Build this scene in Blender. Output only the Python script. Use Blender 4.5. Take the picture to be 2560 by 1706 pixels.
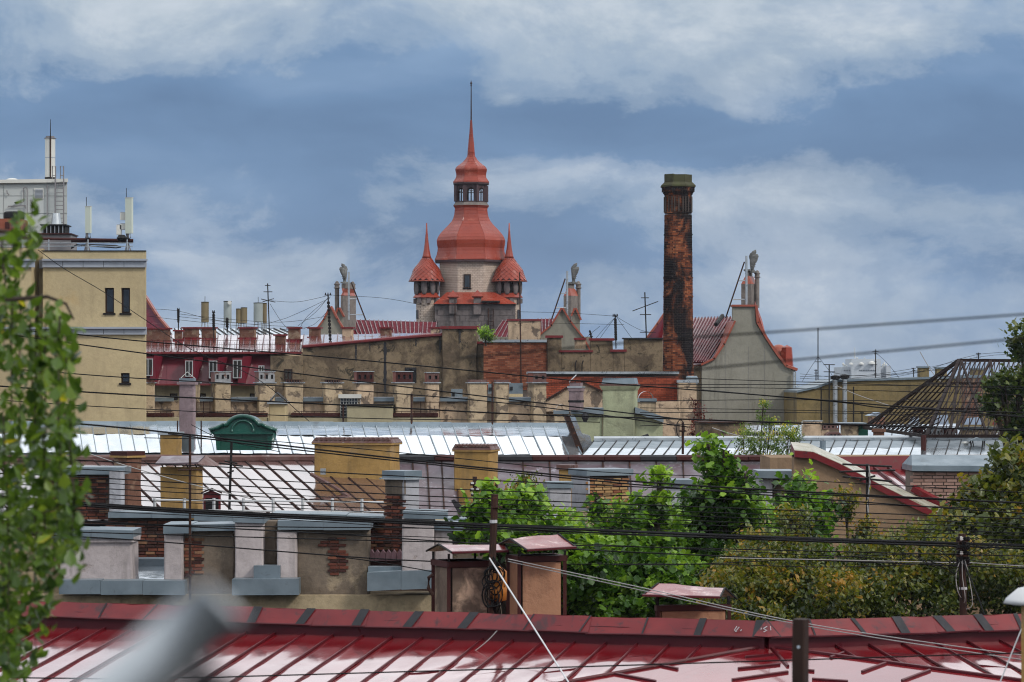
import bpy, bmesh, math, random
from mathutils import Vector, Matrix, noise
for o in list(bpy.data.objects): bpy.data.objects.remove(o)
S = bpy.context.scene; COL = S.collection
R = math.radians; rnd = random.Random(7)
# ---------------------------------------------------------------- camera, sky, sun, exposure
FPX = 7111.0; HOR = 960.0; CZ = 24.0          # focal length in photo pixels, horizon row, eye height
cam = bpy.data.objects.new('camera', bpy.data.cameras.new('camera')); COL.objects.link(cam)
cam.location = (0, 0, CZ); cam.rotation_euler = (R(90), 0, 0)
cam.data.sensor_width = 36; cam.data.lens = 100; cam.data.shift_y = (HOR - 853) / 2560
cam.data.clip_start = .1; cam.data.clip_end = 20000
cam.data.dof.use_dof = True; cam.data.dof.focus_distance = 72; cam.data.dof.aperture_fstop = 7.6
S.camera = cam
world = bpy.data.worlds.new('World'); S.world = world; world.use_nodes = True
SUN_EL, SUN_AZ = 40, 128                       # sun behind the camera, to its right
sun = bpy.data.objects.new('sun', bpy.data.lights.new('sun', 'SUN')); COL.objects.link(sun)
sun.data.energy = 2.8; sun.data.angle = R(9); sun.data.color = (1, .95, .88)
_d = Vector((math.sin(R(SUN_AZ)) * math.cos(R(SUN_EL)), math.cos(R(SUN_AZ)) * math.cos(R(SUN_EL)), math.sin(R(SUN_EL))))
sun.rotation_euler = _d.to_track_quat('Z', 'Y').to_euler(); sun.location = (0, -20, 80)
S.view_settings.view_transform = 'Standard'; S.view_settings.look = 'None'
S.view_settings.exposure = -.42; S.view_settings.gamma = 1; S.view_settings.use_curve_mapping = False
S.cycles.max_bounces = 6; S.cycles.pixel_filter_type = 'BLACKMAN_HARRIS'; S.cycles.filter_width = 1.1; S.cycles.use_denoising = True
def ramp(nt, src, stops, interp='LINEAR'):
    n = nt.nodes.new('ShaderNodeValToRGB'); n.color_ramp.interpolation = interp
    e = n.color_ramp.elements
    while len(e) < len(stops): e.new(.5)
    for k, (p, c) in enumerate(stops):
        e[k].position = p; e[k].color = (c[0], c[1], c[2], 1) if not isinstance(c, (int, float)) else (c, c, c, 1)
    if src is not None: nt.links.new(src, n.inputs[0])
    return n.outputs[0]
def mth(nt, op, a, b=None, c=None):
    n = nt.nodes.new('ShaderNodeMath'); n.operation = op
    for k, v in enumerate((a, b, c)):
        if v is None: continue
        if isinstance(v, (int, float)): n.inputs[k].default_value = v
        else: nt.links.new(v, n.inputs[k])
    return n.outputs[0]
def noi(nt, vec, scale, detail=4, rough=.55, dist=0, msc=None):
    if msc is not None:
        m = nt.nodes.new('ShaderNodeMapping'); m.inputs['Scale'].default_value = msc; nt.links.new(vec, m.inputs[0]); vec = m.outputs[0]
    n = nt.nodes.new('ShaderNodeTexNoise'); n.inputs['Scale'].default_value = scale; n.inputs['Detail'].default_value = detail
    n.inputs['Roughness'].default_value = rough; n.inputs['Distortion'].default_value = dist
    nt.links.new(vec, n.inputs['Vector']); return n.outputs[0]
def mix3(nt, fac, a, b, mode='MIX'):
    n = nt.nodes.new('ShaderNodeMix'); n.data_type = 'RGBA'; n.blend_type = mode
    I = n.inputs
    for s, v in ((I[0], fac), (I[6], a), (I[7], b)):
        if isinstance(v, (int, float)): s.default_value = v
        elif isinstance(v, (tuple, list)): s.default_value = (v[0], v[1], v[2], 1)
        else: nt.links.new(v, s)
    return n.outputs[2]
SKY_K = 1.24; SKY_OFF = (7.7, 2., 3.3)
def build_sky():
    nt = world.node_tree; N = nt.nodes; N.clear()
    out = N.new('ShaderNodeOutputWorld'); tc = N.new('ShaderNodeTexCoord')
    sky = N.new('ShaderNodeTexSky'); sky.sky_type = 'NISHITA'; sky.sun_disc = False
    sky.sun_elevation = R(SUN_EL); sky.sun_rotation = R(SUN_AZ); sky.air_density = 1.3; sky.dust_density = .6
    b1 = N.new('ShaderNodeBackground'); b1.inputs[1].default_value = .1; nt.links.new(sky.outputs[0], b1.inputs[0])
    d = tc.outputs['Generated']; sep = N.new('ShaderNodeSeparateXYZ'); nt.links.new(d, sep.inputs[0]); z = sep.outputs[2]
    # storm cloud: slate-blue sheet below, broken banks of lit cloud in layers, torn up by noise stretched along the horizon
    cen = lambda n, k: mth(nt, 'MULTIPLY', mth(nt, 'SUBTRACT', n, .5), k)
    mp = N.new('ShaderNodeMapping'); mp.inputs['Location'].default_value = SKY_OFF; nt.links.new(d, mp.inputs[0]); d2 = mp.outputs[0]
    big = noi(nt, d2, 7, 3, .5, .3, (1, 1, 2.2)); mid = noi(nt, d2, 12, 12, .64, .22, (1, 1, 1.7)); soft = noi(nt, d2, 11, 5, .5, .3, (1, 1, 2.6))
    P = lambda y: ((960 - y) / 7111) / .25
    el = mth(nt, 'MULTIPLY', mth(nt, 'ADD', z, cen(big, .05)), 1 / .25)
    band = ramp(nt, el, [(0, .50), (P(860), .53), (P(760), .57), (P(690), .50), (P(630), .38), (P(560), .42), (P(490), .50), (P(430), .40), (P(370), .22),
                         (P(300), .20), (P(245), .50), (P(150), .66), (P(0), .68), (.72, .74), (1, .8)])
    cov = mth(nt, 'ADD', mth(nt, 'ADD', band, cen(mid, 1.5)), cen(big, .75))
    mask = ramp(nt, cov, [(.36, 0), (.50, .40), (.60, .64), (.84, 1)], 'EASE')
    mask = mth(nt, 'MULTIPLY', mask, ramp(nt, z, [(.0, .74), (.08, .74), (.1, .94), (.12, 1)]))
    base = ramp(nt, mth(nt, 'ADD', soft, cen(band, .5)), [(.25, (.115, .215, .40)), (.5, (.155, .275, .485)), (.75, (.25, .385, .60))])
    lit = ramp(nt, mth(nt, 'ADD', mid, cen(soft, .6)), [(.3, (.36, .48, .63)), (.52, (.51, .60, .70)), (.68, (.64, .71, .80)), (.8, (.80, .84, .89))])
    colr = mix3(nt, mask, base, lit)
    # overhead, out of the picture, the cloud deck is bright even overcast (it shows in the wet roofs)
    hi = ramp(nt, z, [(.13, 0), (.30, 1)])
    deck = noi(nt, d2, 3.2, 6, .55, .3, (1, 1, 1.6))
    dcol = ramp(nt, deck, [(.3, (1.22, 1.30, 1.42)), (.7, (2.0, 2.03, 2.06))])
    colr = mix3(nt, hi, colr, dcol)
    b2 = N.new('ShaderNodeBackground'); b2.inputs[1].default_value = SKY_K; nt.links.new(colr, b2.inputs[0])
    mx = N.new('ShaderNodeMixShader'); mx.inputs[0].default_value = .92
    nt.links.new(b1.outputs[0], mx.inputs[1]); nt.links.new(b2.outputs[0], mx.inputs[2]); nt.links.new(mx.outputs[0], out.inputs[0])
build_sky()
# ---------------------------------------------------------------- geometry helpers
def X(px, D): return (px - 1280) / FPX * D
def Z(py, D): return CZ - (py - HOR) / FPX * D
def W(px, py, D): return Vector((X(px, D), D, Z(py, D)))
def ray(px, py): return Vector(((px - 1280) / FPX, 1, -(py - HOR) / FPX))
def hit(px, py, p0, n):                        # where the line of sight meets a plane
    r = ray(px, py); o = Vector((0, 0, CZ)); return o + r * ((p0 - o).dot(n) / r.dot(n))
class MB:
    def __init__(s): s.v = []; s.f = []; s.t = []
    def face(s, pts, t=0.): i = len(s.v); s.v += [tuple(p) for p in pts]; s.f.append(tuple(range(i, i + len(pts)))); s.t.append(t); return s
    def prism(s, bot, top, t=0.):              # two matching rings
        i = len(s.v); n = len(bot); s.v += [tuple(p) for p in bot] + [tuple(p) for p in top]
        s.f.append(tuple(range(i + n - 1, i - 1, -1))); s.f.append(tuple(range(i + n, i + 2 * n)))
        for k in range(n): s.f.append((i + k, i + (k + 1) % n, i + n + (k + 1) % n, i + n + k))
        s.t += [t] * (n + 2); return s
    def ext(s, plan, z0, z1, g=0., g1=None, t=0.):     # plan polygon (counter-clockwise) raised from z0 to z1, grown outward by g
        g1 = g if g1 is None else g1
        return s.prism([(x, y, z0) for x, y in grow(plan, g)], [(x, y, z1) for x, y in grow(plan, g1)], t)
    def rough(s, plan, z0, z1, jit=.012, g=0., cell=.35, seed=0):   # hand-plastered block: uneven faces, soft uneven edges
        plan = grow(plan, g); ring = []
        for k in range(len(plan)):
            a, b = Vector(plan[k]), Vector(plan[(k + 1) % len(plan)]); L = (b - a).length; m = max(1, int(L / cell)); e = min(.03, L * .1) / L
            for q in [e] + [j / m for j in range(1, m)] + [1 - e]: ring.append(a.lerp(b, q))
        m = max(2, int((z1 - z0) / cell)); n = len(ring); i = len(s.v); c = sum(ring, Vector((0, 0))) / n
        for j in range(m + 1):
            z = z0 + (z1 - z0) * j / m
            for p in ring:
                q = Vector((p.x, p.y, z)); w = noise.noise_vector(q * 1.7 + Vector((seed, 0, 0))) * jit + noise.noise_vector(q * 6) * jit * .5
                s.v.append((q.x + w.x, q.y + w.y, z + (w.z if 0 < j < m else w.z * .4)))
        for j in range(m):
            for k in range(n): a = i + j * n; s.f.append((a + k, a + (k + 1) % n, a + n + (k + 1) % n, a + n + k)); s.t.append(0.)
        s.f.append(tuple(range(i + m * n, i + m * n + n))); s.f.append(tuple(range(i + n - 1, i - 1, -1))); s.t += [0., 0.]; return s
    def box(s, x0, x1, y0, y1, z0, z1, t=0.): return s.ext([(x0, y0), (x1, y0), (x1, y1), (x0, y1)], z0, z1, t=t)
    def fpoly(s, pts, D, dep, t=0.):           # outline in photo pixels on a plane at distance D, real thickness dep
        P = [W(x, y, D) for x, y in pts]; Q = [p + Vector((0, dep, 0)) for p in P]
        a = sum(P[k].x * P[(k + 1) % len(P)].z - P[(k + 1) % len(P)].x * P[k].z for k in range(len(P)))
        if a < 0: P.reverse(); Q.reverse()
        return s.prism(Q, P, t)
    def fbox(s, px0, px1, py0, py1, D, dep, t=0.): return s.box(X(px0, D), X(px1, D), D, D + dep, Z(py1, D), Z(py0, D), t)
    def tube(s, pts, r, n=6, r1=None, cap=True, t=0.):
        pts = [Vector(p) for p in pts]; i = len(s.v); m = len(pts)
        for k, p in enumerate(pts):
            d = (pts[min(k + 1, m - 1)] - pts[max(k - 1, 0)]).normalized(); u = d.cross(Vector((0, 0, 1)))
            if u.length < .05: u = d.cross(Vector((1, 0, 0)))
            u.normalize(); w = u.cross(d); rr = r if r1 is None else r + (r1 - r) * k / (m - 1)
            for q in range(n): a = 2 * math.pi * (q + .5) / n; s.v.append(tuple(p + (u * math.cos(a) + w * math.sin(a)) * rr))
        for k in range(m - 1):
            for q in range(n): a = i + k * n; s.f.append((a + q, a + (q + 1) % n, a + n + (q + 1) % n, a + n + q)); s.t.append(t)
        if cap: s.f += [tuple(range(i, i + n)), tuple(range(i + m * n - 1, i + m * n - n - 1, -1))]; s.t += [t, t]
        return s
    def lathe(s, c, prof, n=16, rot=0., sx=1, sy=1):   # prof: (radius, z)
        i = len(s.v); m = len(prof)
        for r, z in prof:
            for q in range(n): a = 2 * math.pi * q / n + rot; s.v.append((c[0] + r * sx * math.cos(a), c[1] + r * sy * math.sin(a), z))
        for k in range(m - 1):
            for q in range(n): a = i + k * n; s.f.append((a + q, a + (q + 1) % n, a + n + (q + 1) % n, a + n + q)); s.t.append(0.)
        s.f += [tuple(range(i + n - 1, i - 1, -1)), tuple(range(i + m * n - n, i + m * n))]; s.t += [0., 0.]; return s
    def holes(s, O, u, n, w, z0, z1, hs, dep):  # plate of thickness dep with rectangular openings; O lower-left front corner, u along, n outward
        O = Vector(O); u = Vector(u); n = Vector(n); up = Vector((0, 0, 1))
        xs = sorted({0, w, *[h[0] for h in hs], *[h[1] for h in hs]}); zs = sorted({z0, z1, *[h[2] for h in hs], *[h[3] for h in hs]})
        inh = lambda a, b: any(h[0] < a < h[1] and h[2] < b < h[3] for h in hs)
        P = lambda a, z, d: O + u * a + Vector((0, 0, z - O.z)) - n * d
        for i in range(len(xs) - 1):
            for j in range(len(zs) - 1):
                if inh((xs[i] + xs[i + 1]) / 2, (zs[j] + zs[j + 1]) / 2): continue
                for d, o in ((0, 1), (dep, -1)):
                    q = [P(xs[i], zs[j], d), P(xs[i + 1], zs[j], d), P(xs[i + 1], zs[j + 1], d), P(xs[i], zs[j + 1], d)]; s.face(q[::o])
        for (a, b, c, d_), o in [((0, w, z0, z1), 1)] + [(h, -1) for h in hs]:
            q = [(a, c), (b, c), (b, d_), (a, d_)]
            for k in range(4):
                p, r = q[k], q[(k + 1) % 4]; s.face([P(*p, dep), P(*r, dep), P(*r, 0), P(*p, 0)][::o])
        return s
    def sheet(s, a, b, c, d, nx=6, ny=8, amp=.006, fr=1.6, t=0., th=.0):   # a bent metal sheet with corners a,b (top) c,d (bottom)
        a, b, c, d = map(Vector, (a, b, c, d)); nn = (b - a).cross(d - a).normalized()
        if nn.z < 0 or (abs(nn.z) < .05 and nn.y > 0): nn = -nn
        i = len(s.v)
        for j in range(ny + 1):
            for k in range(nx + 1):
                p = a.lerp(b, k / nx).lerp(d.lerp(c, k / nx), j / ny)
                w = noise.noise(p * fr) + .5 * noise.noise(p * fr * 2.7 + Vector((9, 3, 1))); ed = 1 if 0 < k < nx else .3
                s.v.append(tuple(p + nn * w * amp * ed))
        for j in range(ny):
            for k in range(nx):
                q = i + j * (nx + 1) + k; f = (q, q + 1, q + nx + 2, q + nx + 1)
                s.f.append(f); s.t.append(t)
        return s
    def build(s, name, m, parent=None, smooth=False, kind=None, label=None):
        me = bpy.data.meshes.new(name); me.from_pydata(s.v, [], s.f)
        if isinstance(m, (list, tuple)):
            for q in m: me.materials.append(q)
        else: me.materials.append(m)
        if any(s.t): at = me.attributes.new('tint', 'FLOAT', 'FACE'); at.data.foreach_set('value', s.t)
        if smooth: me.polygons.foreach_set('use_smooth', [True] * len(me.polygons))
        me.update(); o = bpy.data.objects.new(name, me); COL.objects.link(o); par(o, parent)
        if kind: o['kind'] = kind
        if label: o['label'] = label
        return o
ORG = {}
def par(o, p):
    if p is None: return
    o.parent = p; o.matrix_parent_inverse = Matrix.Translation(-ORG.get(p.name, Vector((0, 0, 0))))
def thing(name, label, cat, loc, group=None):
    o = bpy.data.objects.new(name, None); COL.objects.link(o); o.empty_display_size = .3
    o.location = loc; ORG[o.name] = Vector(loc); o['label'] = label; o['category'] = cat
    if group: o['group'] = group
    return o
def tag(o, label, cat, group=None):
    o['label'] = label; o['category'] = cat
    if group: o['group'] = group
    return o
def grow(plan, g):
    if not g: return [tuple(p) for p in plan]
    n = len(plan); out = []
    for k in range(n):
        a, b, c = Vector(plan[k - 1]), Vector(plan[k]), Vector(plan[(k + 1) % n]); e, f = (b - a).normalized(), (c - b).normalized()
        n1, n2 = Vector((e.y, -e.x)), Vector((f.y, -f.x)); m = (n1 + n2).normalized(); out.append(tuple(b + m * (g / max(.3, m.dot(n1)))))
    return out
def cplan(px0, pxm, px2, D, th):               # real rectangle turned by th degrees; near corner seen at pxm, faces out to px0 and px2
    th = R(th); c, s = math.cos(th), math.sin(th); bx = X(pxm, D); k0 = (px0 - 1280) / FPX; k2 = (px2 - 1280) / FPX
    w = (bx - k0 * D) / (c + k0 * s); d = (k2 * D - bx) / (s - k2 * c)
    A = (bx - w * c, D + w * s); B = (bx, D); C = (bx + d * s, D + d * c); return [A, B, C, (A[0] + d * s, A[1] + d * c)]
def fplan(px0, px1, D, dep): return [(X(px0, D), D), (X(px1, D), D), (X(px1, D), D + dep), (X(px0, D), D + dep)]
# ---------------------------------------------------------------- materials
def newmat(name):
    m = bpy.data.materials.new(name); m.use_nodes = True; nt = m.node_tree; b = nt.nodes['Principled BSDF']
    g = nt.nodes.new('ShaderNodeNewGeometry'); return m, nt, b, g.outputs['Position']
def bump(nt, b, h, st, dist=.02):
    n = nt.nodes.new('ShaderNodeBump'); n.inputs['Strength'].default_value = st; n.inputs['Distance'].default_value = dist
    nt.links.new(h, n.inputs['Height']); nt.links.new(n.outputs[0], b.inputs['Normal'])
def sc(c, k): return tuple(min(1, x * k) for x in c)
def plaster(name, base, patch, dirt, ps=.7, pth=.58, pw=.03, streak=.5, rough=.9, third=None, tth=.66, grain=1.):
    m, nt, b, p = newmat(name)
    n1 = noi(nt, p, ps, 9, .62, .4); f1 = ramp(nt, n1, [(pth - pw, 0), (pth + pw, 1)])
    tone = noi(nt, p, ps * .45, 5, .6); c = mix3(nt, ramp(nt, tone, [(.3, 0), (.7, 1)]), sc(base, .82), sc(base, 1.12))
    c = mix3(nt, f1, c, patch)
    if third is not None:
        n3 = noi(nt, p, ps * 1.5, 8, .65, .6, (1, 1, 1.3)); c = mix3(nt, ramp(nt, n3, [(tth - .02, 0), (tth + .02, 1)]), c, third)
    st = noi(nt, p, 2.6, 7, .65, .2, (1, 1, .12)); st2 = noi(nt, p, .35, 3)
    f2 = mth(nt, 'MULTIPLY', ramp(nt, st, [(.52, 0), (.72, 1)]), mth(nt, 'MULTIPLY', ramp(nt, st2, [(.4, .15), (.65, 1)]), streak))
    c = mix3(nt, f2, c, dirt)
    fine = noi(nt, p, 9, 6, .7); c = mix3(nt, .6 * grain, c, ramp(nt, fine, [(.25, .5), (.75, 1.0)]), 'MULTIPLY')
    grime = noi(nt, p, 2.3, 9, .7, .6); c = mix3(nt, .62 * min(1.3, grain), c, ramp(nt, grime, [(.3, .42), (.52, .92), (.7, 1.05)]), 'MULTIPLY'); kk = .74 * (1 + .36 * grain); c = mix3(nt, 1., c, (kk, kk, kk), 'MULTIPLY')
    nt.links.new(c, b.inputs['Base Color']); b.inputs['Roughness'].default_value = rough; b.inputs['Specular IOR Level'].default_value = .12
    h = mth(nt, 'ADD', mth(nt, 'MULTIPLY', f1, -.7), fine); bump(nt, b, h, .5, .03); return m
def paint(name, base, base2=None, rough=.5, var=.25, scl=1.2, metal=0., rv=.15, bmp=.05, bs=2., coat=0., worn=None, wth=.62, spec=.2, cior=1.5):
    m, nt, b, p = newmat(name); base2 = base2 or sc(base, 1 - var)
    if metal < .4: base, base2 = sc(base, .82), sc(base2, .82)
    n1 = noi(nt, p, scl, 7, .6, .3); c = mix3(nt, ramp(nt, n1, [(.32, 0), (.68, 1)]), base, base2)
    if worn is not None:
        n2 = noi(nt, p, scl * 2.3, 9, .68, .5); c = mix3(nt, ramp(nt, n2, [(wth - .05, 0), (wth + .05, 1)]), c, worn)
    nt.links.new(c, b.inputs['Base Color']); b.inputs['Metallic'].default_value = metal; b.inputs['Specular IOR Level'].default_value = spec
    n3 = noi(nt, p, scl * 1.7 + .5, 6, .6); nt.links.new(ramp(nt, n3, [(.3, max(.03, rough - rv)), (.7, min(1, rough + rv))]), b.inputs['Roughness'])
    if coat: b.inputs['Coat Weight'].default_value = coat; b.inputs['Coat Roughness'].default_value = max(.03, rough * .5); b.inputs['Coat IOR'].default_value = cior
    if bmp: bump(nt, b, noi(nt, p, bs, 4, .5), bmp, .05)
    return m
def brickmat(name, stops, rough=.9, soot=None, sth=.5, sw=.08, ss=.6, smap=(1, 1, .5)):
    m, nt, b, p = newmat(name); a = nt.nodes.new('ShaderNodeAttribute'); a.attribute_name = 'tint'
    c = ramp(nt, a.outputs['Fac'], stops)
    if soot is not None: n = noi(nt, p, ss, 8, .66, .5, smap); c = mix3(nt, ramp(nt, n, [(sth - sw, 0), (sth + sw, 1)]), c, soot)
    f = noi(nt, p, 14, 5, .7); c = mix3(nt, .6, c, ramp(nt, f, [(.25, .5), (.75, 1)]), 'MULTIPLY')
    nt.links.new(c, b.inputs['Base Color']); b.inputs['Roughness'].default_value = rough; b.inputs['Specular IOR Level'].default_value = .12; bump(nt, b, f, .4, .01); return m
def texbrick(name, c1, c2, mort, L=.25, H=.08, dirt=None, dth=.62):  # too far away to tell the bricks apart
    m, nt, b, p = newmat(name); sep = nt.nodes.new('ShaderNodeSeparateXYZ'); nt.links.new(p, sep.inputs[0])
    cmb = nt.nodes.new('ShaderNodeCombineXYZ'); nt.links.new(mth(nt, 'ADD', sep.outputs[0], sep.outputs[1]), cmb.inputs[0]); nt.links.new(sep.outputs[2], cmb.inputs[1])
    t = nt.nodes.new('ShaderNodeTexBrick'); nt.links.new(cmb.outputs[0], t.inputs['Vector']); t.inputs['Scale'].default_value = 1
    t.inputs['Color1'].default_value = (*c1, 1); t.inputs['Color2'].default_value = (*c2, 1); t.inputs['Mortar'].default_value = (*mort, 1)
    t.inputs['Brick Width'].default_value = L; t.inputs['Row Height'].default_value = H; t.inputs['Mortar Size'].default_value = .012; t.inputs['Bias'].default_value = -.2
    c = t.outputs[0]
    if dirt is not None: n = noi(nt, p, .45, 8, .65, .5, (1, 1, .45)); c = mix3(nt, ramp(nt, n, [(dth - .09, 0), (dth + .09, 1)]), c, dirt)
    f = noi(nt, p, 3, 6, .65); c = mix3(nt, .6, c, ramp(nt, f, [(.25, .55), (.75, 1)]), 'MULTIPLY')
    nt.links.new(c, b.inputs['Base Color']); b.inputs['Roughness'].default_value = .9; b.inputs['Specular IOR Level'].default_value = .12; bump(nt, b, t.outputs[1], .4, -.02); return m
def leafmat(name, stops, rough=.38, trans=.35):
    m, nt, b, p = newmat(name); a = nt.nodes.new('ShaderNodeAttribute'); a.attribute_name = 'tint'
    n = noi(nt, p, .8, 3); f = mth(nt, 'ADD', a.outputs['Fac'], mth(nt, 'MULTIPLY', mth(nt, 'SUBTRACT', n, .5), .5))
    c = ramp(nt, f, stops); nt.links.new(c, b.inputs['Base Color']); b.inputs['Roughness'].default_value = rough; b.inputs['Specular IOR Level'].default_value = .35
    tr = nt.nodes.new('ShaderNodeBsdfTranslucent'); nt.links.new(mix3(nt, 1., c, (1.5, 1.45, .8), 'MULTIPLY'), tr.inputs[0])
    mx = nt.nodes.new('ShaderNodeMixShader'); mx.inputs[0].default_value = trans; nt.links.new(b.outputs[0], mx.inputs[1]); nt.links.new(tr.outputs[0], mx.inputs[2])
    nt.links.new(mx.outputs[0], nt.nodes['Material Output'].inputs[0]); return m
M = {}
M['yellow'] = plaster('yellow_plaster', (.50, .405, .24), (.47, .34, .17), (.20, .16, .10), .45, .64, .05, .55, grain=.45)
M['grey_trim'] = paint('grey_trim', (.34, .37, .42), rough=.45, var=.15)
M['white_panel'] = paint('white_panel', (.50, .53, .52), rough=.45, var=.1, scl=.5)
M['offwhite'] = paint('offwhite', (.62, .62, .58), rough=.4, var=.12)
M['pale_green_plastic'] = paint('pale_plastic', (.55, .60, .52), rough=.4, var=.06)
M['grey_plinth'] = paint('grey_plinth', (.24, .23, .24), rough=.7, var=.2)
M['brown_red'] = paint('brown_red_paint', (.065, .02, .018), rough=.55, var=.3, worn=(.04, .02, .017), spec=.15)
M['terracotta_paint'] = paint('terracotta_paint', (.28, .085, .05), rough=.5, var=.25)
M['black'] = paint('black_rubber', (.012, .012, .014), rough=.5, var=.3)
M['dark_metal'] = paint('dark_metal', (.02, .018, .018), rough=.6, var=.4, spec=.12)
M['rusty'] = paint('rusty_steel', (.05, .024, .018), (.028, .017, .014), rough=.75, worn=(.11, .04, .02), scl=3, spec=.12)
M['galv'] = paint('galvanised', (.45, .48, .50), rough=.35, var=.25, metal=.7, scl=2)
M['zinc'] = paint('zinc_flashing', (.13, .165, .19), (.19, .23, .26), rough=.45, metal=.45, scl=1.5, bmp=.12, rv=.14, worn=(.12, .14, .155), wth=.64)
M['silver'] = paint('silver_roof', (.70, .73, .76), (.60, .65, .69), rough=.14, metal=.9, scl=.8, rv=.06, bmp=.3, bs=1.1, worn=(.42, .47, .50), wth=.70)
M['glass'] = paint('dark_glass', (.02, .024, .03), rough=.08, var=.2, rv=.03, bmp=0, spec=.8)
M['brown_wood'] = paint('brown_wood', (.035, .017, .012), rough=.6, var=.4, scl=5)
M['white_frame'] = paint('white_frame', (.42, .43, .44), rough=.5, var=.15)
M['mansard'] = paint('mansard_red', (.145, .010, .020), (.105, .008, .018), rough=.38, scl=.6, coat=.5, rv=.1)
M['redroof'] = paint('red_roof', (.21, .014, .022), (.15, .010, .018), rough=.22, scl=.8, coat=1., cior=1.7, rv=.1, worn=(.33, .12, .10), wth=.66, bmp=.1)
M['redcap'] = paint('red_capping', (.17, .015, .018), rough=.45, scl=1.5, worn=(.09, .03, .024), spec=.35)
M['coral'] = paint('coral_sheet', (.305, .050, .026), (.22, .036, .021), rough=.30, scl=.5, coat=.2, worn=(.34, .095, .062), wth=.63, rv=.14)
M['coral_lite'] = paint('coral_coping', (.33, .088, .055), (.265, .065, .04), rough=.45, scl=.8, coat=.15)
M['whitebrick'] = texbrick('white_glazed_brick', (.50, .41, .34), (.41, .33, .27), (.24, .19, .16), .26, .13, (.09, .07, .055), .68)
M['greystone'] = plaster('grey_stone_blocks', (.155, .132, .13), (.19, .16, .155), (.035, .033, .032), .6, .6, .1, .7)
M['gablegrey'] = plaster('gable_render', (.255, .243, .20), (.30, .285, .24), (.06, .055, .045), .3, .6, .15, .8, grain=.45)
M['statue'] = plaster('statue_stone', (.145, .145, .14), (.21, .21, .205), (.04, .04, .04), 2, .6, .1, .6)
M['pedestal'] = plaster('pedestal_stone', (.19, .165, .15), (.25, .22, .195), (.06, .05, .045), 1.2, .6, .1, .8)
M['lantern'] = paint('lantern_wood', (.075, .045, .05), rough=.6, var=.35)
M['brownwall'] = plaster('brown_firewall', (.215, .162, .105), (.115, .085, .058), (.014, .013, .012), .8, .53, .05, 1., third=(.05, .042, .03), tth=.62, grain=1.3)
M['cream'] = plaster('cream_peeling', (.50, .375, .26), (.17, .13, .10), (.12, .09, .06), 1.5, .565, .025, .9)
M['cream2'] = plaster('cream_yellow_peeling', (.47, .37, .25), (.18, .14, .105), (.09, .07, .05), 1.8, .55, .025, .95)
M['olive'] = plaster('olive_render', (.40, .36, .24), (.45, .39, .25), (.2, .17, .11), .5, .6, .1, .3, grain=.45)
M['ochrewall'] = plaster('ochre_wall', (.225, .168, .075), (.165, .13, .07), (.055, .045, .03), .35, .52, .1, .9)
M['ochre'] = plaster('ochre_chimney', (.395, .245, .088), (.33, .225, .115), (.13, .10, .07), 1.3, .60, .05, .8, grain=.7)
M['palegreen'] = plaster('pale_green_render', (.40, .43, .28), (.31, .33, .22), (.10, .09, .06), .9, .58, .06, .95, grain=.45)
M['pinkgrey'] = plaster('pinkish_render', (.45, .395, .39), (.29, .235, .21), (.10, .085, .07), 1.3, .635, .03, 1., third=(.20, .10, .07), tth=.73, grain=.75)
M['purplegrey'] = plaster('purple_render', (.23, .17, .18), (.28, .215, .22), (.12, .09, .09), 1.3, .6, .05, .4)
M['brownrender'] = plaster('brown_render', (.175, .138, .106), (.31, .245, .17), (.05, .042, .034), 1.2, .60, .04, .9)
M['sandwall'] = plaster('sand_render', (.38, .30, .19), (.25, .19, .12), (.10, .08, .05), 1.2, .56, .06, .6)
M['tanwall'] = plaster('tan_gable_render', (.29, .195, .122), (.24, .155, .098), (.10, .07, .045), .5, .60, .08, .8, grain=.45)
M['peach'] = plaster('peach_vent_panel', (.40, .215, .13), (.33, .175, .11), (.10, .07, .05), 1.6, .60, .05, .7, grain=.45)
M['mottled'] = plaster('mottled_vent_panel', (.15, .11, .085), (.40, .285, .21), (.06, .05, .04), 3.2, .57, .06, .5)
M['greywhite'] = plaster('grey_white_render', (.40, .40, .43), (.30, .30, .32), (.12, .115, .11), 1.2, .62, .04, .9, grain=.7)
M['purplesheet'] = paint('purple_weathered_sheet', (.085, .048, .056), (.16, .14, .165), rough=.42, scl=1.3, spec=.4, worn=(.22, .205, .235), wth=.62, bmp=.12)
M['brownsheet'] = paint('brown_wet_sheet', (.10, .045, .038), (.14, .085, .08), rough=.16, scl=.7, coat=1., cior=2.0, rv=.08, bmp=.08)
M['rustcap'] = paint('rusty_capping', (.095, .036, .03), (.145, .09, .08), rough=.5, scl=3, worn=(.19, .155, .15), wth=.64)
M['greenpaint'] = paint('green_paint', (.010, .085, .062), (.006, .055, .042), rough=.3, scl=1.2, coat=.6)
M['tan'] = paint('tan_shroud', (.20, .155, .085), rough=.6, var=.3, scl=.8)
M['greyshroud'] = paint('grey_shroud', (.30, .33, .32), rough=.5, var=.2)
M['mortar'] = paint('mortar', (.20, .16, .13), rough=.95, var=.4, scl=3)
M['mortar_dark'] = paint('sooty_mortar', (.075, .058, .05), rough=.95, var=.4, scl=3)
M['brick_soot'] = brickmat('chimney_brick', [(0, (.055, .022, .017)), (.35, (.16, .05, .026)), (.7, (.25, .075, .034)), (1, (.34, .13, .06))], soot=(.014, .011, .012), sth=.48, sw=.05, ss=.8, smap=(1, 1, .6))
M['brick_red'] = brickmat('red_wall_brick', [(0, (.22, .05, .028)), (1, (.36, .085, .045))], soot=(.30, .14, .09), sth=.72)
M['brick_orange'] = brickmat('orange_wall_brick', [(0, (.16, .05, .03)), (.5, (.27, .085, .045)), (1, (.40, .16, .09))], soot=(.03, .024, .022), sth=.66, ss=.5)
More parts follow.
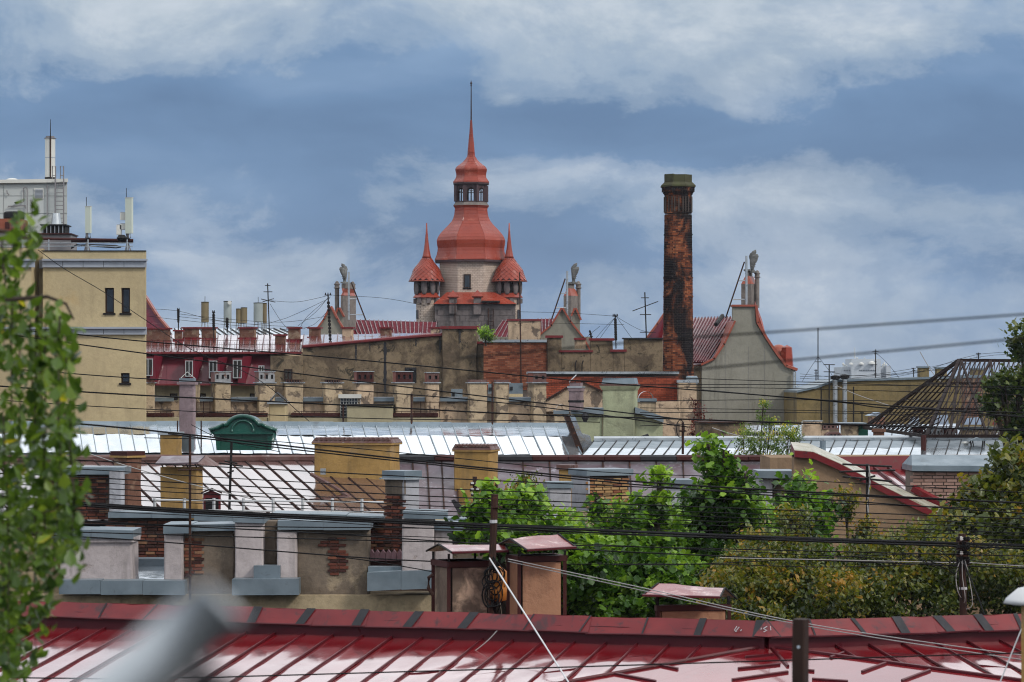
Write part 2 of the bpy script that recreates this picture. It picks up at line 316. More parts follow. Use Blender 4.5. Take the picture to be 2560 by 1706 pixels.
M['brick_dark'] = brickmat('old_dark_brick', [(0, (.04, .02, .018)), (.4, (.115, .038, .027)), (.8, (.19, .065, .04)), (1, (.24, .14, .08))], soot=(.025, .02, .018), sth=.58, ss=1.2)
M['brick_yellow'] = brickmat('yellowed_brick', [(0, (.20, .07, .04)), (.4, (.32, .18, .08)), (1, (.46, .31, .15))], soot=(.06, .04, .03), sth=.66, ss=1.2)
M['brick_pink'] = brickmat('pinkish_brick', [(0, (.27, .165, .13)), (1, (.40, .26, .21))], soot=(.16, .09, .06), sth=.70)
M['brickred_chim'] = plaster('old_brick_stack', (.17, .085, .06), (.28, .20, .14), (.05, .04, .035), 2., .58, .05, .5)
M['moss'] = paint('mossy_stone', (.075, .082, .035), (.05, .045, .03), rough=.95, scl=2)
M['lichen'] = paint('lichen_sheet', (.50, .48, .42), (.20, .18, .09), rough=.35, scl=1.6, metal=.3, worn=(.10, .09, .05), wth=.62)
M['wetred'] = paint('wet_red_roof', (.20, .010, .014), (.14, .007, .012), rough=.16, scl=1.1, coat=1., cior=2.2, rv=.12, worn=(.10, .02, .02), wth=.64, bmp=.22, bs=1.5)
M['redseam'] = paint('dark_red_seam', (.085, .006, .011), rough=.4, var=.3, spec=.3)
M['ridge_red'] = paint('scuffed_ridge_red', (.19, .018, .020), (.11, .011, .015), rough=.4, scl=1.8, spec=.3, worn=(.045, .015, .018), wth=.60, bmp=.15)
M['tar'] = paint('tar_patch', (.03, .03, .035), rough=.6, var=.3, scl=4)
M['wire'] = paint('black_cable', (.008, .008, .009), rough=.7, var=.2, bmp=0, spec=.1)
M['wire_grey'] = paint('grey_cable', (.35, .34, .33), rough=.5, var=.2, bmp=0)
M['bark'] = paint('bark', (.06, .045, .035), rough=.9, var=.5, scl=6, bmp=.4)
M['orange_can'] = paint('orange_canister', (.42, .15, .025), rough=.45, var=.35, scl=5)
M['ceramic'] = paint('white_ceramic', (.6, .58, .55), rough=.3, var=.15)
M['far_hazed_white'] = plaster('hazed_tower_block', (.50, .54, .58), (.43, .47, .52), (.34, .37, .42), .03, .6, .1, .3)  # distance haze put into the pale bluish wall colours
M['ground'] = paint('ground_asphalt', (.06, .06, .06), rough=.9, scl=.1)
M['pinktile'] = paint('pink_ridge_tile', (.33, .19, .21), (.22, .11, .12), rough=.7, scl=3)
M['whitesheet'] = paint('white_painted_sheet', (.62, .63, .64), rough=.35, var=.2, metal=.2)
M['leaf_green'] = leafmat('bright_leaf', [(0, (.012, .035, .006)), (.3, (.04, .10, .012)), (.6, (.11, .22, .02)), (1, (.27, .42, .045))], trans=.42)
M['leaf_olive'] = leafmat('autumn_leaf', [(0, (.012, .022, .005)), (.3, (.042, .062, .011)), (.55, (.10, .12, .017)), (.8, (.19, .165, .022)), (1, (.30, .16, .02))], trans=.4)
M['leaf_dark'] = leafmat('dark_leaf', [(0, (.012, .026, .006)), (.5, (.04, .07, .014)), (1, (.10, .12, .02))])
M['leaf_birch'] = leafmat('birch_leaf', [(0, (.02, .045, .01)), (.5, (.085, .15, .022)), (.9, (.19, .26, .035)), (1, (.50, .40, .03))], rough=.3, trans=.45)
M['dullred'] = paint('dull_dark_red', (.135, .009, .018), (.095, .007, .014), rough=.7, scl=.6, spec=.04, rv=.1)
M['frame_steel'] = paint('dark_frame_steel', (.012, .008, .008), (.025, .014, .012), rough=.7, scl=2, spec=.1)
M['rustwhite'] = plaster('rust_streaked_white_sheet', (.33, .34, .36), (.15, .07, .045), (.06, .025, .018), 3., .56, .04, 1., rough=.5)
M['hoodred'] = paint('pale_patched_hood_red', (.22, .03, .03), (.16, .02, .022), rough=.3, scl=2.5, coat=.45, cior=1.6, worn=(.36, .22, .20), wth=.60, bmp=.2)  # pale pink patches over the red
M['dullsilver'] = paint('dull_silver_roof', (.46, .51, .55), (.36, .41, .45), rough=.22, metal=.85, scl=.8, rv=.08, bmp=.25, bs=1.1, worn=(.28, .32, .35), wth=.62)
M['leaf_red'] = leafmat('red_creeper_leaf', [(0, (.05, .012, .012)), (1, (.17, .04, .03))])
# ---------------------------------------------------------------- shared builders
def bricks(mb, O, u, n, w, h, L=.25, H=.077, gap=.012, dep=.03, taper=None, keep=None, tint=None, jit=.004):
    O = Vector(O); u = Vector(u).normalized(); n = Vector(n).normalized(); rows = int(h / H)
    for j in range(rows):
        z = j * H; ww = w if taper is None else w + (taper - w) * j / rows; x0 = (w - ww) / 2; x = -(L / 2 if j % 2 else 0)
        off = n * 0
        while x < ww:
            a, b = max(0, x), min(ww, x + L - gap)
            if b - a > .03 and (keep is None or keep(a, z)):
                d = rnd.uniform(-jit, jit); p = O + u * (x0 + a) + Vector((0, 0, z)); q = O + u * (x0 + b) + Vector((0, 0, z)); up = Vector((0, 0, H - gap)); f = n * (dep + d)
                t = max(.001, min(1, rnd.random() if tint is None else tint(a, z)))
                mb.prism([p, q, q + up, p + up], [p + f, q + f, q + up + f, p + up + f], t)
            x += L
    return mb
def brick_parts(parent, O, u, n, w, h, mat, L, H, gap=.014, dep=.025, limit=300, keep=None):
    O = Vector(O); u = Vector(u).normalized(); n = Vector(n).normalized(); cnt = 0; rest = MB(); base = []
    for k in range(8):                          # a few bricks of different colour and wear, shared by all
        mb = MB(); t = .05 + .9 * k / 7; e = rnd.uniform(-.004, .004); l, hh = (L - gap) / 2, (H - gap) / 2
        mb.prism([(-l, 0, -hh), (l, 0, -hh), (l, 0, hh), (-l, 0, hh)], [(-l + .004, -dep - e, -hh + .004), (l - .004, -dep + e, -hh + .004), (l - .006, -dep, hh - .004), (-l + .004, -dep - e, hh - .003)], t)
        o = mb.build('brick', mat); me = o.data; bpy.data.objects.remove(o); base.append(me)
    ang = math.atan2(u.y, u.x)
    for j in range(int(h / H)):
        x = L * .25 if j % 2 else L * .5
        while x < w - L * .3:
            if keep is None or keep(x, j * H):
                p = O + u * x + Vector((0, 0, (j + .5) * H))
                if cnt < limit:
                    o = bpy.data.objects.new('brick', rnd.choice(base)); COL.objects.link(o); o.location = p; o.rotation_euler = (0, 0, ang + rnd.uniform(-.02, .02)); par(o, parent); cnt += 1
            x += L
def seamroof(parent, r0, r1, e0, e1, n, mat, smat, sh=.05, sw=.03, amp=.008, nx=4, ny=8, fr=1.4, under=True, roofname='roof', skip=None, cross=0):
    r0, r1, e0, e1 = map(Vector, (r0, r1, e0, e1)); nn = (r1 - r0).cross(e0 - r0).normalized(); nn = nn if nn.z > 0 else -nn
    mb = MB(); d = nn * .06; mb.prism([r0 - d * 2, e0 - d * 2, e1 - d * 2, r1 - d * 2], [r0 - d, e0 - d, e1 - d, r1 - d]); roof = mb.build(roofname, smat, parent)
    ORG[roof.name] = ORG.get(parent.name, Vector((0, 0, 0))) * 0
    for k in range(n):
        a, b = r0.lerp(r1, k / n), r0.lerp(r1, (k + 1) / n); c, dd = e0.lerp(e1, (k + 1) / n), e0.lerp(e1, k / n)
        if skip and skip(k): continue
        til = nn * rnd.uniform(-.006, .006) * (amp / .008)
        m2 = MB(); m2.sheet(a, b + til, c + til, dd, nx, ny, amp, fr); m2.build('roof_panel', mat, roof, smooth=True)
    for k in range(n + 1):
        a = r0.lerp(r1, k / n); dd = e0.lerp(e1, k / n); u = (r1 - r0).normalized() * sw / 2; up = nn * sh; wj = u * rnd.uniform(-.3, .3)
        m2 = MB(); m2.prism([a - u, a + u, dd + u, dd - u], [a - u + up, a + u + up, dd + u + up + wj, dd - u + up + wj]); m2.build('seam', smat, roof)
    return roof
def window(parent, px0, px1, py0, py1, D, frame, glass=None, fw=.07, inset=.16, bars=1, sill=None, name='window'):
    x0, x1, z0, z1 = X(px0, D), X(px1, D), Z(py1, D), Z(py0, D); y = D + inset
    mb = MB(); hs = []; n = bars + 1; cw = (x1 - x0 - fw) / n
    for k in range(n): hs.append((fw + k * cw, k * cw + cw, z0 + fw, z1 - fw))
    mb.holes((x0, y, z0), (1, 0, 0), (0, -1, 0), x1 - x0, z0, z1, hs, .05); w = mb.build(name, frame, parent); 
    MB().box(x0 + .01, x1 - .01, y + .02, y + .035, z0 + .01, z1 - .01).build('pane', glass or M['glass'], w)
    if sill is not None: MB().box(x0 - .06, x1 + .06, D - .06, D + inset, z0 - .07, z0).build('sill', sill, w)
    return w
def wallh(px0, px1, py0, py1, D, dep, holes, zbot=None):   # wall with real openings, holes in photo pixels
    mb = MB(); x0 = X(px0, D); z0 = Z(py1, D) if zbot is None else zbot; z1 = Z(py0, D)
    hs = [(X(a, D) - x0, X(b, D) - x0, Z(d, D), Z(c, D)) for a, b, c, d in holes]
    return mb.holes((x0, D, z0), (1, 0, 0), (0, -1, 0), X(px1, D) - x0, z0, z1, hs, dep)
# ================================================================ ground
g = MB(); g.face([(-6000, -200, 0), (6000, -200, 0), (6000, 9000, 0), (-6000, 9000, 0)]); o = g.build('ground', M['ground']); o['kind'] = 'structure'
# ================================================================ far white tower block on the horizon
def far_block():
    D = 1300; t = thing('tower_block', 'distant hazy white tower block on the horizon, crowned with aerials', 'building', (X(2170, D), D, 0))
    fw = M['far_hazed_white']
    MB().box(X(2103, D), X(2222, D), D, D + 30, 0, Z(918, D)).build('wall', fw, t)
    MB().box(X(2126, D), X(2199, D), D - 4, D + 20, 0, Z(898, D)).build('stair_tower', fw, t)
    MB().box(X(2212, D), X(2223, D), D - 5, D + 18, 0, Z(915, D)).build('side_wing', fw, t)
    for k in range(5): MB().box(X(2110 + k * 4, D), X(2112 + k * 4, D), D - .3, D, Z(928, D), Z(925, D)).build('window', M['glass'], t)
    for k in range(10): MB().box(X(2146 + k * 4.2, D), X(2148 + k * 4.2, D), D - 4.3, D - 4, Z(928, D), Z(925, D)).build('window', M['glass'], t)
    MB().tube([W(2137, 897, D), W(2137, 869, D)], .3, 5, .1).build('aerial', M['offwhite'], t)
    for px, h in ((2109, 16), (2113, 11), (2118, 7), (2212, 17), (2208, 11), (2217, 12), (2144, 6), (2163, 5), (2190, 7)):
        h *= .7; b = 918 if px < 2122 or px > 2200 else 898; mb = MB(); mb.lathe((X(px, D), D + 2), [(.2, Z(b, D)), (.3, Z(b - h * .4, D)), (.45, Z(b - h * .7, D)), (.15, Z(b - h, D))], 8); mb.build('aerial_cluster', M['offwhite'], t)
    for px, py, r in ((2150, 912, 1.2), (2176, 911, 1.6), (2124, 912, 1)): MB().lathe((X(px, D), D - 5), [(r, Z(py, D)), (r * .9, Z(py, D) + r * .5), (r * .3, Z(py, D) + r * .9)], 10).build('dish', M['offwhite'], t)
far_block()
# ================================================================ tower of the red-roofed block
def octplan(cx, cy, ap):                        # octagon with a flat side to the camera; ap = apothem
    r = ap / math.cos(math.pi / 8); return [(cx + r * math.cos(a), cy + r * math.sin(a)) for a in [math.pi / 8 + k * math.pi / 4 for k in range(8)]]
def refine(prof, sub=2):                          # Catmull-Rom through the profile points
    out = []
    for i in range(len(prof) - 1):
        p0, p1, p2, p3 = prof[max(i - 1, 0)], prof[i], prof[i + 1], prof[min(i + 2, len(prof) - 1)]
        for j in range(sub):
            t = j / sub; out.append(tuple(.5 * (2 * b + (c - a) * t + (2 * a - 5 * b + 4 * c - d) * t * t + (3 * b - a - 3 * c + d) * t ** 3) for a, b, c, d in zip(p0, p1, p2, p3)))
    return out + [prof[-1]]
def facet_dome(t, name, cx, cy, prof, mat, liner, gapm=.02):
    lm = MB(); rings = []
    for ap, z in prof: rings.append([Vector((x, y, z)) for x, y in octplan(cx, cy, max(.02, ap - .05))])
    i0 = 0
    for k, rg in enumerate(rings): lm.v += [tuple(p) for p in rg]
    for k in range(len(rings) - 1):
        for q in range(8): a = k * 8; lm.f.append((a + q, a + (q + 1) % 8, a + 8 + (q + 1) % 8, a + 8 + q)); lm.t.append(0.)
    lm.f.append(tuple(range(len(lm.v) - 8, len(lm.v)))); lm.t.append(0.); d = lm.build(name, liner, t)
    for k in range(len(prof) - 1):
        A = [Vector((x, y, prof[k][1])) for x, y in octplan(cx, cy, prof[k][0])]; B = [Vector((x, y, prof[k + 1][1])) for x, y in octplan(cx, cy, prof[k + 1][0])]
        for q in range(8):
            a, b, c, e = A[q], A[(q + 1) % 8], B[(q + 1) % 8], B[q]; m = (a + b + c + e) / 4
            nn = (b - a).cross(e - a); nn = nn.normalized() if nn.length > 1e-9 else Vector((0, 0, 1))
            s = lambda p: p + (m - p).normalized() * min(gapm, (m - p).length * .3); mb = MB()
            mb.prism([p - nn * .04 for p in (a, b, c, e)], [s(p) + nn * rnd.uniform(0, .012) for p in (a, b, c, e)]); mb.build('roof_panel', mat, d)
    return d
def tower():
    D = 215; k = D / FPX; cx = X(1176, D); cy = D + 4
    t = thing('spired_tower', 'octagonal brick tower with coral onion roof, lantern and tall needle spire', 'tower', (cx, cy, 0))
    m = lambda px: px * k
    MB().ext(octplan(cx, cy, m(79.5)), 0, Z(650, D)).build('brick_body', M['whitebrick'], t)
    prof = [(91.5, 647), (91, 644), (86.5, 632), (84, 616), (86.7, 597), (79, 581), (64, 564), (49, 547), (42.5, 530), (41, 513)]
    facet_dome(t, 'onion_roof', cx, cy, [(m(h), Z(y, D)) for h, y in prof[:2] + refine(prof[1:], 2)[1:]], M['coral'], M['redseam'], .022)
    MB().ext(octplan(cx, cy, m(91)), Z(652, D), Z(647.6, D), 0, -.0).build('eave', M['lantern'], t)
    MB().ext(octplan(cx, cy, m(41.5)), Z(513, D), Z(507, D), 0, m(4)).build('lantern_skirt', M['coral'], t)
    MB().ext(octplan(cx, cy, m(45)), Z(507, D), Z(499, D), 0, -m(5)).build('lantern_sill', M['pedestal'], t)
    # lantern: eight piers, arched openings between them
    ap = m(38); P = octplan(cx, cy, ap); z0, z1 = Z(501, D), Z(450, D); lan = MB().ext(octplan(cx, cy, ap + .05), Z(456, D), z1).build('lantern_head', M['lantern'], t)
    MB().ext(octplan(cx, cy, ap + .04), z0 - .05, Z(496, D)).build('lantern_floor', M['lantern'], t)
    for q in range(8):
        a, b = Vector(P[q]), Vector(P[(q + 1) % 8]); u = (b - a); w = u.length; u.normalize(); n = Vector((u.y, -u.x)); hw = w * .30
        pier = MB(); pier.ext([tuple(a + n * .1 - u * .14), tuple(a + n * .1 + u * .14), tuple(a - n * .25 + u * .14), tuple(a - n * .25 - u * .14)], Z(497, D), Z(455, D)); pier.build('pier', M['lantern'], t)
        zs = Z(471, D); mb = MB(); zt = Z(455, D); zb = Z(497, D); c = (a + b) / 2
        Q = lambda s, z, d=0: (c.x + u.x * s - n.x * d, c.y + u.y * s - n.y * d, z)
        arc = [(-hw, zb)] + [(-hw * math.cos(math.pi * j / 8), zs + hw * math.sin(math.pi * j / 8)) for j in range(9)] + [(hw, zb)]
        ring = [(-w / 2, zb), (-w / 2, zt)] + [(-w / 2 + w * j / 6, zt) for j in range(1, 6)] + [(w / 2, zt), (w / 2, zb)]
        i = len(mb.v)
        outer = [(-w / 2, zb), (-w / 2, zs), (-w / 2, zt)] + [(-w / 2 + w * j / 6, zt) for j in range(1, 6)] + [(w / 2, zt), (w / 2, zs), (w / 2, zb)]
        for j in range(len(arc) - 1):
            p, r, s2, e = outer[j], outer[j + 1], arc[j + 1], arc[j]
            mb.prism([Q(*e, .12), Q(*s2, .12), Q(*r, .12), Q(*p, .12)], [Q(*e), Q(*s2), Q(*r), Q(*p)])
        arch = mb.build('arch', M['lantern'], t)
        MB().prism([Q(-.03, zb, .1), Q(.03, zb, .1), Q(.03, zs + hw, .1), Q(-.03, zs + hw, .1)], [Q(-.03, zb, .05), Q(.03, zb, .05), Q(.03, zs + hw, .05), Q(-.03, zs + hw, .05)]).build('mullion', M['brown_wood'], arch)
        MB().prism([Q(-hw, zs - .03, .1), Q(hw, zs - .03, .1), Q(hw, zs + .03, .1), Q(-hw, zs + .03, .1)], [Q(-hw, zs - .03, .05), Q(hw, zs - .03, .05), Q(hw, zs + .03, .05), Q(-hw, zs + .03, .05)]).build('transom', M['brown_wood'], arch)
    prof = [(45.5, 449), (45, 446), (39, 437), (37.5, 430), (38.5, 422), (40, 415), (35, 407), (21, 396), (10.5, 382), (9, 372), (6.5, 342), (4.5, 322), (2.2, 288)]
    facet_dome(t, 'upper_roof', cx, cy, [(m(h), Z(y, D)) for h, y in prof[:2] + refine(prof[1:], 2)[1:]], M['coral'], M['redseam'], .015)
    MB().ext(octplan(cx, cy, m(45)), Z(453, D), Z(449.5, D)).build('upper_eave', M['lantern'], t)
    sp = MB().tube([(cx, cy, Z(292, D)), (cx, cy, Z(196, D))], .06, 8, .035).build('needle', M['brown_wood'], t)
    MB().lathe((cx, cy), [(.02, Z(203, D)), (.07, Z(200, D)), (.03, Z(198, D)), (.09, Z(195, D)), (.03, Z(191, D)), (.005, Z(186, D))], 8).build('finial', M['brown_wood'], t)
    # window on the front face
    y = cy - m(79.5)
    window(t, 1159, 1177, 686, 721, y, M['brown_wood'], fw=.09, inset=-.06, bars=0, sill=M['offwhite'])
    # skirt roof and lower block
    q0 = octplan(cx, cy, m(82)); 
    xa, xb = X(1084, D), X(1292, D); yb = cy - m(79.5) - 2.4
    mb = MB(); mb.prism([(xa, yb, Z(761, D)), (xb, yb, Z(761, D)), (xb, cy + 4, Z(761, D)), (xa, cy + 4, Z(761, D))], [(cx - m(60), cy - m(79), Z(729, D)), (cx + m(60), cy - m(79), Z(729, D)), (cx + m(60), cy + 3, Z(729, D)), (cx - m(60), cy + 3, Z(729, D))]); mb.build('skirt_roof', M['coral'], t)
    z0, z1 = Z(860, D), Z(761.5, D); yl = yb + .35; blk = MB().box(xa + .1, xb - .1, yl + .12, cy + 3.9, 0, z1).build('lower_block', M['greystone'], t)
    nx, nz = 13, 7
    for i in range(nx):
        for j in range(nz):
            w = (xb - xa - .2) / nx; h = (z1 - z0) / nz; off = w * .5 if j % 2 else 0; a = xa + .1 + i * w + off; b2 = min(a + w, xb - .1)
            if b2 - a < .1: continue
            MB().box(a + .012, b2 - .012, yl + rnd.uniform(0, .02), yl + .12, z0 + j * h + .012, z0 + j * h + h - .012).build('stone_block', M['greystone'], blk)
    for px0, px1, yt, yb2 in ((1123, 1142, 746, 785), (1184, 1203, 745, 787)):
        p = fplan(px0, px1, yl - .25, .6); 
        c = MB().ext(p, Z(yb2, D), Z(yt, D)).build('buttress', M['greystone'], t); cxx = sum(q[0] for q in p) / 4
        MB().ext(p, Z(yt, D), Z(yt - 3, D), .1, .16).build('buttress_cap', M['coral'], c)
        g2 = grow(p, .14); pk = (cxx, yl + .05, Z(yt - 19, D)); mb = MB()
        bb = [(x, y2, Z(yt - 3, D)) for x, y2 in g2]; tp = [(cxx + (x - cxx) * .05, yl + .05 + (y2 - yl - .05) * .05, Z(yt - 19, D)) for x, y2 in g2]; mb.prism(bb, tp); mb.build('pyramid_cap', M['coral'], c)
    MB().tube([(X(1138, D), yl - .4, Z(750, D)), (X(1138, D), yl - .4, Z(818, D))], .04, 5).build('downpipe', M['rusty'], t)
    for s in (1221, 1233): MB().tube([(X(s, D), yl - .12, Z(772, D)), (X(s, D), yl - .12, Z(850, D))], .04, 5).build('ladder_rail', M['rusty'], t)
    for q in range(9): MB().tube([(X(1221, D), yl - .12, Z(778 + q * 9, D)), (X(1233, D), yl - .12, Z(778 + q * 9, D))], .03, 4).build('ladder_rung', M['rusty'], t)
    MB().box(X(1204, D), X(1250, D), yl - .5, yl - .02, Z(757, D), Z(753, D)).build('gutter', M['dark_metal'], t)
    # two corner turrets
    for c0, side in ((1064.5, -1), (1273, 1)):
        tx, ty = X(c0, D), cy - m(60)
        u = MB().lathe((tx, ty), [(m(26.5), 0), (m(26.5), Z(744, D))], 32).build('turret_body', M['whitebrick'], t)
        MB().lathe((tx, ty), [(m(28), Z(744.5, D)), (m(37), Z(742.5, D)), (m(36), Z(741, D)), (m(27), Z(730, D))], 8, math.pi / 8).build('turret_skirt', M['coral'], t)
        MB().lathe((tx, ty), [(m(25), Z(733, D)), (m(25), Z(700, D))], 20).build('turret_louvre_core', M['brown_wood'], t)
        for q in range(8):
            a = math.pi * 2 * q / 8 + .2; 
            co = MB(); ca, sa = math.cos(a), math.sin(a); co.box(-.16, .16, -.1, .1, 0, 1); co.v = [(tx + (m(30)) * ca - x * sa + y2 * ca, ty + m(30) * sa + x * ca + y2 * sa, Z(757, D) + z * (Z(745, D) - Z(757, D))) for x, y2, z in co.v]; co.build('corbel', M['greystone'], u)
            a += math.pi / 8; mb = MB(); prof = [(.5, 735), (.75, 731), (1, 722), (.98, 712), (.85, 703), (.8, 700)]
            for w, yy in prof: pass
            ca, sa = math.cos(a), math.sin(a); rings = []
            for w, yy in prof:
                hw, dp = m(8) * w, m(5) * w; z = Z(yy, D); rc = m(28.5)
                for s1, s2 in ((-1, 0), (-.7, .75), (0, 1), (.7, .75), (1, 0), (0, -1)): rings.append((tx + (rc + s2 * dp) * ca - s1 * hw * sa, ty + (rc + s2 * dp) * sa + s1 * hw * ca, z))
            mb.v = rings
            for j in range(len(prof) - 1):
                for e in range(6): mb.f.append((j * 6 + e, j * 6 + (e + 1) % 6, j * 6 + 6 + (e + 1) % 6, j * 6 + 6 + e)); mb.t.append(0.)
            mb.f += [tuple(range(5, -1, -1)), tuple(range(len(rings) - 6, len(rings)))]; mb.t += [0., 0.]; mb.build('turret_pier', M['greystone'], t, smooth=True)
        for q in range(7): MB().lathe((tx, ty), [(m(25.5), Z(730 - q * 4, D)), (m(27), Z(731 - q * 4, D)), (m(25.5), Z(729 - q * 4, D))], 20).build('louvre', M['dark_metal'], t)
        dp = [(44, 701), (43, 699), (37.5, 686), (33, 672), (26.5, 663), (20.5, 656), (14.5, 648), (11, 640)]
        core = MB().lathe((tx, ty), [(m(h) - .04, Z(y, D)) for h, y in [(44, 701.5)] + refine(dp, 3)], 24).build('onion_cap', M['redseam'], t, smooth=True)
        # diamond scales
        R2 = lambda y: next((dp[i][0] + (dp[i + 1][0] - dp[i][0]) * (dp[i][1] - y) / (dp[i][1] - dp[i + 1][1]) for i in range(len(dp) - 1) if dp[i + 1][1] <= y <= dp[i][1]), dp[-1][0] if y < 650 else dp[0][0])
        ns = 18; ys = [701, 695, 689, 683, 677.5, 672, 667, 662, 657.5, 653, 649, 645.5, 642]
        for j in range(len(ys) - 2):
            for q in range(ns):
                a0 = 2 * math.pi * (q + (.5 if j % 2 else 0)) / ns
                if math.sin(a0) > .35: continue
                pt = lambda y, a, e: Vector((tx + (m(R2(y)) + e) * math.cos(a), ty + (m(R2(y)) + e) * math.sin(a), Z(y, D)))
                h = math.pi / ns * .96; top, mid, low = ys[j + 2], ys[j + 1], ys[j]; ee = rnd.uniform(0, .012)
                P4 = [pt(low - .2, a0, .05 + ee), pt(mid, a0 + h, .03 + ee), pt(top + .3, a0, .004), pt(mid, a0 - h, .03 + ee)]
                mb = MB(); nn = Vector((math.cos(a0), math.sin(a0), .3)) * .03; mb.prism([p - nn for p in P4], P4); mb.build('scale_tile', M['coral'], core)
        MB().lathe((tx, ty), [(m(46), Z(702, D)), (m(46), Z(701, D)), (m(43.5), Z(700, D))], 24).build('turret_eave', M['coral_lite'], t)
        MB().lathe((tx, ty), [(m(12), Z(642, D)), (m(10.5), Z(637, D)), (m(7), Z(620, D)), (m(4.6), Z(600, D)), (m(2.5), Z(578, D)), (m(1.5), Z(554, D))], 12).build('turret_spire', M['coral'], t, smooth=True)
        a = -math.pi / 2 + side * 1.0; 
        for aa in (a, -math.pi / 2 - side * 1.15):
            ca, sa = math.cos(aa), math.sin(aa); rc = m(26.5); c2 = (tx + rc * ca, ty + rc * sa); mb = MB(); hw = m(5)
            pts = [(-1, 795), (1, 795)] + [(math.cos(math.pi * j / 8), 777 - 4.5 * math.sin(math.pi * j / 8)) for j in range(9)]
            mb.prism([(c2[0] - s * hw * sa - .25 * ca, c2[1] + s * hw * ca - .25 * sa, Z(y, D)) for s, y in pts], [(c2[0] - s * hw * sa + .06 * ca, c2[1] + s * hw * ca + .06 * sa, Z(y, D)) for s, y in pts]); f = mb.build('arched_window', M['greystone'], t)
            mb = MB(); mb.prism([(c2[0] - s * hw * .6 * sa, c2[1] + s * hw * .6 * ca, Z(y + 1, D)) for s, y in pts], [(c2[0] - s * hw * .6 * sa + .09 * ca, c2[1] + s * hw * .6 * ca + .09 * sa, Z(y + 1, D)) for s, y in pts]); mb.build('pane', M['glass'], f)
tower()
# ================================================================ eagle statues on tall chimney pedestals, with stays
def eagle(px, yt, yb, D, flip, label):
    k = D / FPX; h = Z(yt, D) - Z(yb, D); x, z = X(px, D), Z(yb, D); t = thing('eagle_statue', label, 'statue', (x, D, z))
    f = flip
    def loft(secs, n=12, ja=.05):
        mb = MB()
        for cx, cy, zz, rx, ry in secs:
            for q in range(n):
                a = 2 * math.pi * q / n; p = Vector((x + (cx + rx * math.cos(a)) * h * f, D + (cy + ry * math.sin(a)) * h, z + zz * h)); mb.v.append(tuple(p + noise.noise_vector(p * 5) * .04 * h * ja * 8))
        for j in range(len(secs) - 1):
            for q in range(n): mb.f.append((j * n + q, j * n + (q + 1) % n, j * n + n + (q + 1) % n, j * n + n + q)); mb.t.append(0.)
        mb.f += [tuple(range(n - 1, -1, -1)), tuple(range(len(mb.v) - n, len(mb.v)))]; mb.t += [0., 0.]; return mb
    loft([(.06, 0, 0, .11, .10), (.06, 0, .05, .08, .08), (.06, 0, .13, .09, .08), (.05, 0, .3, .12, .11), (.03, 0, .5, .15, .13), (.02, 0, .64, .17, .13), (.03, 0, .74, .15, .11), (.02, -.02, .81, .115, .09), (.0, -.02, .88, .105, .085), (-.03, -.02, .94, .085, .07), (-.08, -.02, .985, .04, .04), (-.11, -.02, 1., .012, .012)]).build('body', M['statue'], t)
    for s in (-1, 1):                           # folded wings with tips held up at the shoulder
        w = loft([(.09, -.08 * s, .1, .03, .03), (.07, -.1 * s, .25, .08, .05), (.0, -.12 * s, .5, .16, .055), (-.06 + .1 * (s < 0), -.12 * s, .7, .17, .05), (-.14 + .24 * (s < 0), -.1 * s, .80 + .06 * (s < 0), .05, .03)]).build('wing', M['statue'], t)
        for j in range(5):
            zz = .2 + j * .1; MB().tube([(x + (.12 - j * .01) * h * f, D - (.14 * s + .015) * h, z + (zz + .05) * h), (x + (-.08 - .02 * j) * h * f, D - (.15 * s + .02) * h, z + zz * h)], .018 * h, 5, .01 * h).build('feather', M['statue'], w)
    MB().lathe((x - .09 * h * f, D - .04 * h), [(.03 * h, z + .87 * h), (.05 * h, z + .9 * h), (.02 * h, z + .93 * h)], 8).build('beak', M['statue'], t)
    MB().lathe((x + .03 * h * f, D), [(.2 * h, z - .06 * h), (.19 * h, z + .02 * h)], 10).build('perch', M['statue'], t)
eagle(859, 659, 706, 192, 1, 'grey stone eagle statue on the pedestal left of the spired tower')
eagle(1437, 658, 706, 192, -1, 'grey stone eagle statue on the pedestal right of the spired tower')
eagle(1884, 625, 679, 178, -1, 'grey stone eagle statue on the tall gable right of the brick chimney')
def pedestal(parent, D, body, col, cols2, capy, roofside):
    # body: px0,pxm,px2,ytop,ybot ; col: x,r,ytop,ybot (round flue with ball cap)
    a, b, c, yt, yb = body; pl = cplan(a, b, c, D, 22); zt = Z(yt, D)
    q = MB().ext(pl, Z(yb, D) - 1.5, zt - .5).build('pedestal', M['pedestal'], parent)
    MB().ext(pl, zt - .5, zt, 0, -.2).build('pedestal_shoulder', M['coral_lite'], q)
    MB().ext(pl, zt, zt + .3, -.24).build('pedestal_neck', M['pedestal'], q); MB().ext(pl, zt + .3, zt + .42, -.12).build('pedestal_cap', M['statue'], q)
    for x, r, y0, y1, dd in [col] + cols2:
        k = D / FPX; rr = r * k; Dc = D + dd; cx = X(x, Dc)
        MB().lathe((cx, Dc), [(rr, Z(y1, Dc)), (rr, Z(y0 + 19, Dc)), (rr * 1.5, Z(y0 + 18, Dc)), (rr * 1.5, Z(y0 + 16.5, Dc)), (rr * 1.1, Z(y0 + 16, Dc)), (rr * 1.1, Z(y0 + 10, Dc)), (rr * 1.4, Z(y0 + 9, Dc)), (rr * 1.4, Z(y0 + 7, Dc)), (rr * .95, Z(y0 + 6, Dc)), (rr * .7, Z(y0 + 2, Dc)), (rr * .2, Z(y0, Dc))], 14).build('round_flue', M['pedestal'], parent, smooth=False)
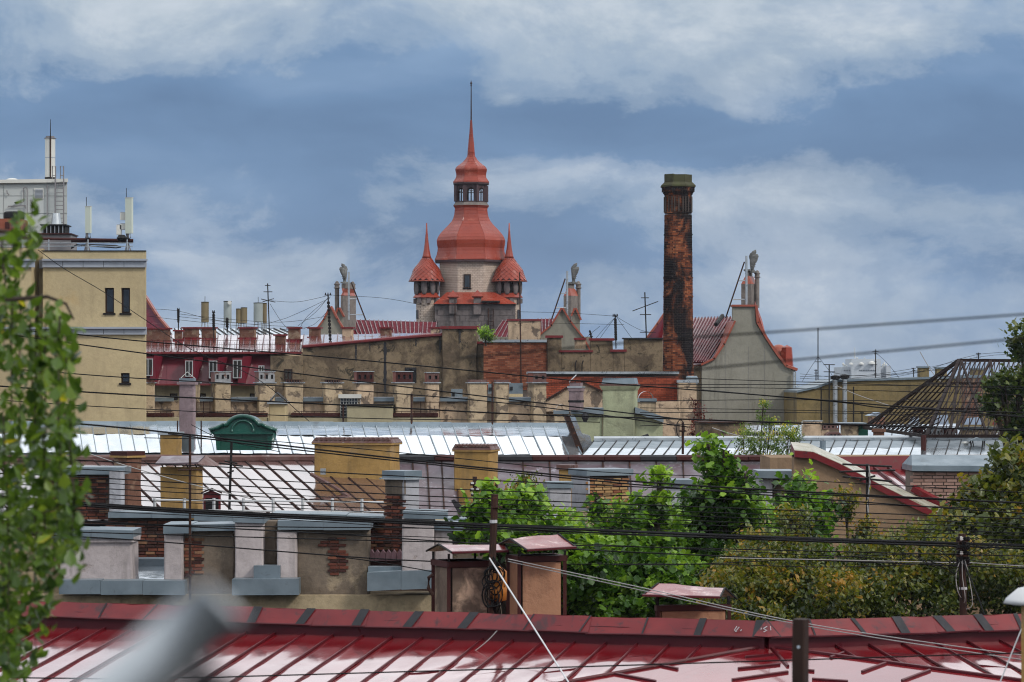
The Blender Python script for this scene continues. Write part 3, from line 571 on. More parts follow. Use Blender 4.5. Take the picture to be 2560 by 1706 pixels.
def stay(D, post, strut, rungs, label):
    t = thing('steel_brace', label, 'brace', W(post[0], post[2], D)); 
    MB().tube([W(post[0], post[2], D), W(post[0], post[1], D)], .075, 8).build('post', M['galv'], t)
    MB().tube([W(*strut[:2], D), W(*strut[2:], D)], .045, 6).build('strut', M['rusty'], t)
    for y in rungs:
        f = (y - strut[1]) / (strut[3] - strut[1]); MB().tube([W(post[0], y, D), W(strut[0] + f * (strut[2] - strut[0]), y, D)], .035, 6).build('rung', M['galv'], t)
# ================================================================ red roofed block under the tower
def coped_gable(t, name, pts, D, dep, wallm, cop=.35, cover=None, bottom=None, cth=.12):
    # pts: outline of the sloping top from left to right (photo pixels); wall goes down to the ground
    P = [W(x, y, D) for x, y in pts]; zb = 0 if bottom is None else Z(bottom, D); n = len(P)
    f = [Vector((P[0].x, D, zb))] + P + [Vector((P[-1].x, D, zb))]; b = [p + Vector((0, dep, 0)) for p in f]; MB().prism([*b], [*f]).build(name, wallm, t)
    for k in range(n - 1):
        a, c = P[k], P[k + 1]; d = (c - a).normalized(); up = Vector((-d.z, 0, d.x)); up = up if up.z > 0 else -up; o = Vector((0, -.18, 0)); e = Vector((0, dep + .18, 0)); a2, c2 = a - d * .04, c + d * .04
        MB().prism([a2 + o + up * .004, a2 + e + up * .004, c2 + e + up * .004, c2 + o + up * .004], [a2 + o + up * cth, a2 + e + up * cth, c2 + e + up * cth, c2 + o + up * cth]).build('coping', cover or M['coral_lite'], t)
def red_block():
    D = 190; t = thing('turreted_apartment_block', 'apartment block with dark red seamed roof and coral-coped gables round the tower', 'building', (X(1100, D), D, 0))
    MB().box(X(800, D), X(1480, D), D + .6, D + 14, 0, Z(842, D)).build('wall', M['gablegrey'], t)
    seamroof(t, W(845, 799, D + 9), W(1092, 806, D + 9), W(870, 850, D + .5), W(1085, 850, D + .5), 22, M['dullred'], M['redseam'], .07, .06, .01, 2, 4)
    seamroof(t, W(1258, 802, D + 9), W(1300, 802, D + 9), W(1225, 850, D + .5), W(1290, 850, D + .5), 5, M['dullred'], M['redseam'], .07, .06, .01, 2, 4)
    seamroof(t, W(1345, 798, D + 9), W(1392, 797, D + 9), W(1350, 850, D + .5), W(1382, 850, D + .5), 5, M['dullred'], M['redseam'], .07, .06, .01, 2, 4)
    coped_gable(t, 'gable', [(793, 826), (812, 800), (826, 769), (842, 800), (858, 826), (866, 842)], D - .5, .9, M['gablegrey'])
    coped_gable(t, 'gable', [(840, 792), (847, 772), (857, 792)], D + 2, .6, M['gablegrey'])
    coped_gable(t, 'gable', [(1352, 838), (1380, 815), (1405, 773), (1424, 805), (1456, 845), (1474, 878)], D - .5, .9, M['gablegrey'])
    coped_gable(t, 'gable', [(1431, 790), (1438, 773), (1450, 800)], D + 1.5, .6, M['gablegrey'])
    pedestal(t, D + 3, (852, 858, 890, 721, 800), (842.5, 5.5, 703, 790, .8), [(882, 5, 704, 760, 2.2)], 0, 0)
    pedestal(t, D + 3, (1409, 1428, 1447, 721, 810), (1446, 5.5, 703, 800, 1.4), [], 0, 0)
    MB().rough(fplan(1270, 1351, D - 3, 2.5), Z(900, D - 3), Z(803, D - 3), .02).build('chimney_stack', M['cream'], t)
    MB().ext(fplan(1269, 1352, D - 3, 2.5), Z(803, D - 3), Z(798, D - 3), .06).build('stack_capping', M['redcap'], t)
    for a, b, c, d in ((363, 745, 416, 822),):  # coral slope of the next gable, mostly behind the yellow block
        coped_gable(t, 'gable', [(300, 660), (363, 747), (390, 790), (418, 823)], D + 1, 1., M['redroof'])
red_block()
stay(191, (872, 681, 800), (878, 706, 915, 802), (748, 787), 'steel pole brace propping the eagle pedestal left of the tower')
stay(191, (1418, 678, 842), (1413, 697, 1379, 799), (734, 770), 'steel pole brace propping the eagle pedestal right of the tower')
stay(177, (1866, 640, 762), (1861, 655, 1814, 796), (702, 749), 'steel pole brace beside the eagle on the tall right gable')
# ================================================================ gabled house right of the brick chimney
def right_gable():
    D = 176; t = thing('gabled_house', 'pale grey gabled house with pinkish seamed roof behind the brick chimney', 'building', (X(1850, D), D, 0))
    coped_gable(t, 'gable_wall', [(1755, 914), (1787, 899), (1812, 862), (1839, 805)], D, 10, M['gablegrey'], bottom=None)
    MB().fpoly([(1839, 806), (1832, 800), (1832, 767), (1887, 767), (1889, 808), (1914, 850), (1942, 892), (1962, 916), (1990, 930), (1990, 1300), (1755, 1300), (1755, 915), (1788, 900), (1813, 862)], D - .01, .8).build('gable_front', M['gablegrey'], t)
    MB().box(X(1835, D), X(1988, D), D + .8, D + 10, 0, Z(930, D)).build('wall', M['gablegrey'], t)
    MB().fbox(1830, 1889, 762, 767, D - .15, 1.2).build('shoulder_coping', M['coral_lite'], t)
    P = [(1887, 764), (1891, 808), (1914, 848), (1942, 890), (1964, 918), (1992, 928)]
    for k in range(len(P) - 1):
        a, c = W(*P[k], D), W(*P[k + 1], D); d = (c - a).normalized(); up = Vector((-d.z, 0, d.x)); up = up if up.x > 0 else -up; o = Vector((0, -.2, 0)); e = Vector((0, 1.6, 0))
        MB().prism([a + o, a + e, c + e, c + o], [a + o + up * .16, a + e + up * .25, c + e + up * .25, c + o + up * .16]).build('coping', M['coral_lite'], t)
    MB().prism([W(1887, 760, D + .7), W(1915, 842, D + .7), W(1895, 815, D + .7)], [W(1887, 752, D + 1.6), W(1916, 842, D + 1.6), W(1905, 800, D + 1.6)]).build('gable_slope', M['coral'], t)
    seamroof(t, W(1700, 797, D + 7), W(1842, 793, D + 7), W(1655, 905, D + .3), W(1768, 905, D + .3), 18, M['redroof'], M['redseam'], .09, .07, .01, 2, 6)
    MB().fpoly([(1736, 920), (1755, 914), (1755, 1300), (1736, 1300)], D + .5, 8).build('side_wall', M['brownwall'], t)
    coped_gable(t, 'back_gable', [(1618, 848), (1645, 812), (1690, 745)], D + 9, .8, M['redroof'], bottom=960)
    seamroof(t, W(1670, 790, D + 8), W(1700, 790, D + 8), W(1640, 915, D + 2), W(1700, 915, D + 2), 4, M['redroof'], M['redseam'], .07, .06)
    pedestal(t, D + 1.5, (1853, 1878, 1893, 690, 762), (1893, 5.5, 676, 770, .6), [], 0, 0)
    # corner turret dormer
    MB().lathe((X(1975, D), D + 2), [(X(1996, D) - X(1975, D), Z(925, D)), (X(1993, D) - X(1975, D), Z(915, D)), (.35, Z(868, D)), (.02, Z(862, D))], 6, .3).build('dormer_spire', M['coral'], t)
    MB().lathe((X(1958, D), D + 3), [(.62, Z(920, D)), (.62, Z(880, D)), (.5, Z(868, D)), (.2, Z(861, D)), (.02, Z(860, D))], 14).build('dormer_drum', M['coral_lite'], t, smooth=True)
    MB().fbox(1942, 1960, 868, 900, D + 3, 2).build('dormer_wall', M['redroof'], t)
    MB().tube([(X(1984, D), D - .25, Z(930, D)), (X(1984, D), D - .25, Z(1080, D))], .09, 8).build('downpipe', M['galv'], t)
    MB().tube([(X(1984, D), D - .25, Z(964, D)), (X(1998, D), D - .1, Z(964, D))], .05, 6).build('pipe_bracket', M['galv'], t)
    MB().tube([W(1806, 790, D + 5), W(1790, 812, D + 3)], .14, 8).build('roof_vent', M['dark_metal'], t)
    for x in (1813, 1871, 1911): MB().fbox(x, x + .35, 866, 1055, D - .025, .02).build('wall_joint', M['grey_plinth'], t)
right_gable()
# ================================================================ ochre wall and roofs far right
def ochre_block():
    D = 168; t = thing('ochre_firewall_house', 'house with long stained ochre blank wall below the distant tower block', 'building', (X(2160, D), D, 0))
    P = [(1992, 982), (2040, 972), (2085, 955), (2330, 948), (2900, 936)]
    f = [W(x, y, D) for x, y in P]; f = [Vector((f[0].x, D, 0))] + f + [Vector((f[-1].x, D, 0))]; MB().prism([p + Vector((0, 9, 0)) for p in f], f).build('wall', M['ochrewall'], t)
    for k in range(4):
        a, b = W(*P[k], D), W(*P[k + 1], D); o = Vector((0, -.12, 0)); u = Vector((0, 0, .13)); e = Vector((0, 9.1, 0)); MB().prism([a + o, b + o, b + e, a + e], [a + o + u, b + o + u, b + e + u, a + e + u]).build('flashing', M['zinc'], t)
    for a, b, y in ((2298, 2323, 920), (2342, 2367, 922), (2430, 2462, 924)):
        c = MB().rough(fplan(a, b, D + 3, .8), Z(960, D + 3), Z(y, D + 3), .02).build('chimney_stack', M['ochrewall'], t); MB().ext(fplan(a, b, D + 3, .8), Z(y, D + 3), Z(y - 4, D + 3), .06).build('stack_cap', M['zinc'], c)
    c = MB().rough(fplan(2410, 2455, D - 4, 1.), Z(1060, D - 4), Z(945, D - 4), .03).build('chimney_stack', M['brickred_chim'], t); MB().ext(fplan(2408, 2457, D - 4, 1.), Z(945, D - 4), Z(938, D - 4), .06).build('stack_cap', M['zinc'], c)
    for x, y0 in ((2086, 942), (2110, 940)):
        MB().tube([(X(x, D), D - .4, Z(1075, D)), (X(x, D), D - .4, Z(y0, D))], .14, 10).build('flue_pipe', M['galv'], t); MB().lathe((X(x, D), D - .4), [(.14, Z(y0 + 8, D)), (.28, Z(y0 + 6, D)), (.28, Z(y0 - 1, D)), (.05, Z(y0 - 4, D))], 10).build('flue_cowl', M['dark_metal'], t)
ochre_block()
# ================================================================ yellow block at the left
def yellow_block():
    D = 112; t = thing('yellow_block', 'tall yellow plastered block with two grey cornices and rooftop plant', 'building', (X(150, D), D, 0)); zb = 0
    y = M['yellow']
    win = [(262, 285, 720, 783), (303, 325, 720, 783), (302, 324, 933, 958)]
    wallh(107, 363, 629, 1060, D, .35, win, zbot=0).build('wall', y, t)
    MB().ext([(X(107, D), D + .36), (X(362, D), D + .36), (X(362, D + 12), D + 12), (X(107, D), D + 12)], 0, Z(633, D)).build('rear_wall', y, t)
    for a, b, c, d in win: window(t, a, b, c, d, D, M['brown_wood'], fw=.06, inset=.2, bars=0, sill=M['dark_metal'])
    MB().box(X(-330, D), X(84, D), D - .6, D + 12, 0, Z(622, D)).build('wall', y, t)
    rec = [(85, 98, 722, 772), (85, 98, 850, 906), (85, 98, 935, 985), (85, 98, 1000, 1040)]
    wallh(83, 108, 622, 1060, D + 1.2, .3, rec, zbot=0).build('recess_wall', y, t)
    for a, b, c, d in rec: window(t, a, b, c, d, D + 1.2, M['brown_wood'], fw=.1, inset=.1, bars=0)
    for y0, y1 in ((648, 669), (818, 837)):
        for a, b, d, xr in ((-330, 84, D - .6, 90), (107, 363, D, 369 if y0 < 700 else 367)):
            c = MB().box(X(a, d), X(b, d) + .06, d - .12, d - .003, Z(y1, d), Z(y0 + 5, d)).build('cornice', M['grey_trim'], t)
            MB().box(X(a, d), X(xr, d), d - .24, d - .003, Z(y0 + 5, d) + .003, Z(y0, d)).build('cornice_top', M['grey_trim'], c)
            for k in range(1, int((b - a) / 51)): xx = X(a + k * 51, d); MB().box(xx - .008, xx + .008, d - .125, d - .1195, Z(y1, d) + .02, Z(y0 + 5, d) - .02).build('cornice_joint', M['dark_metal'], c)
        MB().box(X(84, D) + .07, X(107, D) - .01, D + .9, D + 1.19, Z(y1, D), Z(y0, D)).build('cornice', M['grey_trim'], t)
    MB().ext([(X(107, D) - .05, D - .05), (X(363, D) + .05, D - .05), (X(362, D + 12), D + 12), (X(107, D), D + 12)], Z(628.5, D), Z(626.5, D)).build('parapet_capping', M['dark_metal'], t)
    # rooftop plant room
    Dp = 116; pr = MB().ext([(X(-330, Dp), Dp), (X(168, Dp), Dp), (X(166, Dp + 6), Dp + 6), (X(-330, Dp + 6), Dp + 6)], Z(640, Dp), Z(452, Dp)).build('plant_room', M['white_panel'], t)
    MB().prism([W(-330, 462, Dp - .2), W(170, 456, Dp - .2), W(167, 456, Dp + 6), W(-330, 462, Dp + 6)], [W(-330, 455, Dp - .2), W(170, 447, Dp - .2), W(167, 447, Dp + 6), W(-330, 455, Dp + 6)]).build('roof_fascia', M['offwhite'], pr)
    for y0, y1 in ((463, 490), (491, 534), (535, 590)):
        for a, b in ((-330, 8), (9, 117), (118, 158), (159, 168)): MB().fbox(a + .3, b - .3, y0 + .4, y1 - .4, Dp - .03, .028).build('cladding_panel', M['white_panel'], pr)
    gr = MB().fbox(85, 109, 471, 497, Dp - .07, .04).build('vent_grille', M['offwhite'], pr)
    for k in range(7): MB().fbox(87, 107, 474 + k * 3.1, 475.6 + k * 3.1, Dp - .1, .03).build('louvre', M['grey_trim'], gr)
    for xs in ((131, 139), (151, 159)):
        MB().tube([W(xs[0], 447, Dp - .2), W(xs[0], 416, Dp - .2), W(xs[1], 416, Dp - .2), W(xs[1], 447, Dp - .2)], .025, 5).build('ladder_hoop', M['grey_plinth'], pr)
        MB().tube([W(xs[0], 439, Dp - .2), W(xs[1], 439, Dp - .2)], .02, 4).build('hoop_bar', M['grey_plinth'], pr)
    for x in (138, 159): MB().tube([W(x, 447, Dp - .3), W(x, 562, Dp - .3)], .03, 5).build('ladder_rail', M['grey_plinth'], pr)
    for k in range(10): MB().tube([W(138, 461 + k * 10.6, Dp - .3), W(159, 461 + k * 10.6, Dp - .3)], .02, 4).build('ladder_rung', M['grey_plinth'], pr)
    for p in ([(59, 470), (59, 505), (47, 508), (40, 508)], [(60, 470), (66, 469), (68, 474), (68, 545)], [(20, 520), (20, 516), (64, 514), (64, 522)], [(118, 462), (118, 538)], [(17, 476), (18, 484), (23, 487)]):
        MB().tube([W(x, yy, Dp - .12) for x, yy in p], .022, 5).build('conduit', M['grey_plinth'], pr)
    MB().lathe((X(42, Dp), Dp - .15), [(.04, Z(510, Dp)), (.09, Z(508, Dp)), (.04, Z(506, Dp))], 8).build('lamp', M['dark_metal'], pr)
    # flue
    c = (X(110.5, Dp), Dp + 1.5); r = 13 / FPX * Dp; Df = Dp + 1.5
    f = MB().lathe(c, [(r, Z(456, Df)), (r, Z(347, Df))], 20).build('flue', M['offwhite'], t, smooth=False)
    MB().lathe(c, [(r * 1.08, Z(460, Df)), (r * 1.06, Z(444, Df))], 20).build('flue_base', M['dark_metal'], f); MB().lathe(c, [(r * 1.2, Z(347, Df)), (r * 1.2, Z(345.5, Df)), (r * .85, Z(345, Df)), (r * .85, Z(341, Df))], 20).build('flue_rim', M['grey_plinth'], f)
    MB().lathe(c, [(r * 1.02, Z(396, Df)), (r * 1.02, Z(394, Df))], 20).build('flue_band', M['grey_trim'], f)
    MB().tube([(c[0] + .05, Df - r - .03, Z(445, Df)), (c[0] + .05, Df - r - .03, Z(345, Df))], .03, 5).build('conduit', M['rusty'], f)
    MB().tube([(c[0] + .05, Df - r, Z(345, Df)), (c[0] + .05, Df - r, Z(300, Df))], .022, 5, .01).build('lightning_rod', M['dark_metal'], f)
    cc = (X(9, Dp), Dp + 2); MB().lathe(cc, [(.16, Z(456, Dp)), (.16, Z(446, Dp)), (.27, Z(445, Dp)), (.26, Z(441, Dp)), (.16, Z(438, Dp)), (.02, Z(437, Dp))], 14).build('mushroom_vent', M['offwhite'], t, smooth=True)
    # plinths and fans along the roof edge
    Dq = 113.5
    p = MB().fbox(95, 177, 586, 632, Dq, 1.6).build('plinth', M['grey_plinth'], t); MB().fbox(93, 179, 583.5, 586.2, Dq - .1, 1.8).build('plinth_capping', M['brown_red'], p)
    v = MB().fbox(104, 163, 564, 583.4, Dq + .2, 1.1).build('louvre_vent', M['dark_metal'], t); MB().fbox(100, 166, 561, 564, Dq + .1, 1.3).build('vent_lid', M['black'], v)
    for k in range(6): MB().fbox(106 + k * 10, 107.5 + k * 10, 564.5, 583, Dq + .14, .06).build('vent_fin', M['grey_trim'], v)
    MB().lathe((X(133.5, Dq), Dq + .7), [(.22, Z(561, Dq)), (.15, Z(531, Dq))], 14).build('cone_vent', M['galv'], v)
    b = MB().fbox(-30, 53, 547, 577, Dq + .3, 1.6).build('fan_housing', M['terracotta_paint'], t); MB().fbox(-34, 60, 576.6, 580, Dq + .2, 1.8).build('housing_flange', M['brown_red'], b); MB().fbox(-30, 60, 580.3, 632, Dq + .3, 1.6).build('plinth', M['grey_plinth'], b)
    MB().lathe((X(24, Dq), Dq + 1), [(.40, Z(547, Dq)), (.42, Z(541, Dq)), (.42, Z(529, Dq)), (.36, Z(526, Dq))], 10).build('fan_cover', M['black'], b); MB().fbox(13, 24, 555, 572, Dq + .26, .05).build('housing_door', M['brown_red'], b)
    # roof edge railing
    for k, yy in enumerate((608, 616)): MB().tube([W(-330, yy, D + .3), W(332, yy, D + .3)], .018, 5).build('railing_rail', M['galv'], t)
    for x in (-10, 56, 122, 220, 318): MB().tube([W(x, 630, D + .3), W(x, 599, D + .3)], .025, 5).build('railing_post', M['galv'], t)
    MB().tube([W(-330, 595, D + .5), W(90, 597, D + .5), W(180, 598.5, D + .5), W(333, 601, D + .5)], .055, 8).build('roof_pipe', M['brown_red'], t); MB().tube([W(178, 604, D + .6), W(333, 604.5, D + .6)], .05, 8).build('roof_pipe', M['brown_red'], t)
    for p in ([(60, 585), (78, 585), (97, 608)], [(62, 575), (78, 575), (100, 600)]): MB().tube([W(x, yy, D + .8) for x, yy in p], .025, 5).build('stair_handrail', M['offwhite'], t)
    for o in (0, 1): MB().tube([W(178, 622 - o * 3, D + .9), W(192, 613 - o, D + .9), W(230, 612 + o * 4, D + .9), W(290, 614 + o * 6, D + .9), W(303, 618, D + .9)], .025, 5).build('loose_cable', M['black'], t)
    # mobile phone aerials
    for px0, px1, y0, y1, lab in ((213, 229, 518, 584, 'single slim mobile phone aerial panel above the yellow block'), (313, 333, 496, 585, 'tall mobile phone aerial panel with radio boxes above the yellow block')):
        a = thing('phone_aerial', lab, 'aerial', W((px0 + px1) / 2, 627, D + .6)); xm = (px0 + px1) / 2; De = D + .6
        MB().tube([W(xm - 4, 628, De), W(xm - 4, y0 - 2 if px0 < 300 else y0 + 20, De)], .05, 8).build('mast', M['grey_plinth'], a)
        pl = cplan(px0, px0 + (px1 - px0) * .8, px1, De - .35, 20); MB().ext(pl, Z(y1, De), Z(y0, De)).build('panel', M['pale_green_plastic'], a); MB().ext(pl, Z(y0, De), Z(y0 - 1, De), .015).build('panel_cap', M['offwhite'], a)
        MB().tube([W(px0 + 3, y0, De), W(px0 + 3, y0 - 25, De)], .012, 5).build('rod', M['dark_metal'], a)
        for k in range(4): MB().tube([W(px0 + 3 + k * 3, y1, De - .2), W(px0 + 1 + k * 4, y1 + 10, De - .25), W(xm - 4, y1 + 18, De - .1)], .018, 5).build('feeder_cable', M['black'], a)
        MB().tube([W(xm - 10, 629, De), W(xm - 4, 600, De), W(xm + 4, 629, De)], .03, 5).build('foot', M['grey_plinth'], a)
        if px0 > 300:
            for q in ((300, 312, 532, 550), (291, 303, 563, 587), (300, 313, 560, 574)): bx = MB().fbox(q[0], q[1], q[2], q[3], De - .1, .25).build('radio_box', M['offwhite'], a); MB().fbox(q[0] + 1, q[1] - 1, q[2] - 1.5, q[2], De - .08, .2).build('box_lid', M['grey_trim'], bx)
            MB().lathe((X(305, De), De - .1), [(.12, Z(604, De)), (.2, Z(596, De)), (.12, Z(588, De))], 10).build('cable_coil', M['black'], a)
yellow_block()
# ================================================================ brick factory chimney
def big_chimney():
    D = 142; k = D / FPX; cx = X(1697.5, D); cy = D + .8; t = thing('brick_chimney', 'tall octagonal sooty red brick factory chimney with mossy rim', 'chimney', (cx, cy, 0)); m = lambda p: p * k
    def shaft(y0, y1, a0, a1, name, rows=None, stuff=True, lin=.03):
        # y0 lower row, y1 upper row ; apothems a0,a1 in photo pixels
        z0, z1 = Z(y0, D), Z(y1, D); MB().ext(octplan(cx, cy, m(a0) - lin), z0, z1, 0, m(a1) - m(a0)).build(name + '_core', M['mortar'], t)
        mb = MB(); P = octplan(cx, cy, m(a0) - lin); s0 = 2 * (m(a0) - lin) * math.tan(math.pi / 8); s1 = 2 * (m(a1) - lin) * math.tan(math.pi / 8); H = .086; rows = max(1, int(round((z1 - z0) / H))); H = (z1 - z0) / rows
        for q in range(8):
            a, b = Vector(P[q]), Vector(P[(q + 1) % 8]); u = (b - a).normalized(); n = Vector((u.y, -u.x)); c = (a + b) / 2
            if n.y > .5: continue
            for j in range(rows):
                f = j / rows; ap = (m(a1) - m(a0)) * f; w = s0 + (s1 - s0) * f + .02; x = -w / 2 - (.12 if j % 2 else 0)
                while x < w / 2 - .01:
                    e0, e1 = max(x, -w / 2), min(x + .235, w / 2)
                    if e1 - e0 > .04:
                        B0 = c + n * ap; d = lin + rnd.uniform(-.008, .006); z = z0 + j * H; pt = lambda s, o, zz: (B0.x + u.x * s + n.x * o, B0.y + u.y * s + n.y * o, zz)
                        mb.prism([pt(e0, 0, z), pt(e1, 0, z), pt(e1, 0, z + H - .014), pt(e0, 0, z + H - .014)], [pt(e0, d, z), pt(e1, d, z), pt(e1, d, z + H - .014), pt(e0, d, z + H - .014)], max(.01, rnd.random()))
                    x += .25
        mb.build(name + '_bricks', M['brick_soot'], t, kind='stuff')
    ys = [955, 848, 822, 740, 693, 585, 533]; aps = [38.5, 37.2, 37, 36.2, 35.8, 34.4, 33.8]
    for j in range(len(ys) - 1): shaft(ys[j], ys[j + 1] + 1.5, aps[j], aps[j + 1], 'shaft')
    for j in range(1, len(ys) - 1): shaft(ys[j] + 2, ys[j] - 1.5, aps[j] + 1.2, aps[j] + 1.2, 'string_course')
    shaft(532, 486, 33.5, 33.5, 'frieze')
    P = octplan(cx, cy, m(33.8))
    for q in range(8):
        a, b = Vector(P[q]), Vector(P[(q + 1) % 8])
        for f in (.12, .5, .88):
            c = a.lerp(b, f); u = (b - a).normalized(); n = Vector((u.y, -u.x)); p = [c - u * .035, c + u * .035, c + u * .035 + n * .035, c - u * .035 + n * .035]; MB().ext([tuple(x) for x in (p[0], p[3], p[2], p[1])][::-1], Z(529, D), Z(490, D)).build('pilaster', M['mortar_dark'], t)
    for y0, y1, a in ((486, 482, 35.2), (482, 478, 37), (478, 466, 40.5)): shaft(y0, y1, a, a, 'corbel')
    MB().ext(octplan(cx, cy, m(43)), Z(466, D), Z(462, D), 0, 0).build('cornice', M['moss'], t)
    MB().ext(octplan(cx, cy, m(43)), Z(461.9, D), Z(454, D), 0, -m(8)).build('cornice_slope', M['moss'], t)
    for q in range(8):
        P = octplan(cx, cy, m(34)); a, b = Vector(P[q]), Vector(P[(q + 1) % 8]); i = Vector((cx, cy)); d = rnd.uniform(-.02, .03)
        MB().ext([tuple(a.lerp(b, .015)), tuple(a.lerp(b, .985)), tuple(b.lerp(i, .3)), tuple(a.lerp(i, .3))], Z(454, D), Z(435, D) + d).build('rim_block', M['moss'], t)
    MB().lathe((cx + m(22), cy - .2), [(m(26), Z(962, D)), (m(27), Z(944, D)), (m(24), Z(940, D))], 20).build('base_flashing', M['zinc'], t)
    MB().ext(octplan(cx, cy, m(40)), 0, Z(955, D)).build('base', M['brownwall'], t)
big_chimney()
# ================================================================ red mansard house
def hole_box(parent, px0, pxm, px2, y0, y1, D, nh, front, side, name='vent_box', th=72):
    pl = cplan(px0, pxm, px2, D, th); z0, z1 = Z(y1, D), Z(y0, D); B, C = Vector(pl[1]), Vector(pl[2]); u = (C - B); w = u.length; u.normalize(); n = Vector((u.y, -u.x))
    core = MB().ext(pl, z0, z1, -.06).build(name, M['black'], parent)  # core coloured black to give the holes their inner darkness
    hs = [(w * (k + .5) / nh - w * .13 / nh * 1.6, w * (k + .5) / nh + w * .13 / nh * 1.6, z0 + (z1 - z0) * .32, z0 + (z1 - z0) * .72) for k in range(nh)]
    MB().holes((B.x, B.y, z0), (u.x, u.y, 0), (n.x, n.y, 0), w, z0, z1, hs, .04).build('holed_front', front, core)
    A = Vector(pl[0]); v = (A - B).normalized(); MB().ext([tuple(A), tuple(B + v * .03), tuple(B + v * .03 + u * .04), tuple(A + u * .04)], z0, z1).build('box_side', side, core)
    MB().ext(pl, z1, z1 + .03, .03).build('box_lid', M['galv'], core); return core
def mansard():
    D = 150; t = thing('mansard_house', 'house with dark red mansard storey, dormer windows and rail below the phone masts', 'building', (X(520, D), D, 0)); mr = M['mansard']
    MB().box(X(330, D), X(690, D), D + 1.2, D + 12, 0, Z(884, D)).build('wall', M['yellow'], t)
    # lower yellow wall under the mansard eave
    wl = [(424, 444, 984, 1001), (498, 515, 984, 1001), (624, 640, 984, 1001)]
    wallh(330, 690, 958, 1030, D + .7, .3, wl).build('lower_wall', M['yellow'], t)
    for a, b, c, d in wl: window(t, a, b, c, d, D + .7, M['brown_wood'], inset=.15, bars=0)
    # mansard slope in panels
    n = 12; roof = MB().prism([W(330, 962, D + .2), W(676, 962, D + .2), W(676, 884, D + 1.1), W(330, 884, D + 1.1)], [W(330, 962, D), W(676, 962, D), W(676, 884, D + .9), W(330, 884, D + .9)]).build('mansard_roof', mr, t)
    for k in range(n):
        a, b = 330 + k * 346 / n, 330 + (k + 1) * 346 / n - .6; MB().sheet(W(a, 884, D + .85), W(b, 884, D + .85), W(b, 961, D - .06), W(a, 961, D - .06), 3, 4, .012, .9).build('roof_panel', mr, roof, smooth=True)
    MB().fbox(328, 680, 960, 964, D - .35, .7).build('eave', M['redcap'], t)
    for a, b, y0, y1 in ((358, 382, 897, 940), (463, 482, 902, 942), (522, 543, 902, 946), (582, 604, 900, 946)):
        dm = MB(); dm.prism([W(a - 2, y1, D - .5), W(a - 2, y1, D + .6), W(a - 2, y0 - 5, D + .9), W(a - 2, y0 - 5, D - .5)], [W(b + 2, y1, D - .5), W(b + 2, y1, D + .6), W(b + 2, y0 - 5, D + .9), W(b + 2, y0 - 5, D - .5)]); d = dm.build('dormer', mr, t)
        window(d, a, b, y0, y1, D - .58, M['white_frame'], fw=.04, inset=.02, bars=1)
        # broad sheet-metal cheek running down beside the window
        MB().prism([W(b + 3, y0 - 8, D - .2), W(b + 27, y0 - 10, D + .6), W(b + 9, 958, D - .1), W(b - 10, 958, D - .25)], [W(b + 3, y0 - 8, D - .52), W(b + 27, y0 - 10, D + .35), W(b + 9, 958, D - .42), W(b - 10, 958, D - .58)]).build('dormer_cheek', M['mansard'], d)
    window(t, 646, 661, 914, 930, D + .1, M['white_frame'], fw=.05, inset=.0, bars=1)
    # low upper roof, wet
    seamroof(t, W(330, 838, D + 9), W(760, 838, D + 9), W(330, 881, D + .4), W(752, 881, D + .4), 26, M['redroof'], M['redseam'], .06, .05, .03, 3, 6, .6)
    MB().fbox(328, 755, 880.5, 885, D + .1, .5).build('gutter', M['redcap'], t)
    seamroof(t, W(760, 838, D + 9), W(1105, 832, D + 5), W(755, 866, D + .4), W(1105, 837, D + .4), 20, M['redroof'], M['redseam'], .06, .05, .02, 3, 5, .6)
    for y in (853, 864, 876): MB().tube([W(366, y, D + 1), W(752, y - 3, D + 1)], .014, 4).build('railing_rail', M['rusty'], t)
    for k in range(11): x = 370 + k * 38; MB().tube([W(x, 880, D + 1), W(x, 851, D + 1)], .02, 4).build('railing_post', M['rusty'], t)
    for k in range(60): x = 372 + k * 6.3; MB().tube([W(x, 878, D + 1.02), W(x, 856, D + 1.02)], .007, 3).build('baluster', M['rusty'], t)
    for a, b, y0, y1, Dd, mt in ((363, 427, 820, 856, 6, 0), (436, 457, 825, 852, 6, 0), (457, 498, 818, 848, 7, 0), (503, 541, 818, 850, 7, 1), (598, 641, 818, 848, 7, 0), (687, 715, 836, 872, 4, 0), (720, 752, 818, 852, 6, 1), (772, 803, 818, 846, 7, 0), (855, 884, 818, 848, 5, 0), (950, 980, 818, 848, 5, 0), (1077, 1100, 818, 840, 4, 0)):
        De = D + Dd; pl = cplan(a, b - 4, b, De, 15); c = MB().rough(pl, Z(y1, De), Z(y0 + 4, De), .02).build('chimney_stack', M['brickred_chim'] if mt or rnd.random() < .5 else M['cream'], t)
        MB().ext(pl, Z(y0 + 4, De), Z(y0, De), .07).build('stack_capping', M['redcap'], c); MB().ext(pl, Z(y1 + 3, De), Z(y1 - 4, De), .08).build('stack_flashing', M['redcap'], c)
    MB().rough(fplan(676, 757, D - .2, 3), 0, Z(890, D), .03, cell=.6).build('firewall', M['brownwall'], t)
    window(t, 710, 731, 923, 951, D - .3, M['brown_wood'], inset=0, bars=1)
    # white metal roof behind, below the masts
    Dm = 168; seamroof(t, W(420, 822, Dm + 5), W(700, 822, Dm + 5), W(430, 838, Dm), W(745, 842, Dm), 18, M['silver'], M['dark_metal'], .05, .04, .02, 2, 3)
    MB().box(X(380, Dm), X(800, Dm), Dm + .3, Dm + 6, 0, Z(842, Dm)).build('rear_wing', M['cream'], t)
mansard()
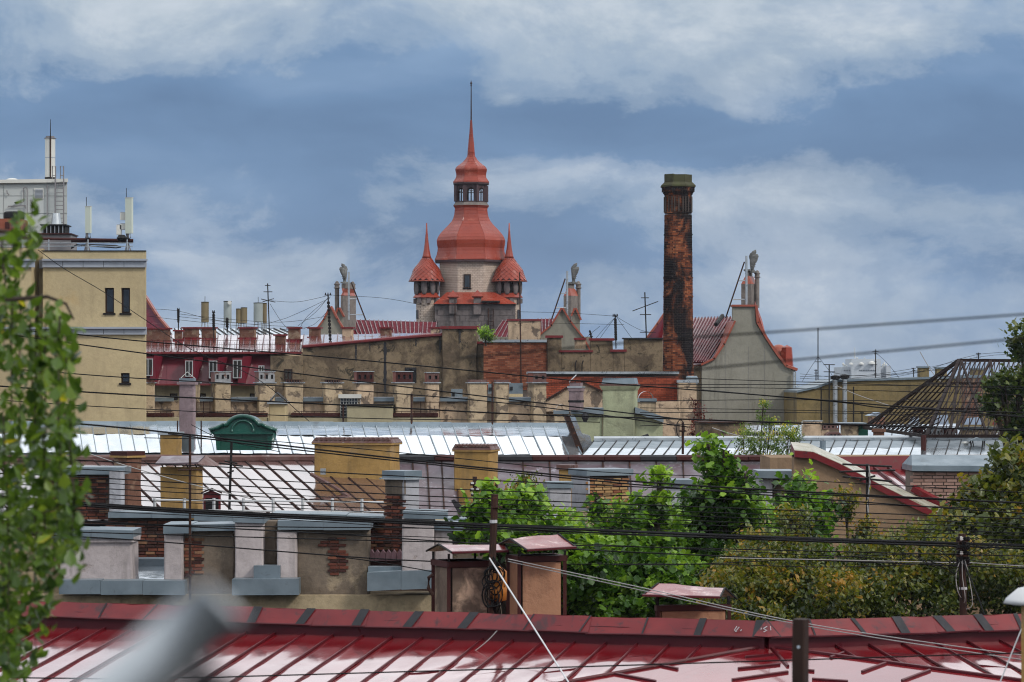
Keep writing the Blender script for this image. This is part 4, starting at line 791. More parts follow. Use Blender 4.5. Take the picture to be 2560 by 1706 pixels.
for a, b, y0, y1, mt, lab, dish in ((503, 522, 755, 806, 'tan', 'tan cylinder phone mast shroud, leftmost above the red roof', 0), (559, 579, 753, 808, 'greyshroud', 'grey phone mast shroud carrying a white dish', 1), (590, 603, 772, 808, 'tan', 'shorter tan phone mast shroud, left one of the touching pair', 0), (602, 618, 769, 808, 'tan', 'taller tan phone mast shroud, right one of the touching pair', 0), (634, 657, 757, 806, 'greyshroud', 'broad pale grey phone mast shroud beside the tall aerial', 0), (657, 667, 758, 808, 'tan', 'narrow tan phone mast shroud behind the broad grey one', 0)):
    D = 172 + (2 if a == 657 else 0); t = thing('phone_mast_shroud', lab, 'phone mast', W((a + b) / 2, 824, D), 'phone mast shrouds above the red roof'); cx = X((a + b) / 2, D); r = (b - a) / 2 / FPX * D
    MB().lathe((cx, D), [(r, Z(y1, D)), (r, Z(y0, D)), (r * .2, Z(y0 - .5, D))], 18).build('shroud', M[mt], t); MB().lathe((cx, D), [(r * 1.03, Z(y0 + 2, D)), (r * 1.03, Z(y0, D))], 18).build('rim', M['dark_metal'], t)
    for s in (-.7, 0, .7): MB().tube([(cx + s * r, D - .1, Z(y1, D)), (cx + s * r * 1.4, D - .1, Z(830, D))], .04, 5).build('leg', M['galv'], t)
    if a in (503, 634): MB().tube([(cx, D, Z(y0, D)), (cx, D, Z(y0 - 14, D))], .02, 4).build('rod', M['dark_metal'], t)
    if dish: MB().tube([W(574, 757, D - r - .1), W(574, 757, D - r - .25)], 5 / FPX * D, 14).build('dish', M['offwhite'], t)
# ================================================================ stained brown firewalls
def firewall_house():
    D = 150; t = thing('brown_firewall_house', 'house with broad streaked brown blank wall in front of the spired tower', 'building', (X(950, D), D, 0))
    P = [(757, 868), (870, 858), (1000, 846), (1105, 838)]; f = [W(x, y, D) for x, y in P]; f = [Vector((f[0].x, D, 0))] + f + [Vector((f[-1].x, D, 0))]
    MB().prism([p + Vector((0, 9, 0)) for p in f], f).build('firewall', M['brownwall'], t)
    MB().tube([W(x, y - 1, D - .1) for x, y in P], .09, 6).build('verge_capping', M['redcap'], t)
    MB().rough(fplan(1105, 1192, D - .3, 9), 0, Z(823, D), .03, cell=.8).build('tall_firewall', M['brownwall'], t)
    MB().ext(fplan(1105, 1192, D - .3, 9), Z(823, D), Z(816, D), .1).build('wall_capping', M['redcap'], t)
    MB().rough(fplan(1192, 1214, D - .1, 8), 0, Z(860, D), .02, cell=.6).build('side_strip', M['brownwall'], t); MB().fbox(1190, 1216, 854, 860, D - .2, 8).build('wall_capping', M['redcap'], t)
    h = MB().fbox(1012, 1041, 920, 957, D - .03, .06).build('black_opening_patch', M['black'], t)  # flat black plate painted in for the darkness of the hole
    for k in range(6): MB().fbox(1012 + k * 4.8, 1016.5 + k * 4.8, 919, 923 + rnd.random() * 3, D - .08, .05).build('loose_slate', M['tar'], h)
    for a, w, y0, y1 in ((963, 9, 856, 985), (890, 5, 862, 905), (1100, 5, 842, 885), (1150, 4, 826, 860), (925, 3, 858, 880), (1040, 4, 848, 868)):   # water stains with a ragged shape of their own
        n = 26; wd = [w * (.25 + .5 * abs(noise.noise(Vector((a * .37, i * .55, 0)))) + .35 * abs(noise.noise(Vector((a, i * 1.9, 4))))) * min(1, (n - i) / 5 + .1) for i in range(n + 1)]; cx = [a + 1.6 * noise.noise(Vector((a * .1, i * .3, 9))) for i in range(n + 1)]
        P = [(cx[i] - wd[i], y0 + (y1 - y0) * i / n) for i in range(n + 1)] + [(cx[i] + wd[i] * .9, y0 + (y1 - y0) * i / n) for i in range(n, -1, -1)]
        MB().fpoly(P, D - .335 if a > 1104 else D - .012, .008).build('water_stain', M['tar'], t)
firewall_house()
def brick_fire():
    D = 149; t = thing('orange_brick_house', 'house with weathered orange brick blank wall beside the rooftop sapling', 'building', (X(1290, D), D, 0))
    MB().box(X(1210, D), X(1367, D), D + .05, D + 7, 0, Z(856, D)).build('wall', M['mortar'], t)
    z0 = Z(975, D); mb = MB(); bricks(mb, (X(1209, D), D + .05, z0), (1, 0, 0), (0, -1, 0), X(1366, D) - X(1209, D), Z(857, D) - z0, .25, .085, .012, .04); mb.build('brickwork', M['brick_orange'], t, kind='stuff')
    MB().fbox(1207, 1367, 849.5, 856, D - .12, 7.2).build('flashing', M['galv'], t); MB().fbox(1366.5, 1369, 849, 975, D - .1, 1).build('wall_edge', M['rusty'], t)
brick_fire()
def notched():
    D = 150; t = thing('notched_firewall_house', 'house with brown parapet wall notched like battlements beside the brick chimney', 'building', (X(1510, D), D, 0))
    segs = [(1367, 1404, 845, 'redcap', 839), (1404, 1476, 881, 'redcap', 876), (1476, 1532, 852, 'redcap', 846), (1532, 1560, 880, 'redcap', 874), (1560, 1657, 848, 'tar', 845)]
    for a, b, y, cap, y2 in segs:
        w = MB().rough(fplan(a, b, D, .8 if y < 870 else .8), 0, Z(y, D), .02, cell=.7).build('parapet', M['brownwall'], t); MB().ext(fplan(a - (3 if y > 870 else 0), b + (3 if y > 870 else 0), D, .8), Z(y, D), Z(y2, D), .08).build('capping', M[cap], w)
    MB().box(X(1368, D), X(1656, D), D + .9, D + 8, 0, Z(884, D)).build('body', M['brownwall'], t)
    for x in (1438, 1455):
        MB().tube([W(x, 935, D - .2), W(x, 910, D - .2), W(x + 3, 902, D - .1)], .035, 5).build('ladder_hook', M['dark_metal'], t)
    MB().fbox(1437, 1464, 845, 872, D + 2, .8).build('chimney_stack', M['cream'], t); MB().fbox(1435, 1466, 845, 850, D + 1.9, 1.).build('stack_capping', M['redcap'], t)
notched()
def red_brick_house():
    D = 133; t = thing('red_brick_shed', 'long bright red brick wall with white flashing at the foot of the chimney', 'building', (X(1530, D), D, 0))
    MB().box(X(1319, D), X(1696, D), D + .05, D + 4, 0, Z(936, D)).build('wall', M['mortar_dark'], t)
    z0 = Z(1005, D); mb = MB(); bricks(mb, (X(1319, D), D + .05, z0), (1, 0, 0), (0, -1, 0), X(1696, D) - X(1319, D), Z(937, D) - z0, .25, .085, .014, .04); mb.build('brickwork', M['brick_red'], t, kind='stuff')
    MB().fbox(1317, 1698, 929.5, 935.5, D - .12, 4.2).build('flashing', M['galv'], t)
    MB().rough(fplan(1696, 1741, D - 1, 1.8), 0, Z(957, D), .03, cell=.5).build('corner_pier', M['cream'], t); MB().ext(fplan(1694, 1746, D - 1, 1.8), Z(957, D), Z(950, D), .02).build('pier_flashing', M['galv'], t)
red_brick_house()
# ================================================================ cream parapet with a row of chimney stubs
def cream_house():
    D = 122; t = thing('cream_parapet_house', 'long peeling cream parapet wall with a row of capped chimney stubs', 'building', (X(850, D), D, 0))
    MB().rough(fplan(330, 1440, D + .3, .6), 0, Z(1003, D), .02, cell=1.2).build('parapet_wall', M['cream'], t)
    MB().rough(fplan(1440, 1700, D + .4, .6), 0, Z(1004, D), .02, cell=1.2).build('parapet_wall', M['cream'], t)
    MB().fpoly([(1366, 1003), (1440, 960), (1453, 957), (1510, 984), (1510, 1030), (1366, 1030)], D - .1, .4).build('gable_wall', M['cream'], t)
    for (ax, ay), (bx, by) in (((1366, 1003), (1440, 959)), ((1453, 957), (1512, 985))):
        a, b = W(ax, ay, D - .2), W(bx, by, D - .2); MB().prism([a, b, b + Vector((0, .6, 0)), a + Vector((0, .6, 0))], [p + Vector((0, 0, .09)) for p in (a, b, b + Vector((0, .6, 0)), a + Vector((0, .6, 0)))]).build('gable_coping', M['rusty'], t)
    stubs = [(361, 363, 387, 'comb'), (476, 480, 500, 'comb'), (527, 537, 577, 3), (637, 647, 687, 3), (706, 713, 758, 'comb'), (805, 812, 856, 'comb'), (885, 892, 934, 30), (982, 990, 1032, 30), (1062, 1067, 1098, 2), (1168, 1174, 1218, 'flat'), (1234, 1240, 1272, 'flat'), (1319, 1333, 1366, 2)]
    for a, b, c, cap in stubs:
        pl = cplan(a, b, c, D - .25, 76); s = MB().rough(pl, 0, Z(958, D), .02, cell=.25, seed=a).build('chimney_stub', M['cream2'] if a % 3 else M['cream'], t)
        MB().ext(pl, Z(958.5, D), Z(956, D), .07).build('stub_lip', M['galv'], s)
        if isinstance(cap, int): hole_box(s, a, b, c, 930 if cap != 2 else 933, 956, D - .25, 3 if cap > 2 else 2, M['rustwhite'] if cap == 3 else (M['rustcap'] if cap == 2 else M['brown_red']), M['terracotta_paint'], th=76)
        else:
            MB().ext(pl, Z(956, D), Z(949.5, D), .0 if cap == 'flat' else -.1).build('stub_cap', M['rustcap'] if cap == 'flat' else M['black'], s)
            if cap == 'comb':
                MB().ext(pl, Z(951.5, D), Z(949.3, D), .04).build('stub_cap_plate', M['rusty'], s)
                for k in range(7): x = b + (c - b) * (k + .5) / 7; MB().fbox(x - 1.2, x + 1.2, 951.8, 957, D - .3, .06).build('comb_tooth', M['rustcap'], s)
    for a, b in ((387, 434), (499, 532), (577, 644), (688, 712), (758, 812), (934, 990), (1033, 1066), (1099, 1172), (1219, 1238), (1272, 1331)):
        MB().fbox(a, b, 994, 1004, D + .12, .1).build('flashing', M['zinc'], t); MB().fbox(a, b, 993, 994.5, D + .1, .9).build('flashing_top', M['galv'], t)
    # ledge and balcony strip
    for a, b in ((363, 430), (490, 668), (728, 850), (981, 1095)): MB().fbox(a, b, 1033, 1042, D - .5, .7).build('ledge', M['brown_red'], t)
    for a, b, y in ((340, 670, 1044), (668, 1100, 1045), ): MB().fbox(a, b, y, 1100, D - .8, 1).build('lower_wall', M['olive'], t)
    MB().fbox(868, 981, 1013, 1100, D - 1.1, 1.5).build('stair_head', M['olive'], t); MB().fbox(866, 983, 1011, 1013.4, D - 1.2, 1.7).build('stair_head_roof', M['dark_metal'], t)
    cg = MB().fbox(846, 903, 986, 996, D - .4, .6).build('glazed_balcony', M['offwhite'], t); MB().fbox(850, 902, 996.4, 1044, D - .2, .4).build('balcony_glass', M['glass'], cg)
    for k in range(8): MB().fbox(851 + k * 7, 852 + k * 7, 996.5, 1044, D - .26, .05).build('glazing_bar', M['offwhite'], cg)
    for k in range(6): MB().fbox(850, 902, 1003 + k * 7.5, 1003.8 + k * 7.5, D - .3, .04).build('glazing_bar', M['offwhite'], cg)
    for xs in ((492, 525), (1052, 1098)):
        for x in (xs[0], (xs[0] + xs[1]) / 2, xs[1]): MB().tube([W(x, 1044, D - .7), W(x, 1004, D - .7)], .025, 4).build('railing_post', M['rusty'], t)
        for y in (1006, 1023, 1030): MB().tube([W(xs[0], y, D - .7), W(xs[1], y, D - .7)], .02, 4).build('railing_rail', M['rusty'], t)
    for a, b in ((366, 430), (525, 665), (735, 845), (985, 1052)):
        for y in (1029,): MB().tube([W(a, y, D - .7), W(b, y, D - .7)], .018, 4).build('railing_rail', M['rusty'], t)
        for k in range(int((b - a) / 16)): MB().tube([W(a + 3 + k * 16, 1042, D - .7), W(a + 3 + k * 16, 1028, D - .7)], .014, 4).build('railing_post', M['rusty'], t)
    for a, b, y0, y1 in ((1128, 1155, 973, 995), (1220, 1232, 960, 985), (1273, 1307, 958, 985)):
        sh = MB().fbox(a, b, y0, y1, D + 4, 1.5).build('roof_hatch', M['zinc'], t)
        for k in range(3): MB().fbox(a + 2 + k * 2.6, a + 3.6 + k * 2.6, y0 + 9, y0 + 18, D + 3.95, .05).build('black_hatch_strip', M['black'], sh)  # black strips stand for the dark inside of the slots
    MB().fbox(1273, 1307, 985, 1003, D + 4, 1.5).build('hatch_base', M['yellow'], t)
    # small ochre stack under a bent metal hood
    s = MB().rough(fplan(672, 714, D - 3, 1.2), 0, Z(1010, D - 3), .02).build('chimney_stub', M['yellow'], t); MB().fbox(668, 718, 1004, 1010.5, D - 3.1, 1.4).build('stub_lip', M['galv'], s)
    a, b, c = W(673, 1003, D - 3), W(691, 983, D - 3), W(714, 1003, D - 3); e = Vector((0, 1.1, 0)); u = Vector((0, 0, .03))
    MB().prism([a, b, b + e, a + e], [p + u for p in (a, b, b + e, a + e)]).build('hood_leaf', M['galv'], s); MB().prism([b, c, c + e, b + e], [p + u for p in (b, c, c + e, b + e)]).build('hood_leaf', M['dark_metal'], s)
    for px0, px1, yt, yb, cx0, cx1, yb2 in ((1389, 1419, 1011, 1033, 1386, 1421, 1062), (1597, 1634, 979, 1003, 1595, 1640, 1016)):
        Dd = D - 5; s = MB().rough(fplan(cx0, cx1, Dd, 1), Z(1110, Dd), Z(yb + 2, Dd), .02).build('chimney_stub', M['cream2'], t); MB().fbox(cx0 - 2, cx1 + 2, yb - 6, yb + 2.5, Dd - .05, 1.1).build('stub_collar', M['zinc'], s)
        mb = MB(); xm, rx, rz = X((px0 + px1) / 2, Dd), (X(px1, Dd) - X(px0, Dd)) / 2, Z(yt, Dd) - Z(yb - 6, Dd); P = [(xm - rx * math.cos(math.pi * j / 10), Z(yb - 6, Dd) + rz * math.sin(math.pi * j / 10)) for j in range(11)]
        for j in range(10):
            (xa, za), (xb, zb) = P[j], P[j + 1]; i = len(mb.v); mb.v += [(xa, Dd, za), (xb, Dd, zb), (xb, Dd + .9, zb), (xa, Dd + .9, za)]; mb.f.append((i, i + 1, i + 2, i + 3)); mb.t.append(0.)
        mb.build('arched_hood', M['whitesheet'], s)
cream_house()
# ================================================================ silver roofed houses across the middle
def silver_house():
    D = 96; t = thing('silver_roof_house', 'long house with bright wet silver seamed roof carrying the green dormer', 'building', (X(700, D), D, 0))
    # convex slope: nearly flat at the ridge, steeper below
    R0, R1 = W(-350, 1059, D + 7), W(1424, 1066, D + 7); r0, r1 = W(-350, 1083, D + 1.9), W(1432, 1091, D + 1.9); e0, e1 = W(-350, 1129, D), W(1455, 1138, D)
    MB().prism([R0 + Vector((0, 2, -3)), R1 + Vector((0, 2, -3)), e1 + Vector((0, 0, -3)), e0 + Vector((0, 0, -3))], [R0 + Vector((0, 0, -.15)), R1 + Vector((0, 0, -.15)), e1 + Vector((0, 0, -.2)), e0 + Vector((0, 0, -.2))]).build('roof_body', M['rustcap'], t)
    MB().box(X(-350, D), X(1450, D), D + .5, D + 12, 0, Z(1145, D)).build('wall', M['brickred_chim'], t)
    seamroof(t, R0, R1, r0, r1, 55, M['silver'], M['zinc'], .025, .03, .03, 3, 3, .9)
    seamroof(t, r0, r1, e0, e1, 55, M['silver'], M['zinc'], .025, .03, .03, 4, 6, 1.3)
    a, b = R0 + Vector((0, 0, .12)), R1 + Vector((0, 0, .12)); 
    for k in range(12):
        p, q = R0.lerp(R1, k / 12), R0.lerp(R1, (k + 1) / 12); j = rnd.uniform(-.015, .015); u = Vector((0, 0, .12 + j)); dn = Vector((0, 0, -.1 + j)); o = Vector((0, -.1, 0)); bk = Vector((0, .25, 0)); MB().prism([p + o + dn, q + o + dn, q + bk + dn, p + bk + dn], [p + u, q + u, q + bk + u, p + bk + u]).build('ridge_cap', M['zinc'], t)
    # stepped white ledge at the right gable
    P = [(1424, 1040), (1437, 1040), (1455, 1085), (1475, 1090), (1482, 1112), (1492, 1132), (1462, 1136)]
    MB().fpoly(P, D + 1, 2.5).build('gable_ledge', M['silver'], t); MB().fpoly([(1412, 1042), (1424, 1040), (1462, 1140), (1448, 1140)], D + .8, 3).build('gable_edge', M['rusty'], t)
    # purple stack with wire frame
    Dp = 97.5; pl = cplan(448, 484, 490, Dp, 12); c = MB().rough(pl, Z(1110, Dp), Z(962, Dp), .015, cell=.2).build('chimney_stack', M['purplegrey'], t); MB().ext(pl, Z(962, Dp), Z(955, Dp), .06).build('stack_cornice', M['purplegrey'], c); MB().ext(pl, Z(955, Dp), Z(946, Dp), .0).build('stack_cap', M['zinc'], c)
    MB().tube([W(452, 946, Dp + .2), W(468, 930, Dp + .2), W(487, 946, Dp + .2)], .015, 4).build('wire_frame', M['offwhite'], c)
    for x in (444, 503): MB().tube([W(x, 1120, Dp - 1), W(x, 1052, Dp - 1)], .03, 4).build('ladder_rail', M['rusty'], t)
    # low ochre stub
    pl = cplan(400, 446, 455, 94.5, 14); c = MB().rough(pl, Z(1150, 94.5), Z(1088, 94.5), .02, cell=.2).build('chimney_stub', M['ochre'], t); MB().ext(pl, Z(1088, 94.5), Z(1080, 94.5), .06).build('stub_cap', M['galv'], c)
    pl = cplan(455, 478, 486, 95, 14); MB().ext(pl, Z(1130, 95), Z(1086, 95)).build('louvred_box', M['zinc'], t)
silver_house()
def green_dormer():
    D = 94; t = thing('green_dormer', 'dark green painted dormer with round arched pediment on the silver roof', 'dormer', W(605, 1126, D)); g = M['greenpaint']
    def outline(s=0):
        P = [(543 + s, 1126), (538 + s, 1106), (531 + s, 1086 + s), (524 + s, 1075 + s), (545, 1069 + s), (560, 1062 + s)]
        P += [(607 - 42 * math.cos(math.pi * (.12 + .76 * k / 14)) * (1 - s / 60), 1074 - (33 - s) * math.sin(math.pi * (.12 + .76 * k / 14))) for k in range(15)]
        return P + [(654, 1062 + s), (668, 1069 + s), (691 - s, 1075 + s), (686 - s, 1086 + s), (680 - s, 1106), (677 - s, 1126)]
    MB().fpoly(outline(4), D, 1.6).build('front', g, t)
    O = outline(0); 
    for a, b in ((2, 5), (5, 21), (21, 25)):
        mb = MB(); 
        mb.tube([W(x, y, D - .03) for x, y in O[a:b + 1]], .075, 6); mb.build('cornice_moulding', g, t, smooth=True)
    mb = MB(); mb.tube([W(607 - 27 * math.cos(math.pi * k / 12), 1079 - 27 * math.sin(math.pi * k / 12), D - .02) for k in range(13)], .045, 6); mb.build('arch_moulding', g, t, smooth=True)
    MB().fbox(536, 682, 1082, 1086, D - .14, .2).build('string_moulding', g, t)
    for x in (538, 668): MB().fpoly([(x, 1088), (x + 12, 1088), (x + 11, 1126), (x + 3, 1126)], D - .08, .14).build('side_volute', g, t)
    MB().fbox(580, 640, 1113, 1126, D - .06, .1).build('panel', M['leaf_dark'] if 0 else g, t)
    P = [(x, y) for x, y in outline(0)[5:22]]; f = [W(x, y - 1.5, D - .1) for x, y in P]
    mb = MB(); 
    for k in range(len(f) - 1): i = len(mb.v); mb.v += [tuple(f[k]), tuple(f[k + 1]), tuple(f[k + 1] + Vector((0, 1.8, 0))), tuple(f[k] + Vector((0, 1.8, 0)))]; mb.f.append((i, i + 1, i + 2, i + 3)); mb.t.append(0.)
    mb.build('curved_roof', g, t)
green_dormer()
def palegreen_house():
    D = 104; t = thing('pale_green_stack', 'pale green rendered chimney stack with zinc cap and lean-to beside it', 'chimney', (X(1560, D), D, 0))
    pl = cplan(1506, 1586, 1594, D, 10); MB().rough(pl, 0, Z(975, D), .02, cell=.3).build('stack', M['palegreen'], t); MB().ext(pl, Z(975, D), Z(965, D), .03, .1).build('stack_neck', M['palegreen'], t); MB().ext(pl, Z(965, D), Z(960, D), .1).build('stack_lip', M['rustcap'], t); MB().ext(pl, Z(960, D), Z(945, D), .03, -.02).build('stack_cap', M['zinc'], t)
    MB().fpoly([(1588, 1024), (1657, 1046), (1657, 1110), (1588, 1110)], D + .2, 2.5).build('lean_to', M['palegreen'], t)
    a, b = W(1588, 1018, D - .1), W(1659, 1042, D - .1); e = Vector((0, 2.9, 0)); u = Vector((0, 0, -.22)); MB().prism([a + u, b + u, b + e + u, a + e + u], [a, b, b + e, a + e]).build('lean_to_roof', M['zinc'], t)
    MB().rough(fplan(1430, 1506, D + .3, 1), 0, Z(1036, D), .02).build('low_wall', M['palegreen'], t); MB().fbox(1428, 1509, 1020, 1035.5, D + .1, 1.4).build('wall_flashing', M['zinc'], t)
    pl = cplan(1422, 1452, 1459, D - .5, 14); c = MB().rough(pl, Z(1025, D), Z(978, D), .015, cell=.2).build('purple_flue', M['purplegrey'], t); MB().ext(pl, Z(978, D), Z(970, D), .03).build('flue_band', M['purplegrey'], c); MB().ext(pl, Z(966, D), Z(957, D), -.02).build('flue_cap', M['purplegrey'], c); MB().ext(pl, Z(970, D), Z(966, D), .05).build('flue_lip', M['galv'], c); MB().ext(pl, Z(1006, D), Z(1001, D), .02).build('flue_band', M['black'], c)
    a, b, e = W(1423, 957, D - .5), W(1441, 939, D - .5), Vector((0, .6, 0)); MB().prism([a, b, b + e, a + e], [p + Vector((0, 0, .04)) for p in (a, b, b + e, a + e)]).build('flue_hood', M['whitesheet'], c)
    MB().tube([W(1485, 1103, D - .3), W(1520, 1104, D - .3), W(1590, 1101, D - .3), W(1610, 1094, D - .3), W(1622, 1090, D - .3)], .09, 7).build('tar_joint', M['tar'], t)
    MB().lathe((X(1462, D), D - .4), [(.05, Z(1056, D)), (.14, Z(1044, D)), (.1, Z(1034, D)), (.03, Z(1030, D))], 7).build('tar_patch', M['tar'], t)
palegreen_house()
def silver_house_right():
    D = 92; t = thing('silver_roof_house', 'low house with dull silver seamed roof behind the tan gable', 'building', (X(2000, D), D, 0))
    R0, R1 = W(1485, 1103, D + 6), W(2920, 1099, D + 6); r0, r1 = W(1470, 1121, D + 1.4), W(2920, 1119, D + 1.4); e0, e1 = W(1450, 1142, D), W(2920, 1142, D)
    seamroof(t, R0, R1, r0, r1, 50, M['zinc'], M['dark_metal'], .03, .025, .02, 3, 3, 1.1); seamroof(t, r0, r1, e0, e1, 50, M['dullsilver'], M['dark_metal'], .03, .025, .022, 3, 5, 1.1)
    MB().box(X(1470, D), X(2920, D), D + .4, D + 9.5, 0, Z(1150, D)).build('wall', M['cream'], t)
    MB().tube([R0.lerp(R1, k / 20) + Vector((0, 0, .05)) for k in range(21)], .12, 8).build('ridge_cap', M['galv'], t)
    MB().tube([W(2057, 1140, D + 1), W(2057, 1102, D + 1)], .1, 8).build('flue_pipe', M['zinc'], t)
    v = MB().fbox(2428, 2456, 1118, 1131, D + 2, .7).build('vent_stub', M['cream'], t); MB().lathe((X(2440, D), D + 2), [(.08, Z(1118, D)), (.08, Z(1113, D)), (.17, Z(1112, D)), (.14, Z(1108, D)), (.03, Z(1107, D))], 12).build('mushroom_cap', M['offwhite'], v)
    a, b, c, e = W(2424, 1102, D + 1.5), W(2445, 1094, D + 1.5), W(2468, 1102, D + 1.5), Vector((0, 1, 0)); MB().prism([a, b, c], [a + e, b + e, c + e]).build('vent_hood', M['zinc'], v)
    for x in (2428, 2434, 2455, 2460): MB().tube([W(x, 1118, D + 1.7), W(x - 2 if x < 2440 else x + 2, 1102, D + 1.7)], .02, 4).build('hood_leg', M['dark_metal'], v)
silver_house_right()
# ================================================================ rooftop clutter between the right-hand roofs
def lattice():
    t = thing('steel_lattice_pyramid', 'dark bare steel lattice of a hipped roof, open to the sky', 'frame', W(2330, 1090, 96)); m = M['rusty']
    m = M['frame_steel']; zb = Z(1088, 96)
    E = Vector((X(2398, 101), 101, Z(901, 101))); E2 = Vector((X(2660, 101), 101, Z(903, 101)))
    F = Vector((X(2316, 94), 94, zb)); K = Vector((X(2160, 112), 112, zb)); F2 = Vector((X(2680, 94), 94, zb)); 
    def bar(a, b, r=.05, name='lattice_bar'): return MB().tube([a, b], r * .7, 4).build(name, m, t)
    for a, b in ((E, E2), (E, F), (E, K), (F, F2), (K, F)): bar(a, b, .11, 'main_beam')
    for f in (.32, .66):                        # purlins
        a, b = E.lerp(F, f), E2.lerp(F2, f); bar(a, b, .08, 'purlin'); bar(E.lerp(K, f), a, .07, 'purlin')
    n = 15                                      # end slope: close parallel rafters, crossed by bracing
    for k in range(1, n):
        p = K.lerp(F, k / n); mid = (K + F) / 2; up = (E - mid)
        f = 1 - abs(k / n - .5) * 2; bar(p, p + up * f, .04, 'rafter')
        if f > .2: bar(p, (K.lerp(F, min(1, k / n + .22)) + up * f * .45), .028, 'brace')
    for k in range(1, 9): f = k / 9; bar(K.lerp(E, f), F.lerp(E, f), .03, 'batten')
    n = 22                                      # front slope: diamond lattice in three bays plus big raking trusses
    for b0, b1 in ((0, .34), (.34, .66), (.66, 1)):
        for k in range(n):
            for s in (-1, 1):
                a = (k + .5) / n; c = a + s * .75 / n
                if 0 <= c <= 1: bar(E.lerp(E2, a).lerp(F.lerp(F2, a), b0), E.lerp(E2, c).lerp(F.lerp(F2, c), b1), .032)
    for a, c in ((.02, .16), (.02, .42), (.3, .18), (.3, .5), (.62, .46), (.62, .82), (.9, .76), (.9, .99)): bar(E.lerp(E2, a), F.lerp(F2, c), .075, 'truss_leg')
lattice()
def vents():
    G = 'small vents and stacks on the roofs before the steel frame'
    def put(name, label, cat, D, f): t = thing(name, label, cat, (0, D, 20), G); f(t); return t
    D = 99
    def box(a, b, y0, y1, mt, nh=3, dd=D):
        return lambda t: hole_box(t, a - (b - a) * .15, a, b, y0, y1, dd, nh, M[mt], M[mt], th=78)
    def P(a, b, y, D): return (X((a + b) / 2, D), D, Z(y, D))
    for a, b, y0, y1, mt, nm, lab in ((2285, 2314, 1070, 1090, 'brown_red', 'roof_vent_box', 'maroon vent box with slots, first of three before the steel frame'), (2322, 2360, 1072, 1092, 'galv', 'roof_vent_box', 'weathered grey slatted vent box, middle of three before the steel frame'), (2364, 2394, 1073, 1097, 'brown_red', 'roof_vent_box', 'plain maroon vent box, last of three before the steel frame'), (2556, 2590, 1074, 1100, 'brown_red', 'roof_vent_box', 'maroon vent box beyond the half-round hood'), (2057, 2098, 1062, 1074, 'rustcap', 'roof_vent_box', 'rusty slotted brick vent on a cream base left of the pipes'), (2014, 2055, 1054, 1064, 'cream', 'roof_vent_box', 'low pale slotted vent box below the ochre wall')):
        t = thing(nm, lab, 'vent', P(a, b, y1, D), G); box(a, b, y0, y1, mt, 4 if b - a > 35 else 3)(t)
        MB().fbox(a - 3, b, y1, 1104, D + .05, .8).build('vent_base', M['cream'], t)
    t = thing('arched_vent', 'maroon arch-topped vent with three dark openings beside the ridge', 'vent', P(2065, 2105, 1098, 98), G); Dd = 98
    MB().fpoly([(2063, 1100), (2067, 1086), (2075, 1081), (2098, 1081), (2105, 1088), (2106, 1100)], Dd, .8).build('hood', M['rustcap'], t)
    for k in range(3): MB().fbox(2076 + k * 9, 2081 + k * 9, 1086, 1095, Dd - .03, .04).build('black_slot_strip', M['black'], t)  # flat black plates paint the darkness of the three openings
    t = thing('cream_stack', 'wide cream stack with zinc lid before the steel frame', 'chimney', P(2402, 2490, 1098, D), G)
    pl = cplan(2403, 2416, 2490, D, 70); MB().rough(pl, Z(1110, D), Z(1076, D), .02, cell=.25).build('stack', M['cream2'], t); MB().ext(pl, Z(1076, D), Z(1068, D), .08).build('lid', M['zinc'], t)
    t = thing('brick_stub', 'small crumbling brick chimney at the corner of the steel frame', 'chimney', P(2180, 2212, 1098, D), G); pl = cplan(2183, 2206, 2211, D, 14); MB().rough(pl, Z(1110, D), Z(1081, D), .03, cell=.15).build('stack', M['brickred_chim'], t); MB().ext(pl, Z(1081, D), Z(1073, D), .05).build('cornice', M['brickred_chim'], t)
    t = thing('half_round_vent', 'half-round white metal vent hood beside the cream stack', 'vent', P(2498, 2532, 1098, D), G); MB().fbox(2496, 2536, 1094, 1104, D, .8).build('collar', M['zinc'], t)
    mb = MB(); xm, rx, zb, rz = X(2514, D), X(2531, D) - X(2514, D), Z(1094, D), Z(1080, D) - Z(1094, D); Q = [(xm - rx * math.cos(math.pi * j / 10), zb + rz * math.sin(math.pi * j / 10)) for j in range(11)]
    for j in range(10): (xa, za), (xb, zb2) = Q[j], Q[j + 1]; i = len(mb.v); mb.v += [(xa, D, za), (xb, D, zb2), (xb, D + .8, zb2), (xa, D + .8, za)]; mb.f.append((i, i + 1, i + 2, i + 3)); mb.t.append(0.)
    mb.build('hood', M['whitesheet'], t)
vents()
